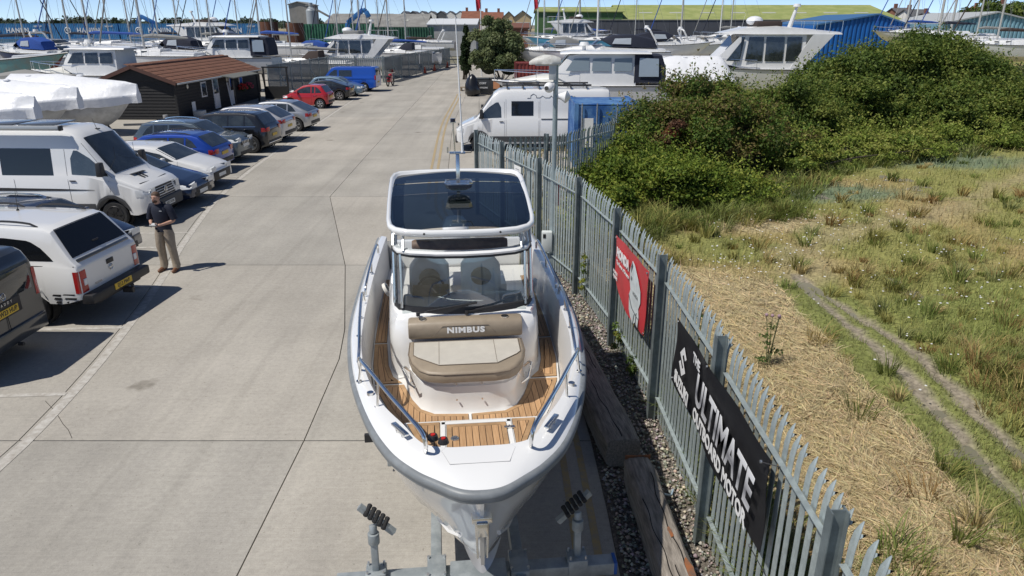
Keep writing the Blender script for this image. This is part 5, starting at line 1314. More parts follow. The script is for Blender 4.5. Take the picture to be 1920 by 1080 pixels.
MB().box((0, -.335, 1.166), (.10, .06, .006), rx=R(25)).build('screen', M('pale_screen', (.55, .57, .58), .2), rc)
for sg in (-1, 1): MB().cyl((sg*.055, -.35, 1.16), (sg*.055, -.36, 1.185), .007, n=8).build('stick', black_plastic, rc)
# ================================================================ timber shed
shed = thing('timber_shed', 'black timber boarded shed with red-brown tiled roof at the edge of the car park', 'shed', (-21.45, 42.0, 0), R(-1.3))
blkw = M('black_boarding', (.016, .016, .017), .75, var=.3, scale=5, stretch=(1, 1, 8))
tile_m = M('roof_tile', (.135, .058, .036), .85, col2=(.20, .10, .065), scale=1.8, bump=.2, bs=20, rand=.12)
SW, SL, SE_, SA = 4.4, 13.2, 2.10, 2.92   # width, length, eave, apex
mb = MB(); mb.prism([(-SW/2, 0), (SW/2, 0), (SW/2, SE_), (0, SA-.08), (-SW/2, SE_)], (1, 0, 0), (0, 0, 1), (0, 0, 0), (0, 1, 0), SL); wall = mb.build('wall', M('black_core', (.01, .01, .01), .8), shed, smooth=0)
for k in range(15):   # lapped boards on the gable
    z = .04+k*.175; w = SW if z+.17 < SE_ else SW*(SA-.1-z-.17)/(SA-SE_)
    if w < .4: continue
    mb = MB(); m_ = blkw; mb.box((0, -.025, z+.09), (w+.04, .03, .18), rx=R(-9)); mb.build('board', blkw, wall, smooth=0)
for k in range(12):
    z = .04+k*.175; MB().box((SW/2+.025, SL/2, z+.09), (.03, SL, .18), ry=R(9)).build('board', blkw, wall, smooth=0)
for x in (-SW/2-.01, SW/2+.01): MB().box((x, -.05, SE_/2), (.12, .12, SE_)).build('corner_post', blkw, wall, smooth=0)
MB().prism([(-SW/2+.1, SE_+.05), (SW/2-.1, SE_+.05), (0, SA-.12)], (1, 0, 0), (0, 0, 1), (0, -.075, 0), (0, 1, 0), .03).build('gable_board', blkw, wall, smooth=0)
sl = math.atan2(SA-SE_, SW/2); rl = math.hypot(SA-SE_, SW/2)+.30; roof = MB()
for sg in (-1, 1): roof.beam((sg*(SW/2+.22)/2-.0, -.3, (SA+SE_-.09)/2-.03), (sg*(SW/2+.22)/2, SL+.2, (SA+SE_-.09)/2-.03), rl, .05, (sg*math.sin(sl), 0, math.cos(sl)))
roof = roof.build('roof', M('roof_felt', (.03, .028, .026), .9), shed, smooth=0)
# tiles: courses of interlocking tiles on the slope facing the road, wide flat tile per 0.33 m
def tile_mesh():
    mb = MB(); rows = []
    for y in (0, .33):
        pass
    prof = [(0, .012), (.04, .03), (.09, .034), (.13, .018), (.17, .012), (.21, .03), (.26, .034), (.30, .018), (.335, .012)]
    a = [(x, 0, z+.028) for x, z in prof]; b = [(x, .46, z) for x, z in prof]
    mb.grid([a, b]); mb.grid([a, [(x, 0, z-.03) for x, _, z in a]])
    return mb.mesh('tile', tile_m, smooth=50)
TM = tile_mesh(); nt_ = 0
for k in range(7):
    for j in range(41):
        if nt_ >= 290: break
        o = obj_from('tile', TM, roof); d = .42*k
        zt = SE_-.06+math.sin(sl)*d+.03; xt = SW/2+.22-math.cos(sl)*d
        mt = Matrix.Identity(4)
        m3 = Matrix(((0, -math.cos(sl), math.sin(sl)), (1, 0, 0), (0, math.sin(sl), math.cos(sl)))).to_4x4()
        o.matrix_local = Matrix.Translation((xt, -.3+j*.335, zt-.05)) @ m3; nt_ += 1
mb = MB(); mb.tube([(0, -.3, SA+.02), (0, SL+.2, SA+.02)], .10, 8); mb.build('ridge_tiles', tile_m, roof)
for sg in (-1, 1): MB().beam((sg*(SW/2+.25), -.32, SE_-.08), (0, -.32, SA+.02), .04, .2, (0, 0, 1)).build('barge_board', M('brown_board', (.10, .045, .032), .7), roof, smooth=0)
MB().tube([(SW/2+.30, -.2, SE_-.10), (SW/2+.30, SL, SE_-.10)], .05, 8).build('gutter', M('gutter_grey', (.45, .46, .46), .5), roof)
wx = SW/2+.05
wframe = M('white_joinery', (.68, .68, .67), .5)
def opening(name, y, z0, w, h, m, parent):
    o = MB().box((wx, y, z0+h/2), (.06, w, h)).build(name, wframe, parent, bevel=.005)
    MB().box((wx+.025, y, z0+h/2), (.03, w-.16, h-.16)).build('pane', m, o, smooth=0); return o
opening('window', 3.6, .95, .75, .9, dark_glass, wall)
dr = opening('door', 5.35, .08, .85, 1.95, dark_glass, wall); MB().box((wx+.03, 5.35, .55), (.04, .72, .9)).build('door_panel', wframe, dr)
dr = opening('door', 8.0, .08, .85, 1.95, dark_glass, wall); MB().box((wx+.03, 8.0, .55), (.04, .72, .9)).build('door_panel', wframe, dr)
opening('window', 9.6, .95, .6, .9, dark_glass, wall)
mb = MB(); mb.beam((SW/2+.55, 5.9, 2.0), (SW/2+.55, 10.4, 2.0), 1.15, .06, (.15, 0, 1)); mb.build('porch_canopy', M('canopy_felt', (.13, .135, .125), .9), shed, smooth=0)
for y in (6.0, 10.2): MB().box((SW/2+1.0, y, .95), (.09, .09, 1.9)).build('porch_post', blkw, shed, smooth=0)
for y in (1.4, 7.2): MB().sphere((wx+.03, y, 1.75), .12, 12, 8, (.5, .8, 1.2)).build('bulkhead_lamp', M('lamp_cream', (.65, .62, .52), .4), wall)
MB().box((wx+.02, 1.9, .45), (.03, .45, .75)).build('notice', wsign, wall)
for k, (yy, col) in enumerate(((51.2, (.5, .02, .02)), (52.4, (.52, .06, .12)))):
    hbk = thing('hanging_basket', ('red flowering hanging basket on the shed porch, the nearer one' if k == 0 else 'pink and red hanging basket on the shed porch, the farther one'), 'flower basket', (-18.75, yy, 1.0), 0, 'hanging baskets on the shed')
    MB().sphere((0, 0, 0), .24, 12, 7, (1, 1, .8)).build('basket', M('basket_green', (.03, .05, .02), .9), hbk)
    mb = MB(); rn = random.Random(k)
    for _ in range(60):
        a, b_ = rn.uniform(0, 6.28), rn.uniform(-.4, 1.4); r = .3
        mb.sphere((r*math.cos(a)*math.cos(b_), r*math.sin(a)*math.cos(b_), .05+r*math.sin(b_)*.8), rn.uniform(.035, .06), 6, 4)
    mb.build('flowers', M('petal_%d' % k, col, .6), hbk, smooth=0)
mb = MB(); mb.beam((-18.55, 48.4, 0), (-18.95, 49.0, 1.55), .1, .03); set_props(mb.build('leaning_plank', wframe, smooth=0), 'white plank leaning against the black shed wall', 'plank')
mb = MB(); mb.box((-18.6, 43.3, .2), (.5, .7, .35)); set_props(mb.build('storage_box', M('pale_box', (.5, .5, .48), .5), bevel=.03), 'pale grey box on the ground by the shed corner', 'box')

# ================================================================ boats ashore
def hull_rings(L, B, zs, depth, fl=.10, bowrise=.25, n=15, stern=.86, vee=.35):
    rings = []
    for i in range(n):
        t = i/(n-1); x = -L/2+L*t
        b = B/2*(stern+(1-stern)*math.sin(min(t/.45, 1)*math.pi/2) if t < .45 else max(.012, (1-((t-.45)/.55)**2.4)))
        z = zs+bowrise*max(0, t-.4)**1.5/.6**1.5
        k = max(0, (t-.55)/.45); zk = z-depth*(1-.0*k); rake = .16*L*k*k
        kz = (z-depth)+(depth*.96)*k**3.2
        r = [(x, b, z), (x-rake*.1, b*(1-fl*.4), z-(z-kz)*.35), (x-rake*.2, b*(1-fl-.25*k), z-(z-kz)*.65), (x-rake*.3, b*(.55-.3*k), z-(z-kz)*.9), (x-rake*.3, .01, kz)]
        rings.append([(a, -c, d) for a, c, d in r]+r[::-1])
    return rings
def sheer_at(L, B, zs, bowrise, t, stern=.86):
    b = B/2*(stern+(1-stern)*math.sin(min(t/.45, 1)*math.pi/2) if t < .45 else max(.012, (1-((t-.45)/.55)**2.4)))
    return -L/2+L*t, b, zs+bowrise*max(0, t-.4)**1.5/.6**1.5
def cabin(mb, pts, k=.85):
    """pts: list of (x, halfwidth, zbase, ztop)"""
    rings = []
    for x, w, z0, z1 in pts:
        rings.append([(x, -w, z0), (x, -w*.96, z0+(z1-z0)*.5), (x, -w*k, z1-.06*(z1 > z0+.1)), (x, -w*k*.7, z1), (x, w*k*.7, z1), (x, w*k, z1-.06*(z1 > z0+.1)), (x, w*.96, z0+(z1-z0)*.5), (x, w, z0)])
    mb.loft(rings)
bw = M('boat_white', (.74, .74, .73), .3, coat=.3, var=.04, scale=1.2)
bw2 = M('boat_cream', (.66, .65, .60), .35, var=.06, scale=1.5)
antif = M('antifoul_navy', (.03, .04, .07), .8); antifr = M('antifoul_red', (.17, .05, .04), .85, var=.2, scale=3)
canvas_n = M('canvas_navy', (.014, .018, .035), .8); canvas_b = M('canvas_blue', (.015, .07, .32), .75); canvas_g = M('canvas_grey', (.25, .25, .24), .85); canvas_k = M('canvas_brown', (.05, .035, .03), .85)
wrap_m = M('shrink_wrap', (.80, .81, .83), .35, var=.03, scale=2, bump=.9, bs=4.5, coat=.3)
pvc = clear_glass('clear_pvc', (.62, .68, .72), .12)
def cradle(t, L, zk, B):
    mb = MB()
    for x in (-.28*L, .12*L):
        mb.box((x, 0, zk/2), (.35, .3, max(zk, .1)))
        for sg in (-1, 1): mb.beam((x, sg*B*.55, 0), (x, sg*B*.33, zk+.55), .07, .07)
    mb.build('cradle', M('cradle_steel', (.10, .09, .085), .8), t, smooth=0)
def guard_rail(t, L, B, zs, br, t0=.5, h=.55, mat=None, both=True):
    for sg in (-1, 1):
        P = []; mb = MB()
        for k in np.linspace(t0, .985, 9):
            x, b, z = sheer_at(L, B, zs, br, float(k)); P.append((x, sg*b*.95, z+h))
        mb.tube(P, .02, 5)
        for p in P[::2]: mb.tube([p, (p[0], p[1], p[2]-h)], .014, 4)
        mb.build('guard_rail', mat or steel, t, smooth=40)
def motor(name, label, u, v, Y, L, B, rz, cab=None, depth=1.25, hullm=None, style='cruiser', canv=None, br=.3, group='boats stored ashore', arch=False, rails=True, fly=False, zs=None, glass=None, dinghy=False, lower=None, tall=0.):
    """u, v, Y: the middle of the sheer line in the photograph and its distance"""
    p = at(u, v, Y); zs = zs or max(p.z, depth*.8)
    t = thing(name, label, 'boat', (p.x, Y, 0), rz, group); hm_ = hullm or bw; gm = glass or dark_glass
    rg = hull_rings(L, B, zs, depth, bowrise=br); mb = MB(); mb.loft(rg, ring_closed=False, cap=True); hl_ = mb.build('hull', hm_, t, smooth=40)
    if lower:
        mb = MB(); mb.loft([[(x, y*1.004, z-.004) for x, y, z in r[2:8]] for r in rg], ring_closed=False, cap=False); mb.build('antifouling', lower, hl_, smooth=40)
    mb = MB(); rows = [[r[0] for r in rg], [((r[0][0]), 0, r[0][2]+.06) for r in rg], [r[-1] for r in rg]]; mb.grid(rows); mb.build('deck', bw if hullm is None or hullm is bw else bw2, t, smooth=40)
    mb = MB(); 
    for sg in (0, -1): mb.tube([(r[sg][0], r[sg][1]*1.01, r[sg][2]-.02) for r in rg], .03, 5)
    mb.build('rub_strake', black_rub if style != 'sail' else M('strake_wood', (.2, .12, .07), .7), hl_)
    h = L/2
    if style == 'cruiser':
        mb = MB(); cabin(mb, [(h*.72, B*.10, zs+br*.6, zs+br*.6+.05), (h*.45, B*.28, zs+.12, zs+.38), (h*.15, B*.36, zs+.05, zs+.52), (h*.02, B*.38, zs+.02, zs+.58)]); mb.build('foredeck_cabin', bw, t, smooth=35)
        mb = MB(); rows = []
        for k in range(6):
            f = k/5; rows.append([(h*.14-.55*f+.18*math.cos(a)*1.6, B*.40*math.sin(a)*1., zs+.50+.42*f) for a in np.linspace(-1.3, 1.3, 11)])
        mb.grid(rows); ws_ = mb.build('windscreen', gm, t, smooth=60)
        mb = MB(); mb.tube(rows[-1], .03, 5); mb.build('screen_frame', bw, ws_)
        mb = MB(); cabin(mb, [(h*.06, B*.40, zs-.05, zs+.40), (-h*.3, B*.42, zs-.05, zs+.34), (-h*.92, B*.40, zs-.05, zs+.22)], .97); mb.build('cockpit_coaming', bw, t, smooth=35)
        if canv:
            mb = MB(); z1 = zs+1.35
            cabin(mb, [(h*.02, B*.36, zs+.86, zs+.96), (-h*.14, B*.39, zs+.40, z1-.05), (-h*.42, B*.40, zs+.36, z1), (-h*.74, B*.36, zs+.30, z1-.35), (-h*.8, B*.34, zs+.28, zs+.45)], .86); cv = mb.build('canvas_canopy', canv, t, smooth=35)
            for sg in (-1, 1):
                mb = MB(); mb.add([(-h*.12, sg*B*.402, zs+.62), (-h*.40, sg*B*.412, zs+.58), (-h*.40, sg*B*.385, z1-.28), (-h*.16, sg*B*.372, z1-.32)], [(0, 1, 2, 3)]); mb.build('clear_panel', M('milky_panel', (.42, .46, .50), .15), cv, smooth=0)
        if arch:
            mb = MB(); mb.tube([(-h*.35, -B*.42, zs+.3), (-h*.5, -B*.38, zs+1.45), (-h*.52, -B*.3, zs+1.6), (-h*.52, B*.3, zs+1.6), (-h*.5, B*.38, zs+1.45), (-h*.35, B*.42, zs+.3)], .09, 8); ar = mb.build('radar_arch', bw, t)
            mb = MB(); mb.cyl((-h*.52, 0, zs+1.68), (-h*.52, 0, zs+1.9), .26, .2, n=14); mb.build('radar_dome', bw, ar)
            MB().tube([(-h*.52, B*.28, zs+1.6), (-h*.6, B*.28, zs+3.4)], [.02, .01], 5).build('aerial', bw, ar)
    elif style == 'pilothouse':
        ct = zs+1.62
        mb = MB(); cabin(mb, [(h*.80, B*.10, zs+br*.7, zs+br*.7+.08), (h*.5, B*.30, zs+.15, zs+.42), (h*.18, B*.38, zs+.05, zs+.60)]); mb.build('foredeck_cabin', bw2, t, smooth=35)
        mb = MB(); cabin(mb, [(h*.30, B*.36, zs+.50, zs+.58), (h*.12, B*.40, zs+.1, ct-.10), (-.02*h, B*.42, zs+.0, ct), (-h*.5, B*.42, zs+.0, ct-.02), (-h*.62, B*.40, zs+.0, ct-.06)], .88); wh = mb.build('wheelhouse', bw, t, smooth=35)
        mb = MB(); cabin(mb, [(h*.22, B*.34, ct-.10, ct-.04), (h*.1, B*.43, ct-.07, ct+.06), (-h*.55, B*.45, ct-.07, ct+.06), (-h*.78, B*.40, ct-.08, ct)], .95); mb.build('wheelhouse_roof', bw, wh, smooth=35)
        for sg in (-1, 1):
            for xa, xb in ((.16, -.10), (-.13, -.34), (-.37, -.57)):
                mb = MB(); mb.add([(h*xa, sg*B*.421, zs+.72), (h*xb, sg*B*.421, zs+.72), (h*xb, sg*B*.392, ct-.26), (h*xa-(.42 if xa > 0 else .04), sg*B*.392, ct-.3)], [(0, 1, 2, 3)]); mb.build('window', gm, wh, smooth=0)
        mb = MB(); mb.add([(h*.285, -B*.33, zs+.62), (h*.285, B*.33, zs+.62), (h*.145, B*.33, ct-.16), (h*.145, -B*.33, ct-.16)], [(0, 1, 2, 3)]); mb.build('windscreen', M('green_glass', (.12, .24, .24), .08, coat=.3), wh, smooth=0)
        mb = MB(); mb.cyl((-.05*h, 0, ct+.05), (-.05*h, 0, ct+.30), .1, .1, n=8); mb.cyl((-.05*h, 0, ct+.30), (-.05*h, 0, ct+.48), .28, .2, n=14); mb.build('radar_dome', bw, wh)
        if canv:
            mb = MB(); cabin(mb, [(-h*.60, B*.41, zs+.15, ct-.03), (-h*.9, B*.38, zs+.15, ct-.12), (-h*.95, B*.37, zs+.15, zs+.9)], .93); cv = mb.build('canvas_canopy', canv, t, smooth=30)
            for sg in (-1, 1):
                mb = MB(); mb.add([(-h*.65, sg*B*.418, zs+.45), (-h*.87, sg*B*.405, zs+.45), (-h*.86, sg*B*.386, ct-.3), (-h*.65, sg*B*.4, ct-.26)], [(0, 1, 2, 3)]); mb.build('clear_panel', M('pvc_blue_grey', (.34, .40, .46), .12), cv, smooth=0)
    elif style == 'flybridge':
        ct = zs+1.9+tall
        mb = MB(); cabin(mb, [(h*.80, B*.12, zs+br*.6, zs+br*.6+.08), (h*.45, B*.34, zs+.1, zs+.5)]); mb.build('foredeck_cabin', bw, t, smooth=35)
        mb = MB(); cabin(mb, [(h*.48, B*.36, zs+.44, zs+.52), (h*.20, B*.41, zs+.1, ct-.08), (h*.0, B*.43, zs, ct), (-h*.55, B*.43, zs, ct)], .93); wh = mb.build('saloon', bw, t, smooth=35)
        for sg in (-1, 1):
            for xa, xb, x2 in ((.36, .20, .16), (.14, -.06, .11), (-.09, -.30, -.09), (-.33, -.5, -.33)):
                mb = MB(); mb.add([(h*xa, sg*B*.436, zs+.5), (h*xb, sg*B*.436, zs+.5), (h*xb, sg*B*.413, ct-.22), (h*x2, sg*B*.413, ct-.22)], [(0, 1, 2, 3)]); mb.build('window', gm, wh, smooth=0)
        mb = MB(); mb.add([(h*.45, -B*.33, zs+.60), (h*.45, B*.33, zs+.60), (h*.23, B*.36, ct-.18), (h*.23, -B*.36, ct-.18)], [(0, 1, 2, 3)]); mb.build('windscreen', gm, wh, smooth=0)
        mb = MB(); cabin(mb, [(h*.42, B*.30, ct-.02, ct+.02), (h*.12, B*.45, ct-.06, ct+.38), (-h*.2, B*.46, ct-.06, ct+.46), (-h*.95, B*.42, ct-.06, ct+.08)], .95); fb = mb.build('flybridge', bw, t, smooth=35)
        mb = MB(); mb.box((-h*.12, 0, ct+.55), (1.6, B*.7, .35)); mb.build('covered_helm', canvas_k if canv is None else canv, fb, bevel=.1)
        mb = MB(); mb.sphere((h*.0, 0, ct+.75), .5, 10, 6, (1.1, 1.2, .6)); mb.build('seat_cover', wrap_m, fb)
        mb = MB(); mb.tube([(-h*.42, 0, ct+.3), (-h*.48, 0, ct+1.6)], [.16, .09], 8); mb.cyl((-h*.48, 0, ct+1.6), (-h*.48, 0, ct+1.78), .26, .2, n=14); mb.build('radar_mast', bw, fb)
        mb = MB()
        for sg in (-1, 1):
            mb.tube([(-h*.4, sg*B*.42, ct+.75), (-h*.94, sg*B*.40, ct+.75)], .02, 5)
            for x in (-.5, -.65, -.8, -.94): mb.tube([(h*x, sg*B*.41, ct+.05), (h*x, sg*B*.41, ct+.75)], .016, 4)
        mb.build('fly_rail', steel, fb)
        for sg in (-1, 1): MB().prism([(-h*.55, zs+.1), (-h*.40, zs+.1), (-h*.62, ct-.05), (-h*.86, ct-.05)], (1, 0, 0), (0, 0, 1), (0, sg*B*.42, 0), (0, 1, 0), .06).build('wing_panel', bw, wh, smooth=0)
    elif style == 'dinghy':
        mb = MB(); cabin(mb, [(h*.8, B*.1, zs+br*.7, zs+br*.7+.06), (h*.3, B*.4, zs, zs+.3), (-h*.2, B*.44, zs, zs+.5), (-h*.9, B*.42, zs, zs+.2)], .6); mb.build('cover', canv or canvas_g, t, smooth=35)
    if rails: guard_rail(t, L, B, zs, br)
    zk = zs-depth
    if zk > .05: cradle(t, L, zk, B)
    return t
def sail(label, u, v, Y, L, B, rz, mast=11., hullm=None, cover=None, depth=1.3, group='sailing boats ashore', mt=.12, lean=0., dodger=None, rust=False, lower=None, boom=True, mr=.075, mastm=None):
    t = motor('sailing_boat', label, u, v, Y, L, B, rz, style='none', hullm=hullm, depth=depth, br=.25, group=group, lower=lower)
    zs = max(at(u, v, Y).z, depth*.8); h = L/2
    mb = MB(); cabin(mb, [(h*.5, B*.15, zs+.1, zs+.22), (h*.3, B*.26, zs+.05, zs+.42), (-h*.1, B*.32, zs+.03, zs+.50), (-h*.28, B*.32, zs+.03, zs+.52)]); cr = mb.build('coachroof', bw, t, smooth=35)
    for sg in (-1, 1):
        for xa in (.22, .02, -.16): MB().box((h*xa, sg*B*.285, zs+.30), (.45, .04, .12)).build('window', dark_glass, cr, bevel=.01)
    mb = MB(); cabin(mb, [(-h*.3, B*.36, zs, zs+.30), (-h*.9, B*.34, zs, zs+.22)], .98); mb.build('cockpit_coaming', bw, t, smooth=35)
    x0 = h*mt
    am = mastm or M('mast_alloy', (.50, .49, .46), .45, .3)
    mb = MB(); mb.tube([(x0, 0, zs+.3), (x0+lean, 0, zs+mast)], [mr, mr*.8], 8); ms = mb.build('mast', am, t)
    mb = MB()
    for f in (.45, .72):
        zz = zs+mast*f; mb.beam((x0+lean*f, -B*.32*(1.15-f*.5), zz+.05), (x0+lean*f, B*.32*(1.15-f*.5), zz+.05), .06, .03)
    mb.build('spreader', am, ms, smooth=0)
    mb = MB(); tip = (x0+lean, 0, zs+mast); r_ = .013
    mb.tube([tip, (h*.97, 0, zs+.35)], r_, 4); mb.tube([tip, (-h*.97, 0, zs+.1)], r_, 4)
    for sg in (-1, 1): mb.tube([tip, (x0+lean*.45, sg*B*.32*.92, zs+mast*.45), (x0-.1, sg*B*.46, zs)], r_, 4); mb.tube([(x0+lean*.45, 0, zs+mast*.46), (x0-.5, sg*B*.46, zs)], r_, 4)
    mb.build('rigging', M('rigging_wire', (.25, .26, .27), .5, .5), ms)
    if cover is not None:
        mb = MB(); mb.tube([(h*.94, 0, zs+.9), (x0+(h*.94-x0)*.12, 0, zs+mast*.86)], [.06, .05], 6); mb.build('furled_jib', cover, t)
    if boom:
        mb = MB(); mb.tube([(x0-.05, 0, zs+1.35), (x0-.8, 0, zs+1.42), (-h*.55, 0, zs+1.30), (-h*.72, 0, zs+1.25)], [.10, .17, .12, .05], 8); mb.build('boom_cover', cover or canvas_b, t)
    if dodger:
        mb = MB(); cabin(mb, [(-h*.12, B*.26, zs+.45, zs+.55), (-h*.24, B*.30, zs+.35, zs+1.1), (-h*.42, B*.30, zs+.35, zs+1.15)], .85); mb.build('spray_hood', dodger, t, smooth=35)
    return t
def wrapped(label, loc, rz, L, B, zs, zt, depth=1.3, peak=.45, cm=None, seed=1):
    t = thing('wrapped_boat', label, 'boat', (loc[0], loc[1], 0), rz, 'shrink-wrapped boats'); rg = hull_rings(L, B, zs, depth, bowrise=.22); rn = random.Random(seed)
    MB().loft(rg, ring_closed=False, cap=True).build('hull', M('weathered_hull', (.40, .40, .39), .5, col2=(.62, .62, .61), scale=2.2, thr=(.3, .6)), t, smooth=40)
    mb = MB(); rings = []; n = 31
    for i in range(n):
        f = i/(n-1); q = f*(len(rg)-1); a0 = rg[int(min(q, len(rg)-2))][-1]; b0 = rg[int(min(q, len(rg)-2))+1][-1]; e = q-min(int(q), len(rg)-2)
        x, b, z = (a0[k]+(b0[k]-a0[k])*e for k in range(3)); b = max(b, .16)
        x = x+(.12 if f > .97 else 0)
        g = 0 if f < .0 else (f/.10)**.7 if f < .10 else 1 if f < peak else 1-.62*((f-peak)/(.93-peak)) if f < .93 else .38*(1-(f-.93)/.07*.55)
        top_ = z+.10+(zt-zs)*(.25+.75*g)
        j = lambda s: rn.uniform(-s, s); sg_ = .05*math.sin(f*math.pi*6+seed)      # film sags between the battens
        low = z-.40+j(.05)
        half = [(x+j(.02), b*1.015+.015+j(.012), low), (x, b*1.02+.025, z-.06), (x, b*1.02+.03, z+.03), (x, b*.97+j(.01), z+.07+j(.015)), (x, b*.66+j(.02), z+(top_-z)*.50-sg_*.8), (x, b*.30+j(.02), z+(top_-z)*.86-sg_*.5), (x, .05, top_+j(.02)), (x, 0, top_+.01)]
        rings.append([(a, -c, d) for a, c, d in half]+half[::-1][1:])
    mb.loft(rings, ring_closed=False, cap=True); w = mb.build('shrink_wrap', cm or wrap_m, t, smooth=75)
    cradle(t, L, max(zs-depth, .15), B)
    for k in range(3):
        x = L*(-.25+.17*k); MB().sphere((x, .25*rn.uniform(-1, 1), zt+.02), .10, 8, 5, (1.8, 1, .55)).build('wrap_vent', wrap_m, w)
    return t
wrapped('largest shrink-wrapped white boat with streaked grey hull in front of the black shed', (-21.9, 36.2), R(-5), 7.0, 2.8, 1.72, 2.80, seed=1, depth=1.5)
wrapped('white shrink-wrapped boat with crinkled nose, second from the camper van', (-22.6, 32.2), R(-8), 7.6, 2.6, 1.95, 2.9, seed=2)
wrapped('white shrink-wrapped boat right behind the camper van roof at the left edge', (-21.6, 28.2), R(-9), 7.0, 2.6, 2.0, 2.85, seed=3)
mb = MB(); mb.box((-17.3, 36.3, .45), (.22, .3, .26)); mb.cyl((-17.3, 36.2, .62), (-17.3, 36.2, .95), .12, n=12); mb.beam((-17.4, 36.3, .5), (-19.5, 36.3, .45), .12, .1)
set_props(mb.build('trailer_winch', M('winch_grey', (.3, .3, .3), .6), bevel=.01), 'grey trailer winch post under the nose of the largest wrapped boat', 'winch')

# ---- left yard, nearer boats first
motor('motor_boat', 'white wheelhouse motor boat with green-tinted windows left of the shed roof', 172, 139, 47.5, 8.0, 2.9, R(176), style='pilothouse', br=.25)
motor('covered_dinghy', 'grey covered dinghy with black tube at the far left', 60, 146, 47, 5.2, 2.2, R(5), style='dinghy', canv=canvas_g, hullm=M('dinghy_grey', (.2, .2, .2), .6), rails=False, depth=.9)
teal = M('teal_hull', (.16, .33, .31), .6, col2=(.22, .27, .23), scale=1.5)
motor('fishing_boat', 'teal hull with rust red bottom lying at the left edge', 10, 112, 57, 9.5, 3.0, R(4), style='none', hullm=teal, depth=2.2, lower=antifr, rails=False, br=.5)
motor('motor_boat', 'white cruiser with navy hull side and small windows below the black yacht', 118, 108, 62, 7.5, 2.7, R(6), style='cruiser', hullm=bw, lower=antif, canv=None)
motor('motor_boat', 'white cruiser with sloping windscreen in front of the black-hulled yacht', 112, 93, 74, 8, 2.8, R(-4), style='cruiser', hullm=bw, arch=True)
motor('motor_boat', 'white cruiser with blue cockpit cover near the left edge', 50, 99, 68, 6.5, 2.5, R(170), style='cruiser', hullm=M('navy_hull', (.02, .035, .09), .35), canv=canvas_b)
sail('long black-hulled sailing yacht with white deck before the blue containers', 185, 86, 84, 15, 3.8, R(178), 14, hullm=M('black_hull', (.012, .012, .014), .25), depth=1.8, cover=canvas_b, mr=.11)
sail('sailing yacht with black boom cover at the left, under the first blue container', 90, 84, 92, 11, 3.2, R(8), 13, cover=canvas_k, mr=.10, dodger=canvas_k)
sail('white sailing yacht at the extreme left with a bare mast', 40, 92, 80, 9, 3, R(10), 12, mr=.09, cover=canvas_n)
motor('motor_yacht', 'white motor yacht with raked arch before the third blue container', 405, 77, 98, 12, 3.6, R(-8), style='flybridge', br=.5)
motor('motor_boat', 'white hard-top cruiser behind the ridge of the shed', 425, 107, 60.5, 8.2, 2.9, R(178), style='pilothouse', br=.3, canv=canvas_n)
motor('motor_boat', 'white open boat with dark frame left of the shed ridge', 320, 98, 66, 7, 2.6, R(170), style='cruiser', canv=canvas_n)
sail('white yacht with grey deck behind the shed roof', 285, 104, 57, 8.6, 2.8, R(174), 12, mr=.085, cover=canvas_g)
sail('white sailing yacht with bright blue sail bag between the shed and rusty tanks', 500, 86, 82, 10.5, 3.1, R(172), 13, cover=canvas_b, mr=.1)
sail('white sailing yacht behind the mesh fence with cream deck gear', 560, 118, 72, 11, 3.4, R(176), 14, cover=canvas_g, mr=.08, dodger=canvas_k, hullm=bw)
motor('motor_yacht', 'white flybridge motor yacht with brown trim behind the far palisade', 655, 108, 77, 10.5, 3.5, R(178), style='flybridge', br=.3, canv=canvas_g)
sail('white sailing yacht with blue boom cover right of the flybridge yacht', 740, 99, 90, 11, 3.3, R(176), 14, cover=canvas_b, mr=.1, dodger=canvas_n)
sail('white sailing yacht with dark boom before the green sheet wall', 770, 92, 101, 10, 3.2, R(186), 14, cover=canvas_k, mr=.09)
motor('motor_boat', 'small white cruiser by the end of the mesh fence', 808, 79, 118, 8, 2.8, R(170), style='cruiser', arch=True)
motor('motor_boat', 'white cruiser with blue cover between tanks and flybridge yacht', 570, 97, 92, 8, 2.8, R(176), style='cruiser', canv=canvas_b)
K = [(140, 84, 96, 13, .11, 'grey mast of a white yacht before the second blue container'), (215, 82, 108, 12, .08, 'slim-masted white yacht right of the second container joint'), (258, 90, 88, 13, .085, 'white yacht with twin thin masts near the blue digger arm'), (308, 82, 104, 13, .12, 'white yacht with thick tan mast before the third container'), (345, 84, 100, 12, .09, 'white yacht with dark forestay before the third container'), (388, 85, 96, 12, .085, 'white yacht whose mast leans left of the arch yacht'), (408, 86, 94, 12, .085, 'white yacht whose mast crosses the arch yacht'), (458, 82, 104, 13, .09, 'white yacht with pale mast beyond the shed end'), (520, 84, 104, 12, .07, 'white yacht with slim mast before the rusty tanks'),
     (642, 84, 102, 15, .10, 'white yacht with tall white mast before the green sheet wall'), (672, 84, 108, 15, .09, 'white yacht with mast left of the blue crane'), (684, 85, 112, 15, .13, 'white yacht with thickest pale mast behind the flybridge yacht'), (696, 83, 118, 13, .09, 'white yacht with mast right of the blue crane'), (718, 84, 114, 13, .08, 'white yacht with slim dark mast before the grey barn')]
for i, (u, v, Y, m_, mr, lb) in enumerate(K):
    sail(lb, u, v, Y, 8.5+(i % 4)*.6, 2.9, R(170+(i*37) % 25), m_, cover=(canvas_n, canvas_b, canvas_g)[i % 3], mr=mr, boom=(i % 3 != 1))
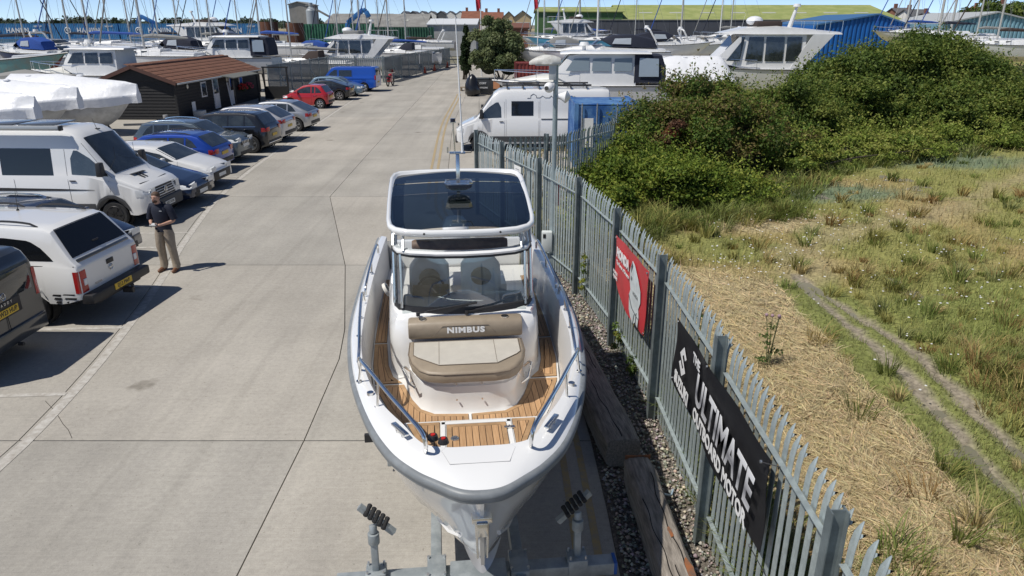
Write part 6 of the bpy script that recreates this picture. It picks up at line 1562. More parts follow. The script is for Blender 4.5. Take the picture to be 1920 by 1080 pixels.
# ---- right yard
c_ = motor('motor_boat', 'white sedan cruiser with dark-framed clear canopy behind the white camper van', 1085, 157, 39, 9.2, 3.0, R(177), style='pilothouse', br=.15, canv=canvas_n, depth=1.5, glass=M('pale_window', (.22, .27, .30), .06, coat=.4))
wrapped('big blue-white shrink-wrapped boat behind the hedge beside the motor yacht', (9.5, 43.6), R(183), 6.8, 3.2, 2.1, 3.35, depth=1.6, seed=7, peak=.5)
motor('motor_yacht', 'largest white flybridge motor yacht rising above the hedge', 1405, 127, 49.5, 10.8, 3.9, R(176), style='flybridge', br=.2, depth=1.9, tall=.28)
motor('motor_boat', 'white sports cruiser with black canvas top in the right yard', 1130, 96, 63, 11, 3.3, R(177), style='cruiser', canv=canvas_n, br=.05, depth=1.6)
motor('sailing_boat', 'sky-blue hulled boat with white deck before the dark green shed', 1072, 75, 96, 12.5, 3.3, R(178), style='none', hullm=M('sky_hull', (.08, .34, .52), .35), br=.45, depth=1.5)
motor('motor_yacht', 'white flybridge boat under the dark green shed wall', 1085, 68, 108, 9.5, 3.3, R(0), style='flybridge', depth=1.3)
motor('motor_boat', 'white cruiser with rounded canvas top before the charcoal wall', 1255, 84, 78, 9.5, 3, R(2), style='cruiser', canv=canvas_n, arch=True, depth=1.4)
motor('motor_boat', 'white cruiser with raked screen right of the rounded canvas one', 1310, 84, 84, 8.5, 3, R(4), style='cruiser', arch=True, depth=1.4)
motor('motor_boat', 'white cruiser with square arch under the charcoal wall end', 1352, 80, 92, 8, 2.8, R(182), style='cruiser', arch=True, depth=1.4)
motor('motor_boat', 'low white cruiser behind the red container in the right yard', 1030, 96, 72, 7.5, 2.8, R(178), style='cruiser', canv=canvas_g)
sail('white sailing yacht seen over the right end of the hedge', 1880, 84, 74, 11, 3.4, R(178), 13, cover=canvas_k, mr=.10, depth=1.6)
sail('second white sailing yacht over the right end of the hedge with paired masts', 1840, 76, 88, 11, 3.4, R(175), 13, cover=canvas_g, mr=.10)
for i, (u, v, Y, m_, mr, lb) in enumerate([(1026, 72, 118, 13, .08, 'yacht with pale mast by the green shed end'), (1054, 74, 104, 14, .11, 'yacht with light grey mast before the green shed'), (1093, 74, 112, 14, .12, 'yacht with wooden-coloured mast before the green shed middle'), (1127, 76, 100, 14, .13, 'yacht with tallest tan mast before the charcoal wall'), (1197, 74, 110, 13, .07, 'yacht with slim mast right of the black canvas cruiser'), (1284, 76, 100, 14, .12, 'yacht with grey mast before the green roof'), (1356, 70, 112, 13, .09, 'yacht with mast among the roof shrubs'), (1376, 70, 108, 13, .09, 'yacht with twin rigging by the big motor yacht'), (1705, 62, 96, 12, .12, 'yacht with white mast above the hedge top'), (1720, 60, 104, 12, .10, 'yacht with second white mast above the hedge top'), (1768, 66, 90, 13, .16, 'yacht with thick pale mast above the hedge'), (1790, 66, 98, 13, .16, 'yacht with thick twin mast left of the pale blue shed')]):
    sail(lb, u, v, Y, 9+(i % 3)*.5, 3.0, R(168+(i*29) % 24), m_, cover=(canvas_g, canvas_n, canvas_b)[i % 3], mr=mr, boom=(i % 2 == 0), mastm=(None if i % 3 else M('mast_white', (.66, .66, .64), .4)))
# ================================================================ containers, tanks, buildings behind the yard
cblue = M('container_blue', (.03, .17, .40), .6, col2=(.06, .23, .45), scale=.9); cred = M('container_red', (.18, .03, .025), .7, var=.2, scale=2)
cnear = M('container_near_blue', (.025, .10, .30), .5, col2=(.11, .24, .45), scale=1.4)
def corrugated(mb, x0, x1, y, z0, z1, pitch=.28, d=.04, ax='x'):
    n = max(2, int(round((x1-x0)/pitch))); st = (x1-x0)/n; pts = []
    for i in range(n): pts += [(x0+st*i, 0), (x0+st*(i+.35), 0), (x0+st*(i+.5), d), (x0+st*(i+.85), d)]
    pts.append((x1, 0))
    f = (lambda a, b, z: (a, y+b, z)) if ax == 'x' else (lambda a, b, z: (y+b, a, z))
    mb.grid([[f(a, b, z0) for a, b in pts], [f(a, b, z1) for a, b in pts]])
def container(label, x, y, z, L=12.19, W=2.44, H=2.59, rz=0., mat=cblue, pitch=.30, group='blue shipping containers', name='shipping_container'):
    t = thing(name, label, 'container', (x, y, z), rz, group); mb = MB()
    corrugated(mb, -L/2+.1, L/2-.1, -W/2, .12, H-.1, pitch); corrugated(mb, -L/2+.1, L/2-.1, W/2-.04, .12, H-.1, pitch)
    mb.box((0, 0, H-.06), (L-.2, W-.1, .03)); mb.box((0, 0, .12), (L-.2, W-.1, .1)); mb.build('panels', mat, t, smooth=0)
    mb = MB()
    for sy in (-1, 1):
        mb.box((0, sy*(W/2-.03), H-.05), (L-.2, .07, .1)); mb.box((0, sy*(W/2-.03), .07), (L-.2, .07, .14))
        for sx in (-1, 1): mb.box((sx*(L/2-.05), sy*(W/2-.06), H/2), (.14, .16, H))
    mb.build('frame', mat, t, smooth=0)
    for sx in (-1, 1): MB().box((sx*(L/2-.06), 0, H/2), (.04, W-.2, H-.2)).build('end_wall', mat, t, smooth=0)
    return t
ink2 = M('container_white_print', (.70, .72, .73), .6)
CY = 133.
names = ['leftmost blue container of the upper row', 'second blue container of the upper row, lettered in white', 'third blue container of the upper row behind the digger arm', 'rightmost blue container of the upper row']
pa = at(87, 47, CY)
for k in range(4):
    x = pa.x-6.2+k*12.5
    t = container(names[k], x, CY+1.3, 2.62+.05)
    if k < 3 or True:
        o = text('lettering', 'HANJIN', ink2, t, 1.12, frame((.9, -1.27, 1.45), (1, 0, 0), (0, 0, 1)), .01, .035, spacing=1.15, sx=.95)
        mb = MB(); mb.tube([(-2.75+.5*math.cos(a), -1.28, 1.45+.5*math.sin(a)) for a in np.linspace(0, 6.283, 19)[:-1]], .09, 5, closed=True); mb.tube([(-2.75+.2*math.cos(a), -1.28, 1.45+.26*math.sin(a)) for a in np.linspace(-1.2, 3.4, 9)], .09, 5); mb.build('emblem', ink2, t)
        text('lettering', 'HJCU 147', ink2, t, .34, frame((4.6, -1.27, 2.15), (1, 0, 0), (0, 0, 1)), .01, .01)
for k in range(4): container(names[k].replace('upper', 'lower').replace(', lettered in white', '').replace(' behind the digger arm', ' under the digger arm'), pa.x-6.2+k*12.5, CY+1.3, .02, mat=M('container_pale_blue', (.12, .24, .36), .7, var=.1, scale=1))
# near blue container beside the camper van
t = container('weathered blue container with door rods behind the palisade return', 3.60, 29.0, 0, 3.0, 2.44, 2.4, R(90), cnear, group='containers in the right yard')
for y in (-.95, -.38, .38, .95):
    mb = MB(); mb.tube([(-1.55, y, .15), (-1.55, y, 2.4)], .03, 6); mb.build('lock_rod', alu, t)
MB().box((-1.52, .72, 1.3), (.01, .42, 1.1)).build('white_panel', wsign, t)
container('rust red container behind the road tree in the right yard', 1.9, 60.5, 0, 3.4, 2.4, 2.3, 0, cred, group='containers in the right yard')
# green sheet wall
grn = M('green_sheet', (.03, .13, .075), .7, col2=(.06, .20, .12), scale=.8)
def sheet_wall(label, u0, u1, vt, Y, mat, pitch=.45):
    a, b = at(u0, vt, Y), at(u1, vt, Y); t = thing('sheet_wall', label, 'wall', ((a.x+b.x)/2, Y, 0)); w = (b.x-a.x)/2; mb = MB()
    corrugated(mb, -w, w, 0, 0, a.z, pitch, .12); corrugated(mb, -w, w, .25, 0, a.z, pitch, .05); mb.build('sheet', mat, t, smooth=0)
    n = max(2, int(w/3))
    for k in range(n+1): MB().box((-w+2*w*k/n, .12, a.z/2), (.2, .2, a.z)).build('post', mat, t, smooth=0)
    return t
sheet_wall('green corrugated sheet wall right of the rusty tanks', 567, 632, 45, 121, grn)
sheet_wall('green corrugated sheet wall under the blue crane', 634, 700, 45, 120, grn)
sheet_wall('dark green corrugated sheet wall under the grey barn', 702, 812, 51, 126, M('dark_green_sheet', (.02, .08, .05), .7, col2=(.035, .12, .075), scale=.8))
# rusty tanks
rust = M('rusty_plate', (.075, .032, .022), .9, col2=(.17, .07, .035), scale=.9, thr=(.35, .7), stretch=(1, 1, .35))
def tank(label, u0, u1, vt, vb, Y):
    a, b = at(u0, vt, Y), at(u1, vt, Y); r = (b.x-a.x)/2; t = thing('rusty_tank', label, 'tank', ((a.x+b.x)/2, Y, 0), 0, 'rusty steel tanks'); z = a.z; n = 28
    prof = [(r, 0), (r, z*.5), (r*1.015, z*.5), (r*1.015, z*.53), (r, z*.53), (r, z), (r*.96, z), (r*.96, .3)]
    mb = MB(); mb.loft([[(q*math.cos(k*2*math.pi/n), q*math.sin(k*2*math.pi/n), zz) for k in range(n)] for q, zz in prof], cap=False); mb.build('shell', rust, t, smooth=35)
    MB().cyl((0, 0, .2), (0, 0, .35), r*.96, n=n).build('floor', rust, t, smooth=0)
tank('rusty steel tank standing left, darker of the two', 487, 520, 41, 72, 112); tank('rusty steel tank standing right with orange streaks', 536, 568, 43, 74, 108)

def gable_building(label, u0, u1, ve, va, Y, wallm, roofm, depth=10, ridge='x', name='building', cat='building', base=0., windows=(), doors=(), chim=0, skylights=(), group=None, over=.3):
    """ve: eave pixel row, va: ridge pixel row, between columns u0..u1 at distance Y (front face)"""
    a, b = at(u0, ve, Y), at(u1, ve, Y); ze = a.z; za = at((u0+u1)/2, va, Y+(depth/2 if ridge == 'x' else 0)).z; w = b.x-a.x
    t = thing(name, label, cat, ((a.x+b.x)/2, Y, 0), 0, group)
    mb = MB(); rf = MB()
    if ridge == 'x':
        mb.prism([(0, 0), (depth, 0), (depth, ze), (depth/2, za-.05), (0, ze)], (0, 1, 0), (0, 0, 1), (-w/2, 0, 0), (1, 0, 0), w)
        for s, y0, y1 in ((0, -over, depth/2), (1, depth+over, depth/2)):
            sl_ = (za-ze)/(depth/2); zz = ze-over*sl_
            rf.add([(-w/2-over, y0, zz+.05), (w/2+over, y0, zz+.05), (w/2+over, y1, za+.05), (-w/2-over, y1, za+.05), (-w/2-over, y0, zz+.2), (w/2+over, y0, zz+.2), (w/2+over, y1, za+.2), (-w/2-over, y1, za+.2)], [(0, 1, 2, 3), (4, 5, 6, 7), (0, 1, 5, 4), (1, 2, 6, 5), (3, 0, 4, 7)])
    else:
        mb.prism([(-w/2, 0), (w/2, 0), (w/2, ze), (0, za-.05), (-w/2, ze)], (1, 0, 0), (0, 0, 1), (0, 0, 0), (0, 1, 0), depth)
        for s in (-1, 1):
            sl_ = (za-ze)/(w/2); zz = ze-over*sl_; x0 = s*(w/2+over)
            rf.add([(x0, -over, zz+.05), (0, -over, za+.05), (0, depth, za+.05), (x0, depth, zz+.05), (x0, -over, zz+.22), (0, -over, za+.22), (0, depth, za+.22), (x0, depth, zz+.22)], [(0, 1, 2, 3), (4, 5, 6, 7), (0, 1, 5, 4), (2, 3, 7, 6), (3, 0, 4, 7)])
    mb.build('wall', wallm, t, smooth=0); ro = rf.build('roof', roofm, t, smooth=0)
    for (fx, fz, fw, fh) in windows:
        o = MB().box((-w/2+w*fx, -.03, ze*fz), (fw, .1, fh)).build('window', M('far_frame', (.6, .6, .58), .5), t, smooth=0); MB().box((-w/2+w*fx, -.085, ze*fz), (fw*.84, .02, fh*.84)).build('pane', dark_glass, o, smooth=0)
    for k in range(chim):
        MB().box((-w/2+w*(.2+.6*k/max(chim-1, 1)), depth/2, za+.5), (.7, .7, 1.3)).build('chimney', M('far_brick', (.22, .10, .07), .85), ro, smooth=0)
    for (fx, fy) in skylights:
        y = fy*depth/2; z = ze+(za-ze)*fy+.2; MB().box((-w/2+w*fx, y, z+.02), (w*.05, .9, .06), rx=math.atan2(za-ze, depth/2)).build('skylight', M('skylight_panel', (.45, .46, .40), .5), ro, smooth=0)
    return t
cement = M('fibre_cement', (.24, .235, .22), .85, var=.15, scale=.4); conc_w = M('grey_render', (.27, .255, .23), .85, var=.12, scale=.3)
wht_r = M('white_render', (.78, .76, .70), .8); dk_clad = M('dark_cladding', (.10, .105, .11), .8); slate_r = M('slate_roof', (.12, .12, .125), .7); red_tile = M('red_tile', (.22, .085, .05), .8, var=.15, scale=.8); brick_m = M('brick_far', (.25, .115, .075), .85, var=.12, scale=2); cream_r = M('cream_render', (.55, .43, .25), .8)
gable_building('tall grey concrete works building with silo on the skyline', 541, 575, 9, 4, 210, conc_w, cement, 12, 'y')
def silo(label, u0, u1, vt, Y, m):
    a, b = at(u0, vt, Y), at(u1, vt, Y); r = (b.x-a.x)/2; t = thing('silo', label, 'silo', ((a.x+b.x)/2, Y, 0), 0); z = a.z
    MB().tube([(0, 0, 0), (0, 0, z*.3), (0, 0, z-.8), (0, 0, z)], [r*.98, r, r, r*.55], 22).build('shell', m, t, smooth=30)
    MB().cyl((0, 0, z), (0, 0, z+1.2), r*.4, n=12).build('top_filter', m, t); mb = MB()
    mb.tube([(r*math.cos(k*.33), r*math.sin(k*.33), z+.5) for k in range(19)], .07, 5, closed=True); mb.beam((r*.8, 0, z-.3), (r*.8+9, 0, z*.45), .7, .5); mb.build('conveyor', cement, t)
silo('pale grey steel silo beside the concrete works building', 573, 592, 14, 208, M('silo_grey', (.33, .36, .38), .5))
gable_building('long low grey shed roof behind the blue crane', 610, 725, 44, 27, 190, cement, cement, 20, 'x')
gable_building('grey barn with two roof lights above the green sheet wall', 702, 798, 51, 28, 150, M('barn_dark', (.13, .13, .13), .85), cement, 16, 'x', skylights=((.22, .45), (.6, .45)))
t = gable_building('pale flat-fronted workshop shed at the end of the road', 803, 892, 47, 37, 128, M('pale_block', (.42, .43, .43), .8, var=.1, scale=.5), M('white_sheet_roof', (.60, .62, .64), .6), 14, 'x')
# terrace of gabled houses
for k, (u0, u1, m_, lb) in enumerate(((750, 765, wht_r, 'first white gabled terrace house from the grey barn'), (765, 783, dk_clad, 'dark-gabled terrace house nearest the grey barn'), (783, 800, wht_r, 'second white gabled terrace house'), (799, 818, wht_r, 'third white gabled terrace house with square window'), (817, 836, dk_clad, 'dark-gabled terrace house in the middle of the white row'), (835, 853, wht_r, 'fourth white gabled terrace house behind the pale shed'), (853, 872, wht_r, 'last white gabled terrace house beside the red roofs'))):
    gable_building(lb, u0, u1, 28, 21.5, 260+k*.5, m_, slate_r, 14, 'y', name='terrace_house', cat='house', windows=((.5, .80, 1.6, 1.2), (.3, .5, 1.0, 1.3)), group='gabled terrace houses', over=.1)
gable_building('red-roofed house block behind the road tree', 866, 903, 36, 22, 215, brick_m, red_tile, 12, 'x', name='house', cat='house', chim=2)
gable_building('red-roofed house with small white gable behind the flagpole', 903, 942, 37, 24, 205, wht_r, red_tile, 12, 'x', name='house', cat='house', chim=2, windows=((.3, .85, 1.4, 1.4),))
gable_building('cream gabled house right of the red roofs', 943, 965, 33, 22.5, 200, cream_r, slate_r, 12, 'y', name='house', cat='house', windows=((.5, .78, 1.8, 1.8),))
gable_building('second cream house partly behind the road tree', 964, 996, 33, 21, 195, cream_r, slate_r, 12, 'y', name='house', cat='house', windows=((.3, .7, 1.6, 1.8), (.75, .7, 1.6, 1.8)))
gable_building('small brown-roofed outbuilding in the right yard', 962, 990, 53, 45, 140, brick_m, M('brown_tile', (.16, .07, .05), .85), 8, 'x')
# sheds
gsheet = M('green_shed_sheet', (.075, .16, .055), .7, var=.12, scale=.5); groof = M('lichen_green_roof', (.24, .28, .085), .85, col2=(.32, .345, .125), scale=.35)
t = gable_building('green sheet shed with yellow-green roof behind the masts', 1008, 1168, 23, 15, 150, gsheet, groof, 18, 'x', skylights=((.14, .5), (.4, .5), (.62, .5), (.86, .5)))
MB().box((0.5, -.06, 5.4), (2.6, .06, 1.2)).build('sign_panel', wsign, t); MB().box((4.4, -.06, 5.5), (1.8, .06, .6)).build('sign_panel', wsign, t)
t = thing('charcoal_wall', 'long charcoal clad boatyard wall across the right background', 'wall', (0, 0, 0))
a, b = at(1062, 38, 132), at(1500, 37, 132); char = M('charcoal_cladding', (.075, .08, .095), .7, var=.08, scale=.3)
n = 18
for k in range(n): MB().box((a.x+(b.x-a.x)*(k+.5)/n, 132.3, a.z/2), ((b.x-a.x)/n-.04, .3, a.z)).build('panel', char, t, smooth=0)
MB().box(((a.x+b.x)/2, 132.3, a.z+.07), (b.x-a.x, .5, .12)).build('capping', cement, t, smooth=0)
gable_building('wide warehouse with lichen green roof behind the charcoal wall', 1168, 1690, 38, 11, 150, char, groof, 30, 'x', skylights=tuple((.1+.115*k, .42) for k in range(8)))
gable_building('slate-roofed house block with dormers left of the green warehouse', 1205, 1262, 27, 16, 240, brick_m, slate_r, 12, 'x', name='house', cat='house', windows=((.2, .9, 1.5, 1.5), (.5, .9, 1.5, 1.5), (.8, .9, 1.5, 1.5)))
gable_building('long red brick building between the two green roofs', 1163, 1255, 28, 22, 205, brick_m, red_tile, 8, 'x')
bsheet = M('blue_sheet', (.01, .12, .42), .6, var=.1, scale=.5)
def sheet_shed(label, u0, um, u1, ve, va, Y, wm, rm, pitch=.6, depth=18):
    a, m_, b = at(u0, ve, Y), at(um, va, Y), at(u1, ve, Y); t = thing('sheet_shed', label, 'shed', (m_.x, Y, 0)); mb = MB(); xs = np.arange(a.x-m_.x, b.x-m_.x+.01, pitch); lo = []; hi = []
    for i, x in enumerate(xs):
        z = m_.z+(a.z-m_.z)*(x/(a.x-m_.x)) if x < 0 else m_.z+(b.z-m_.z)*(x/(b.x-m_.x))
        for dx, dy in ((0, 0), (pitch*.4, 0), (pitch*.5, .15), (pitch*.9, .15)): lo.append((x+dx, dy, 0)); hi.append((x+dx, dy, z))
    mb.grid([lo, hi]); mb.build('sheet_front', wm, t, smooth=0)
    rf = MB()
    for (x, z) in ((a.x-m_.x, a.z), (b.x-m_.x, b.z)): rf.add([(x, -.2, z), (0, -.2, m_.z), (0, depth, m_.z), (x, depth, z), (x, -.2, z+.2), (0, -.2, m_.z+.2), (0, depth, m_.z+.2), (x, depth, z+.2)], [(0, 1, 2, 3), (4, 5, 6, 7), (0, 1, 5, 4), (0, 3, 7, 4), (2, 3, 7, 6)])
    rf.build('roof', rm, t, smooth=0)
    for x in (a.x-m_.x, b.x-m_.x): MB().box((x, depth/2, a.z/2), (.2, depth, a.z)).build('side_wall', wm, t, smooth=0)
sheet_shed('bright blue corrugated shed gable above the hedge', 1530, 1648, 1705, 48, 28, 105, bsheet, M('blue_roof', (.05, .14, .30), .6))
sheet_shed('pale blue corrugated boat shed at the right edge', 1770, 1872, 1960, 45, 24, 112, M('pale_blue_sheet', (.19, .36, .45), .6, var=.08, scale=.5), M('grey_sheet_roof', (.40, .42, .43), .7))
for k, (u0, u1, ve, va, Y, lb) in enumerate(((1690, 1716, 30, 16, 190, 'grey-roofed house right of the green warehouse'), (1716, 1752, 34, 19, 170, 'house with dark hipped roof above the hedge'), (1752, 1778, 36, 26, 165, 'small dark brick house beside the thick masts'), (1842, 1876, 26, 14, 200, 'brown-roofed house above the pale blue shed'), (1890, 1935, 22, 8, 190, 'cream house at the right edge of the skyline'))):
    gable_building(lb, u0, u1, ve, va, Y, (brick_m, wht_r, brick_m, brick_m, wht_r)[k], (slate_r, slate_r, slate_r, red_tile, cement)[k], 10, 'x', name='house', cat='house', chim=1, windows=((.3, .8, 1.3, 1.3), (.7, .8, 1.3, 1.3)))
# blue digger arm and blue crane
crane_b = M('crane_blue', (.02, .14, .38), .5)
def crane(label, Y, pts, w, foot):
    t = thing('crane', label, 'crane', (0, 0, 0)); P = [at(u, v, Y) for u, v in pts]
    for a, b in zip(P, P[1:]):
        mb = MB(); mb.beam(a, b, w*.8, w, (0, 1, 0)); mb.build('boom', crane_b, t, bevel=.05)
    f = at(foot[0], foot[1], Y); mb = MB(); mb.beam((P[-1].x, Y, P[-1].z), (f.x, Y, 1.5), w*.8, w, (0, 1, 0)); mb.box((f.x, Y, 1.5), (3, 2.4, 1.6)); mb.box((f.x, Y, .4), (3.6, 2.6, .8)); mb.build('carrier', crane_b, t, bevel=.08)
    MB().tube([P[0], (P[0].x, Y, P[0].z-1.5)], .08, 5).build('hook_line', black_plastic, t)
crane('blue digger arm reaching over the blue containers', 139, [(258, 44), (263, 30), (296, 46)], .75, (300, 60))
crane('bright blue knuckle crane by the grey barn', 118, [(692, 32), (686, 21), (681, 18), (652, 43)], .8, (650, 60))
# flags
def flag(label, u, vt, vb, Y, side):
    p = at(u, vt, Y); t = thing('flagpole', label, 'flag', (p.x, Y, 0)); MB().tube([(0, 0, 0), (0, 0, p.z+3)], [.07, .04], 8).build('pole', M('pole_white', (.7, .7, .7), .4), t)
    mb = MB(); z0 = at(u, vb, Y).z; z1 = p.z+1.5; rows = []
    for k in range(8):
        f = k/7; rows.append([(side*(.05+.55*f)*(1-.3*j/5), .12*math.sin(f*7+j), z1-(z1-z0)*(j/5)-.35*f) for j in range(6)])
    mb.grid(rows); mb.build('flag', M('flag_red', (.50, .03, .05), .7), t, smooth=50)
flag('drooping red flag on a white pole above the road tree', 901, 2, 15, 78, -1); flag('drooping red flag on a white pole left of the green shed', 1009, 2, 14, 92, -1)
# bins and rubbish bag by the tree
for k, (u, m_, lb) in enumerate(((906, M('bin_grey', (.045, .05, .052), .5), 'grey wheeled bin with white lettering next to the rubbish bag'), (930, M('bin_black', (.03, .03, .03), .5), 'dark wheeled bin with orange notice, right of the grey one'))):
    p = G(u, 177); t = thing('wheeled_bin', lb, 'bin', (p[0], p[1], 0), 0, 'wheeled bins by the road tree')
    MB().box((0, 0, .62), (1.0, .9, 1.05), taper=1.12).build('body', m_, t, bevel=.04); MB().box((0, 0, 1.20), (1.16, 1.04, .1)).build('lid', m_, t, bevel=.04)
    for sx in (-.4, .4): MB().cyl((sx, -.4, .09), (sx+.06, -.4, .09), .09, n=12).build('wheel', tyre_m, t)
    if k == 0:
        for z, s_ in ((.88, 'CORY'), (.55, 'RECYCLING')): text('lettering', s_, ink, t, .2 if z > .7 else .14, frame((0, -.52, z), (1, 0, 0), (0, .05, 1)), .003, .004)
    else: MB().box((.05, -.50, .78), (.5, .02, .62)).build('notice', M('orange_notice', (.55, .25, .12), .6), t)
p = G(886, 180); mb = MB(); rings = []; rn = random.Random(4)
for z, r in ((0, .42), (.2, .58), (.5, .62), (.9, .52), (1.25, .38), (1.5, .2), (1.62, .06)): rings.append([(p[0]+r*math.cos(a)*rn.uniform(.85, 1.12), p[1]+r*math.sin(a)*rn.uniform(.85, 1.12), z) for a in np.linspace(0, 6.283, 15)[:-1]])
mb.loft(rings); set_props(mb.build('rubbish_bag', M('bag_black', (.012, .012, .013), .28, bump=.6, bs=6, coat=.4), smooth=60), 'tall shiny black rubbish bag beside the grey wheeled bin', 'bag')
p = G(873, 170); mb = MB()
for k in range(4): mb.box((p[0], p[1]-.4+.25*k, .28), (.9, .14, .04))
for k in (-.35, 0, .35): mb.box((p[0]+k, p[1], .14), (.1, .95, .22))
set_props(mb.build('wooden_pallet', M('pallet_wood', (.28, .22, .15), .9), smooth=0), 'small wooden pallet on the road edge left of the rubbish bag', 'pallet')
# motorbike behind the blue van
t = thing('motorbike', 'red motorbike standing behind the blue panel van', 'motorbike', (-10.9, 66.0, 0), R(80))
for x in (-.65, .65): MB().tube([(x+.29*math.cos(a), 0, .32+.29*math.sin(a)) for a in np.linspace(0, 6.283, 19)[:-1]], .06, 7, closed=True).build('wheel', tyre_m, t)
mb = MB(); mb.sphere((.12, 0, .85), .26, 10, 7, (1.4, .7, .8)); mb.box((-.1, 0, .55), (.7, .3, .35)); mb.build('body', red_p, t, bevel=.02)
MB().box((-.4, 0, .85), (.7, .28, .12)).build('saddle', black_plastic, t, bevel=.04); mb = MB(); mb.tube([(.45, -.35, 1.1), (.5, 0, 1.08), (.45, .35, 1.1)], .025, 6); mb.tube([(.5, 0, 1.05), (.68, 0, .32)], .04, 6); mb.build('fork', steel, t)
MB().box((.5, 0, 1.25), (.06, .4, .4), ry=R(-30)).build('screen', dark_glass, t)
# far traffic: pale van at the road end
c = Car('small_car', 'tiny white car at the far end of the road beside the fence', 'car', 4.0, 1.75, [(0, .9), (.1, 1.0), (.5, 1.4), (.9, 1.5), (2.2, 1.48), (2.9, .98), (3.8, .8), (4, .55)], [(0, .92), (4, .7)], wheels=(.7, .8), mat=wht, loc=(-5.6, 103), rz=R(-80), group='vehicles beyond the fence')
c.screen('windscreen', 2.88, 2.25, dark_glass); c.patch('side_window', [(.6, .98), (.9, 1.36), (2.1, 1.36), (2.7, .98)], dark_glass)
# dark timber gate frame by the shed end, cones along the far fence
t = thing('timber_gateway', 'black open timber pergola standing at the far end of the shed', 'gateway', (-17.6, 54.2, 0))
for x in (-.6, 1.1): MB().box((x, 0, 1.1), (.1, .1, 2.2)).build('post', blkw, t, smooth=0)
MB().box((.25, 0, 2.24), (1.9, .1, .1)).build('beam', blkw, t, smooth=0); MB().box((.25, 0, .45), (1.6, .06, .9)).build('panel', blkw, t, smooth=0)
for k, (u, v, lb) in enumerate(((797, 138, 'small red cone at the far fence foot, nearest of three'), (815, 133, 'small red cone at the far fence foot, middle of three'), (839, 127, 'small red cone at the far fence foot, farthest of three'))):
    p = G(u, v); t = thing('traffic_cone', lb, 'cone', (p[0], p[1], 0), 0, 'cones along the far fence'); MB().cyl((0, 0, .04), (0, 0, .75), .2, .04, n=12).build('cone', M('cone_red', (.35, .06, .03), .6), t); MB().box((0, 0, .03), (.5, .5, .06)).build('base', black_rub, t)
# ================================================================ vegetation
def leaf_cloud(name, lobes, n, size, cols, parent, seed=1, hollow=.55, flat=.0, mat=None, sizevar=.5, shoots=0):
    """leaves spread through many lobes (cx,cy,cz,rx,ry,rz)"""
    rs = np.random.RandomState(seed); Lb = np.array(lobes, float)
    wgt = (Lb[:, 3]*Lb[:, 5])+.2*Lb[:, 3]*Lb[:, 4]; wgt /= wgt.sum(); idx = rs.choice(len(Lb), n, p=wgt)
    d = rs.normal(size=(n, 3)); d /= np.linalg.norm(d, axis=1)[:, None]; d[:, 2] = np.where(d[:, 2] < -.3, -d[:, 2]*.6, d[:, 2])
    r = (hollow+(1-hollow)*rs.rand(n)**.45)*(1+.10*rs.normal(size=n))
    P = Lb[idx, :3]+d*r[:, None]*Lb[idx, 3:6]; P[:, 2] = np.maximum(P[:, 2], .03)
    if shoots:
        k = rs.choice(n, shoots, replace=False); P[k] += d[k]*Lb[idx[k], 3:6]*(rs.rand(shoots, 1)*.35)+np.array([0, 0, .15])*rs.rand(shoots, 1)
    s = .88*size*(1-sizevar/2+sizevar*rs.rand(n))
    nrm = d*.8+rs.normal(size=(n, 3))*.7+np.array([0, 0, .35]); nrm /= np.linalg.norm(nrm, axis=1)[:, None]
    t = np.cross(nrm, rs.normal(size=(n, 3))); t /= np.maximum(np.linalg.norm(t, axis=1)[:, None], 1e-6); b = np.cross(nrm, t)
    t *= s[:, None]; b *= s[:, None]*.55
    V = np.stack([P-t, P-b+nrm*s[:, None]*.12, P+t, P+b+nrm*s[:, None]*.12], 1).reshape(-1, 3); F = np.arange(n*4).reshape(-1, 4)
    C = np.array(cols); lobe_c = rs.rand(len(Lb)); mixv = np.clip(.72*lobe_c[idx]+.42*rs.rand(n)-.07, 0, .999); ci = (mixv*len(C)).astype(int)
    col = C[ci]*(.95+.5*rs.rand(n, 1))
    return raw_mesh(name, V, F, np.repeat(col, 4, 0), mat or attr_mat('leaf', .6, .36, .25), parent)
def stems(parent, base, lobes, m, r0=.06, k=9, seed=1):
    rn = random.Random(seed); mb = MB(); lb = rn.sample(lobes, min(k, len(lobes)))
    for l_ in lb:
        b = Vector(base)+Vector((rn.uniform(-.5, .5), rn.uniform(-.5, .5), -.05)); e = Vector(l_[:3]); m1 = b.lerp(e, .45)+Vector((rn.uniform(-.2, .2), rn.uniform(-.2, .2), .15))
        mb.tube([b, m1, e], [r0, r0*.6, r0*.2], 6)
    return mb.build('trunk', m, parent, smooth=50)
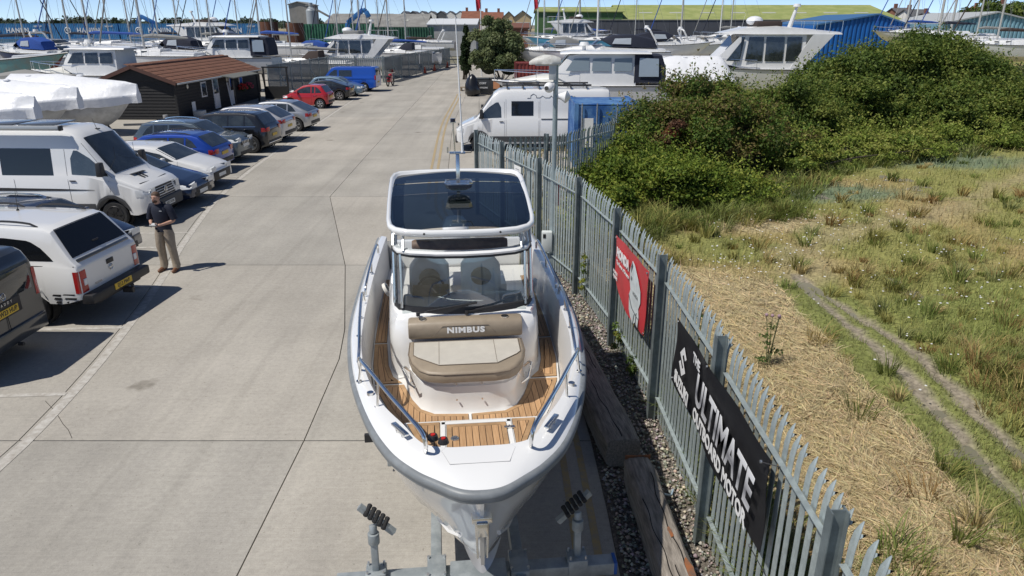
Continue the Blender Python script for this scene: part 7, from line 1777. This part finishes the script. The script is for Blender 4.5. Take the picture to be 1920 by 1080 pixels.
def twigs(parent, lobes, n, size, cols, seed):
    rs = np.random.RandomState(seed+500); Lb = np.array(lobes); idx = rs.randint(0, len(Lb), n)
    d = rs.normal(size=(n, 3)); d[:, 2] = np.abs(d[:, 2])*.8; d[:, 1] -= .35; d /= np.linalg.norm(d, axis=1)[:, None]; p0 = Lb[idx, :3]+d*Lb[idx, 3:6]*.9
    g = d+np.array([0, 0, .75])+rs.normal(size=(n, 3))*.35; g /= np.linalg.norm(g, axis=1)[:, None]; ln = .3+.95*rs.rand(n)**1.7; m = 9
    f = np.linspace(.05, 1, m); P = (p0[:, None]+g[:, None]*(ln[:, None]*f)[..., None]+np.array([0, 0, -.16])*(f**2)[None, :, None]+rs.normal(size=(n, m, 3))*size*.55).reshape(-1, 3); k = len(P)
    nr = rs.normal(size=(k, 3))+np.array([0, 0, .9]); nr /= np.linalg.norm(nr, axis=1)[:, None]; t = np.cross(nr, rs.normal(size=(k, 3))); t /= np.linalg.norm(t, axis=1)[:, None]; b = np.cross(nr, t); sz = size*(.6+.5*rs.rand(k, 1))
    V = np.stack([P-t*sz, P-b*sz*.5, P+t*sz, P+b*sz*.5], 1).reshape(-1, 3); C = np.array(cols)*1.25; col = np.repeat(C[rs.randint(max(0, len(C)-3), len(C), n)], m, 0)*(.8+.5*rs.rand(k, 1))
    raw_mesh('leafy_shoots', V, np.arange(k*4).reshape(-1, 4), np.repeat(col, 4, 0), attr_mat('leaf', .6, .36, .25), parent)
bark = M('bark', (.07, .055, .04), .9, var=.25, scale=9)
GD = [(.05, .08, .016), (.075, .115, .022), (.115, .155, .03), (.165, .19, .042)]       # hawthorn
GB = [(.055, .095, .014), (.095, .145, .02), (.145, .195, .028), (.21, .235, .04)]   # bramble
GO = [(.08, .11, .045), (.12, .15, .065), (.16, .185, .085)]                              # olive-grey shrub
def bush(name, label, cat, blobs, n, size, cols, seed, base=None, sub=22, **k):
    """blobs: big volumes; each is broken into smaller lobes"""
    rn = random.Random(seed); lobes = []
    for (x, y, z, rx, ry, rz) in blobs:
        for _ in range(sub):
            a, b = rn.uniform(0, 6.283), rn.uniform(-.2, 1.5); q = rn.uniform(.55, .98); f = rn.uniform(.13, .36)
            lobes.append((x+rx*q*math.cos(a)*math.cos(b), y+ry*q*math.sin(a)*math.cos(b), z+rz*q*math.sin(b), rx*f, ry*f, rz*f))
        lobes.append((x, y, z, rx*.72, ry*.72, rz*.72))
    bx = base or (blobs[0][0], blobs[0][1], 0)
    t = thing(name, label, cat, bx); o = (-bx[0], -bx[1], 0); lobes = [(l[0]-bx[0], l[1]-bx[1], *l[2:]) for l in lobes]
    leaf_cloud('crown', lobes, n, size, cols, t, seed, **k)
    if cat == 'bush' and n > 40000: twigs(t, lobes, int(n/48), size, cols, seed)
    stems(t, (0, 0, 0), lobes, bark, seed=seed)
    # solid dark core added to block light and the view through the middle
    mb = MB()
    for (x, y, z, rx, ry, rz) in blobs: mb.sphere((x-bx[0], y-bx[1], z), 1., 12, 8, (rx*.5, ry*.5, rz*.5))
    mb.build('light_block_core', M('core_dark', (.018, .022, .010), 1.), t, smooth=0)
    return t
# bramble bank right behind the return fence
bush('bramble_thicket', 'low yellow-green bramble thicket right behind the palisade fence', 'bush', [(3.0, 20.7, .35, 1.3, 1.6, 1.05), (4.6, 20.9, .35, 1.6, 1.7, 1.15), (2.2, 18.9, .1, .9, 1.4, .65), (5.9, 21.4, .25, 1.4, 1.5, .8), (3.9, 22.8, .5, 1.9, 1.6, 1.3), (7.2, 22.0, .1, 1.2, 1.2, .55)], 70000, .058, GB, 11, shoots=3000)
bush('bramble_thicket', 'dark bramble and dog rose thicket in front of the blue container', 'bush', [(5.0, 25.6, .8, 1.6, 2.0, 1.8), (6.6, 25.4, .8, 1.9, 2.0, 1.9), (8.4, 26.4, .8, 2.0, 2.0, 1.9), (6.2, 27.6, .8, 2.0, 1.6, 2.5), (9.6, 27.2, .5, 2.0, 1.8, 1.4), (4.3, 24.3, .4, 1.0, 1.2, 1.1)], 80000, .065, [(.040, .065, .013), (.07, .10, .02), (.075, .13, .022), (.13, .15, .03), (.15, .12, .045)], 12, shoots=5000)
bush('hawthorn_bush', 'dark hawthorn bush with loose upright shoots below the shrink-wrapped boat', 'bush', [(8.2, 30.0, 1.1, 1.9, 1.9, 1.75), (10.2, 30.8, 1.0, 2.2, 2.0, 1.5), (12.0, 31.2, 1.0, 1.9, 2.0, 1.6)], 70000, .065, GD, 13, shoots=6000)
# the great hawthorn clump on the right
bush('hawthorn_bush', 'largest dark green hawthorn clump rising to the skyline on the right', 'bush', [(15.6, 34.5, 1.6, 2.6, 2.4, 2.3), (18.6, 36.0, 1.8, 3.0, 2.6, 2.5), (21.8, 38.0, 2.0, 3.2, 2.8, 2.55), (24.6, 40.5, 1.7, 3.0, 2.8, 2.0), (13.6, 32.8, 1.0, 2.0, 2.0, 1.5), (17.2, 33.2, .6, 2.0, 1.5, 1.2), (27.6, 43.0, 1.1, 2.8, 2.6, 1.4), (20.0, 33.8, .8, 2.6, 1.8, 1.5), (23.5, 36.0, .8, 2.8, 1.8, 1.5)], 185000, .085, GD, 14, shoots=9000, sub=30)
bush('scrub_bush', 'grey-green scrub at the right end of the hedge', 'bush', [(33, 48, .7, 3.4, 2.8, 1.3), (38, 53, .8, 3.6, 3, 1.5), (31, 44.5, .5, 2.6, 2.0, 1.1), (44, 58, .8, 4, 3, 1.5), (36, 46, .3, 3, 2.0, .9)], 50000, .11, [(.05, .07, .03), (.07, .09, .035), (.09, .105, .045)], 15)
bush('ground_bramble', 'low light green scrub skirt in front of the largest hawthorn clump', 'bush', [(10.4, 26.6, .2, 1.7, 1.5, .85), (11.6, 28.0, .2, 1.9, 1.5, .9), (13.4, 28.8, .2, 2.2, 1.6, .8), (15.8, 29.8, .2, 2.4, 1.7, .75), (18.6, 31.2, .2, 2.6, 1.8, .8), (21.8, 33.0, .2, 2.8, 1.9, .8), (25.2, 35.8, .2, 3.0, 2.0, .8), (29, 39.6, .2, 3.2, 2.2, .8), (14.6, 31.6, .3, 2.2, 1.4, .9), (18.4, 33.4, .3, 2.4, 1.4, 1.0), (22.5, 35.0, .3, 2.6, 1.4, 1.0)], 85000, .07, [(.115, .165, .03), (.16, .21, .038), (.21, .25, .05), (.25, .26, .065)], 16)
# a patch of dead reddish canes in the thicket
lo = [(random.uniform(-.5, .5), random.uniform(-.3, .3), .9+.28*k_, .32, .25, .26) for k_ in range(5)]
t = thing('dead_bramble_canes', 'reddish brown dead canes in the bramble thicket near the blue container', 'plant', (5.15, 23.9, 0)); leaf_cloud('foliage', lo, 2600, .05, [(.16, .06, .03), (.22, .10, .05), (.10, .05, .03)], t, 19, hollow=.1); stems(t, (0, 0, 0), lo, bark, .025, 5)
# road tree, conifer
bush('road_tree', 'rounded olive green tree beside the road with bins at its foot', 'tree', [(-1.4, 71.5, 3.1, 2.3, 2.2, 2.6), (-2.2, 71, 1.6, 1.8, 2.0, 1.9), (-.3, 71.6, 1.5, 1.9, 2.2, 1.9)], 36000, .14, GO, 17, base=(-1.3, 71.5, 0), sub=26)
bush('conifer', 'narrow dark conifer at the left of the road tree', 'tree', [(-4.6, 74, 1.2, .75, .8, 1.6), (-4.5, 74, 3.0, .5, .5, 1.8)], 9000, .11, [(.018, .035, .012), (.03, .05, .018)], 18, base=(-4.6, 74, 0))
for k, (u, v, Y, r, h_, lb) in enumerate(((1860, 10, 170, 9, 8, 'dark rounded tree above the pale blue shed'), (1815, 26, 150, 8, 3.2, 'light green shrub mound left of the pale blue shed'), (1905, 8, 175, 6, 7, 'bare-looking grey tree at the right edge of the skyline'))):
    p = at(u, v, Y); u_ = [(p.x, Y, h_*.55, r*.8, r*.6, h_*.75), (p.x-r*.4, Y, h_*.5, r*.5, r*.5, h_*.55), (p.x+r*.4, Y, h_*.5, r*.5, r*.5, h_*.5)]
    bush('background_tree', lb, 'tree', u_, 9000, .42, GD if k != 1 else GB, 30+k, base=(p.x, Y, 0))
# far woodland along the left horizon: one mass
rs = np.random.RandomState(5); Lb = []
for i in range(210):
    x = -760+i*3.6+rs.uniform(-3, 3); y = 880+rs.uniform(-60, 60); h_ = rs.uniform(7, 13)*(1.1 if vnoise(np.array([x]), np.array([0.]), .02)[0] > .5 else .85)
    Lb.append((x, y, h_*.45, rs.uniform(5, 9), rs.uniform(4, 7), h_*.62))
w = leaf_cloud('far_woodland', Lb, 26000, 2.3, [(.040, .062, .040), (.055, .078, .05), (.07, .09, .058)], None, 6)
set_props(w, 'dark far woodland along the left horizon', 'woodland', kind='stuff')
set_props(MB().add([(-1200, 640, -.04), (200, 640, -.04), (200, 870, -.04), (-1200, 870, -.04)], [(0, 1, 2, 3)]).build('far_field', M('dry_field', (.36, .29, .15), .9, var=.1, scale=.02), smooth=0), kind='structure')

# ---------------------------------------------------------------- rough field on the right
TA = [(6.25, 14.8), (6.16, 11.2), (6.19, 9.8), (6.09, 8.5), (5.97, 7.4), (5.97, 6.9), (5.93, 3)]
TB = [(6.35, 14.8), (6.62, 12.2), (6.74, 11.1), (6.72, 9.7), (6.64, 8.8), (6.60, 8.1), (6.55, 6.5), (6.52, 3)]
PT = [(6.3, 14.5), (6.9, 16.3), (8.2, 17.8), (9.3, 18.4), (11, 19.2), (13.5, 20.9), (17.7, 24.8), (24, 30), (34, 40)]
def dist_poly(x, y, P):
    d = np.full(x.shape, 1e9)
    for (ax, ay), (bx, by) in zip(P, P[1:]):
        ex, ey = bx-ax, by-ay; t = np.clip(((x-ax)*ex+(y-ay)*ey)/(ex*ex+ey*ey), 0, 1); d = np.minimum(d, np.hypot(x-ax-ex*t, y-ay-ey*t))
    return d
def sm(a, b, x): t = np.clip((x-a)/(b-a), 0, 1); return t*t*(3-2*t)
fxs = np.array([FX(y) for y in np.linspace(0, 22, 221)])
def fence_x(y): return np.interp(y, np.linspace(0, 22, 221), fxs)
def zones(x, y):
    """weights: track, straw, green, blue-green, dry, path"""
    wob = (vnoise(x, y, .8, 1)-.5)*.5+(vnoise(x, y, 2.7, 2)-.5)*.25
    dA, dB, dP = dist_poly(x, y, TA), dist_poly(x, y, TB), dist_poly(x, y, PT)
    tr = 1-sm(.055, .15, np.minimum(dA, dB)+wob*.18); tr = np.where(y > 15, 0, tr)
    pa_ = .62*(1-sm(.2, .9, dP+wob*1.3))
    e = 5.35+wob*.7+(y-8)*.02
    st = sm(fence_x(y)+.5+wob*.6, fence_x(y)+1.1+wob*.6, x)*(1-sm(e-.1, e+.15, x))*(1-sm(14.2, 15.6, y+wob*2))
    st = np.maximum(st, (1-sm(.9, 1.7, np.hypot((x-6.7)/1.7, y-19.5)+wob*.8))*.9)
    strip = sm(e-.1, e+.15, x)*(1-sm(6.9, 7.2, x+wob*.4))*(1-sm(14, 15.5, y))
    gr = np.clip((1-sm(.9, 2.2, np.hypot((x-9.6)/1.7, (y-12.2)/1.5)+wob*2.2)), 0, 1)
    g2 = np.clip((1-sm(.9, 1.8, np.hypot((x-5.4)/1.2, (y-16.7)/1.1)+wob*1.6)), 0, 1)
    gr = np.maximum(gr, g2*.8); bgz = np.clip(1-sm(.8, 1.7, np.hypot((x-10)/2.6, (y-22.9)/1.2)+wob*1.3), 0, 1); bgz = np.maximum(bgz, np.clip(1-sm(.8, 1.6, np.hypot((x-17)/3.4, (y-28.8)/1.4)+wob), 0, 1))
    far_g = sm(.36, .60, vnoise(x, y, .33, 9)+.5*wob)
    verge = (1-sm(.35, 1.0, x-fence_x(y)+wob*.5))*(y < 22)
    return tr, st, strip, gr, bgz, far_g, verge, pa_
CT = dict(track=(.33, .285, .215), straw=(.47, .395, .24), strip=(.23, .25, .08), green=(.25, .275, .085), bluegreen=(.20, .25, .15), dry=(.39, .315, .14), olive=(.30, .295, .10), path=(.42, .345, .20), verge=(.18, .205, .07))
def zone_col(x, y):
    tr, st, strip, gr, bgz, fg, ve, pa_ = zones(x, y); A = lambda k: np.array(CT[k])[None]
    c = A('dry')*(1-fg[:, None])+A('olive')*fg[:, None]
    for w, k in ((strip, 'strip'), (gr, 'green'), (bgz, 'bluegreen'), (pa_, 'path'), (st, 'straw'), (ve, 'verge'), (tr, 'track')): c = c*(1-w[:, None])+A(k)*w[:, None]
    return c
def field_h(x, y): return (vnoise(x, y, .5, 4)-.5)*.14+(vnoise(x, y, 1.9, 5)-.5)*.10+(vnoise(x, y, 5, 6)-.5)*.045
gx = np.concatenate([np.arange(0, 14, .11), np.arange(14, 90, .8)]); gy = np.concatenate([np.arange(2.0, 26, .11), np.arange(26, 110, .8)])
XX, YY = np.meshgrid(gx, gy); ff = np.where(YY < 22, fence_x(np.minimum(YY, 22)), np.interp(YY, [20.2, 22.9, 23.3, 29, 36, 45, 110], [-1, 3.2, 4.95, 6.6, 9, 13, 32.]))
XX = XX+np.maximum(ff+.10, -5); xf, yf = XX.ravel(), YY.ravel(); tr = zones(xf, yf)[0]
zf = field_h(xf, yf)*sm(0, .6, xf-ff.ravel())-.045*tr+.0
nx, ny = len(gx), len(gy); ii = (np.arange(ny-1)[:, None]*nx+np.arange(nx-1)[None]).ravel(); Fq = np.stack([ii, ii+1, ii+nx+1, ii+nx], 1)
set_props(raw_mesh('rough_field', np.stack([xf, yf, zf], 1), Fq, zone_col(xf, yf)*.8, attr_mat('field_soil', .95, 0, .2, noise=.4, nscale=14, bump=.6), smooth=True), kind='structure')
def blades(name, label, cat, n, seed, rng, hgt, wid, mode, sel, lie=0., colf=None, cvar=.35):
    rs = np.random.RandomState(seed)
    # denser near the camera, as the eye sees it: uniform in 1/distance
    d = 1/(1/rng[1]+(1/rng[0]-1/rng[1])*rs.rand(n)); y = d; x = fence_x(np.minimum(y, 22))+.12+rs.rand(n)*np.minimum(3+y*.92, 60)
    keep = rs.rand(n) < sel(x, y); x, y = x[keep], y[keep]; n = len(x)
    a = rs.rand(n)*6.283; h = hgt(x, y, rs); w = wid*(.6+.8*rs.rand(n))*np.maximum(1, y/11)
    ln = (rs.normal(size=(n, 2))*.35+np.array([.25, .15]))*h[:, None]
    if lie:
        la = rs.normal(size=n)*.9+1.9; ln = np.stack([np.cos(la), np.sin(la)], 1)*h[:, None]; hz_ = .02+.05*rs.rand(n)+.05*vnoise(x, y, 3, 8)
    base = np.stack([x, y, field_h(x, y)-.01+(.045*vnoise(x, y, 3, 8)*lie)], 1); side = np.stack([np.cos(a), np.sin(a), 0*a], 1)
    if lie:
        tn = np.stack([-ln[:, 1], ln[:, 0]], 1)/np.maximum(h[:, None], 1e-6); side = np.stack([tn[:, 0], tn[:, 1], rs.normal(size=n)*.4], 1)
        base[:, 2] += .012+.035*rs.rand(n); m_ = base+np.concatenate([ln*.5, (.03*rs.rand(n))[:, None]], 1); tip = base+np.concatenate([ln, (rs.normal(size=n)*.015)[:, None]], 1)
    else:
        m_ = base+np.concatenate([ln*.3, (h*.6)[:, None]], 1); tip = base+np.concatenate([ln, (h*.95)[:, None]], 1)
    ww = w[:, None]
    V = np.stack([base-side*ww, base+side*ww, m_+side*ww*.75, m_-side*ww*.75, tip], 1).reshape(-1, 3); i0 = np.arange(n)[:, None]*5
    T = np.concatenate([i0+np.array([[0, 1, 2]]), i0+np.array([[0, 2, 3]]), i0+np.array([[3, 2, 4]])], 0)
    c = (colf(x, y) if colf is not None else zone_col(x, y))*(1-cvar+2*cvar*rs.rand(n, 1))*(1+.045*rs.normal(size=(n, 3)))
    return set_props(raw_mesh(name, V, T, np.repeat(np.clip(c, .01, .9), 5, 0), attr_mat('grass_blade', .7, .25, .25), k=3), label, cat, kind='stuff')
def sel_hay(x, y): z = zones(x, y); return z[1]*(1-z[0])
blades('mown_hay', 'pale mown hay lying in swathes between fence and wheel tracks', 'hay', 230000, 41, (3.6, 22), lambda x, y, rs: .12+.28*rs.rand(len(x)), .0042, 0, sel_hay, lie=1., colf=lambda x, y: np.repeat(np.array([[.58, .475, .275]]), len(x), 0), cvar=.4)
def sel_gr(x, y): z = zones(x, y); return np.clip(1-z[1]*.93-z[0]*.95-z[7]*.75, 0, 1)
def h_gr(x, y, rs):
    z = zones(x, y); return (.05+.11*rs.rand(len(x))+.20*(1-z[2])*(.35+.65*vnoise(x, y, .7, 12))*rs.rand(len(x))**.6)*(1-.35*z[2])+.12*z[4]*rs.rand(len(x))
blades('rough_grass', 'uneven rough grass, green and straw coloured, covering the field', 'grass', 160000, 42, (3.6, 75), h_gr, .0052, 0, sel_gr, cvar=.42)
blades('verge_weeds', 'tall green weeds and grass along the field side of the fence', 'weeds', 60000, 43, (3.4, 22), lambda x, y, rs: .15+.45*rs.rand(len(x))*vnoise(x, y, 1.3, 3), .006, 0, lambda x, y: np.clip(zones(x, y)[6]*1.2, 0, 1), cvar=.45)
# tussocks: clumps of long bent blades, each clump with its own colour and height
def tussocks(name, label, seed, nc, per, hr, rr, pal, sel, rng=(4, 45), w0=.0055):
    rs = np.random.RandomState(seed); y = 1/(1/rng[1]+(1/rng[0]-1/rng[1])*rs.rand(nc)**.8); x = fence_x(np.minimum(y, 22))+.25+rs.rand(nc)*np.minimum(3+y*.9, 45)
    kp = rs.rand(nc) < sel(x, y); x, y = x[kp], y[kp]; nc = len(x); hc = hr[0]+(hr[1]-hr[0])*rs.rand(nc)**1.5; rc = rr[0]+(rr[1]-rr[0])*rs.rand(nc); C = np.array(pal)[rs.randint(0, len(pal), nc)]; la = rs.rand(nc)*6.283
    i = np.repeat(np.arange(nc), per); n = len(i); a = rs.rand(n)*6.283; r = rc[i]*np.sqrt(rs.rand(n)); bx, by = x[i]+r*np.cos(a), y[i]+r*np.sin(a); h = hc[i]*(.45+.6*rs.rand(n))
    base = np.stack([bx, by, field_h(bx, by)-.01], 1); out = np.stack([np.cos(a)*.55+np.cos(la[i])*.35+rs.normal(size=n)*.25, np.sin(a)*.55+np.sin(la[i])*.35+rs.normal(size=n)*.25], 1)*h[:, None]
    m_ = base+np.concatenate([out*.35, (h*.62)[:, None]], 1); tip = base+np.concatenate([out, (h*(.75+.2*rs.rand(n)))[:, None]], 1); sa = rs.rand(n)*6.283; w = (w0*(.6+.8*rs.rand(n))*np.maximum(1, by/12))[:, None]; sd = np.stack([np.cos(sa), np.sin(sa), 0*sa], 1)
    V = np.stack([base-sd*w, base+sd*w, m_+sd*w*.8, m_-sd*w*.8, tip], 1).reshape(-1, 3); i0 = np.arange(n)[:, None]*5
    T = np.concatenate([i0+np.array([[0, 1, 2]]), i0+np.array([[0, 2, 3]]), i0+np.array([[3, 2, 4]])], 0); c = C[i]*(.6+.75*rs.rand(n, 1))
    return set_props(raw_mesh(name, V, T, np.repeat(c, 5, 0), attr_mat('grass_blade', .7, .25, .25), k=3), label, 'grass', kind='stuff')
PG = [(.20, .24, .06), (.16, .21, .05), (.31, .29, .09), (.40, .31, .12), (.31, .20, .08), (.46, .37, .17), (.24, .26, .10)]
tussocks('grass_tussocks', 'tall uneven grass tussocks in greens and browns across the field', 81, 2300, 70, (.16, .55), (.06, .22), PG, lambda x, y: np.clip(1-zones(x, y)[1]*.96-zones(x, y)[2]*.75-zones(x, y)[0]-zones(x, y)[7]*.6, 0, 1))
tussocks('hedge_foot_grass', 'tall green grass and weeds at the foot of the brambles', 82, 3600, 60, (.3, .75), (.1, .3), PG[:3]+[PG[6]], lambda x, y: (1-sm(.4, 1.5, dist_poly(x, y, [(2.0, 17.6), (4.4, 18.9), (7.6, 20.6), (9.6, 24.4), (13, 27.4), (18, 30), (26, 34.5), (34, 44)])))*1., rng=(15, 50))
tussocks('fence_foot_weeds', 'green weeds standing along the field side of the fence foot', 83, 4200, 60, (.25, .7), (.05, .16), PG[:3]+[(.16, .22, .06), (.33, .27, .13)], lambda x, y: np.clip(zones(x, y)[6]*1.3, 0, 1), rng=(3.6, 20))
# wild flowers: many small white heads
rs = np.random.RandomState(9); pts = []
for (u, v, su, sv, k) in ((1370, 495, 50, 16, 34), (1480, 440, 60, 30, 40), (1380, 470, 40, 30, 20), (1620, 405, 50, 10, 40), (1560, 440, 80, 22, 26), (1800, 470, 70, 10, 26), (1790, 555, 90, 30, 24), (1740, 530, 120, 30, 20), (1500, 480, 60, 40, 20), (1700, 650, 60, 30, 12), (1650, 350, 60, 20, 16)):
    for _ in range(k): pts.append((u+rs.normal()*su, v+rs.normal()*sv))
V = []; Fl = []
for (u, v) in pts:
    x, y = G(u, v, .3)
    if x < fence_x(np.array([min(y, 22.)]))[0]+.4 or v < 300: continue
    r = .012+.016*rs.rand(); z = .26+.14*rs.rand(); k0 = len(V); V.append((x, y, z+.012))
    for a in range(6): V.append((x+r*math.cos(a*1.047), y+r*math.sin(a*1.047), z))
    for a in range(6): Fl.append((k0, k0+1+a, k0+1+(a+1) % 6))
set_props(raw_mesh('wild_flowers', np.array(V), np.array(Fl), np.full((len(V), 3), .78), attr_mat('petal_white', .7, .2), k=3), 'scattered small white wild flower heads over the rough grass', 'flowers', kind='stuff')
# tall thistles
for k, (u, v, lb) in enumerate(((1298, 690, 'tall green thistle close behind the fence, left of the pinkish one'), (1438, 690, 'tall thistle with pinkish heads standing in the mown hay'))):
    x, y = G(u, v); t = thing('thistle', lb, 'plant', (x, y, 0), 0, 'tall weeds in the hay'); h_ = (1.15, .95, .7)[k]; mb = MB(); rn = random.Random(k)
    tops = []
    for j in range(4 if k < 2 else 2):
        e = Vector((rn.uniform(-.12, .12), rn.uniform(-.12, .12), h_*rn.uniform(.75, 1))); mb.tube([(rn.uniform(-.02, .02), rn.uniform(-.02, .02), 0), e*.5+Vector((0, 0, .05)), e], [.010, .008, .005], 5); tops.append(e)
    mb.build('stem', M('stem_green', (.10, .12, .05), .8), t)
    lo = [(rn.uniform(-.1, .1), rn.uniform(-.1, .1), h_*f, .11, .11, .08) for f in (.15, .3, .45, .6, .75)]
    leaf_cloud('foliage', lo, 150, .036, [(.07, .11, .03), (.10, .14, .04)] if k < 2 else [(.12, .07, .04)], t, 50+k, hollow=.1)
    mb = MB()
    for e in tops: mb.sphere(tuple(e), .028, 8, 6)
    mb.build('flower_head', M('thistle_pink', (.36, .24, .28), .8) if k == 1 else M('seed_head', (.16, .12, .07), .9), t)
# climbing weeds in the fence
for k, (u, v, Y, lb) in enumerate(((1098, 498, 13.0, 'green climbing weed on the palisade fence left of the red banner'), (1022, 405, 15.9, 'yellow-flowered weed in the fence by the lamp post'), (1178, 650, 10.7, 'small leafy weed at the fence foot below the red banner'), (1200, 660, 9.8, 'tiny yellow-flowered weed at the fence foot'))):
    x = FX(Y)-.03; t = thing('fence_weed', lb, 'plant', (x, Y, 0), 0, 'weeds growing through the fence'); h_ = (1.1, 1.2, .55, .4)[k]
    lo = [(random.uniform(-.06, .06), random.uniform(-.08, .08), h_*f, .07, .08, .10) for f in (.3, .45, .6, .75, .9)]
    leaf_cloud('foliage', lo, 220, .032, [(.08, .13, .03), (.12, .17, .04), (.22, .22, .04)], t, 70+k, hollow=.1)
    MB().tube([(0, 0, 0), (.02, .02, h_*.5), (0, 0, h_)], .006, 5).build('stem', MATS['stem_green'], t)
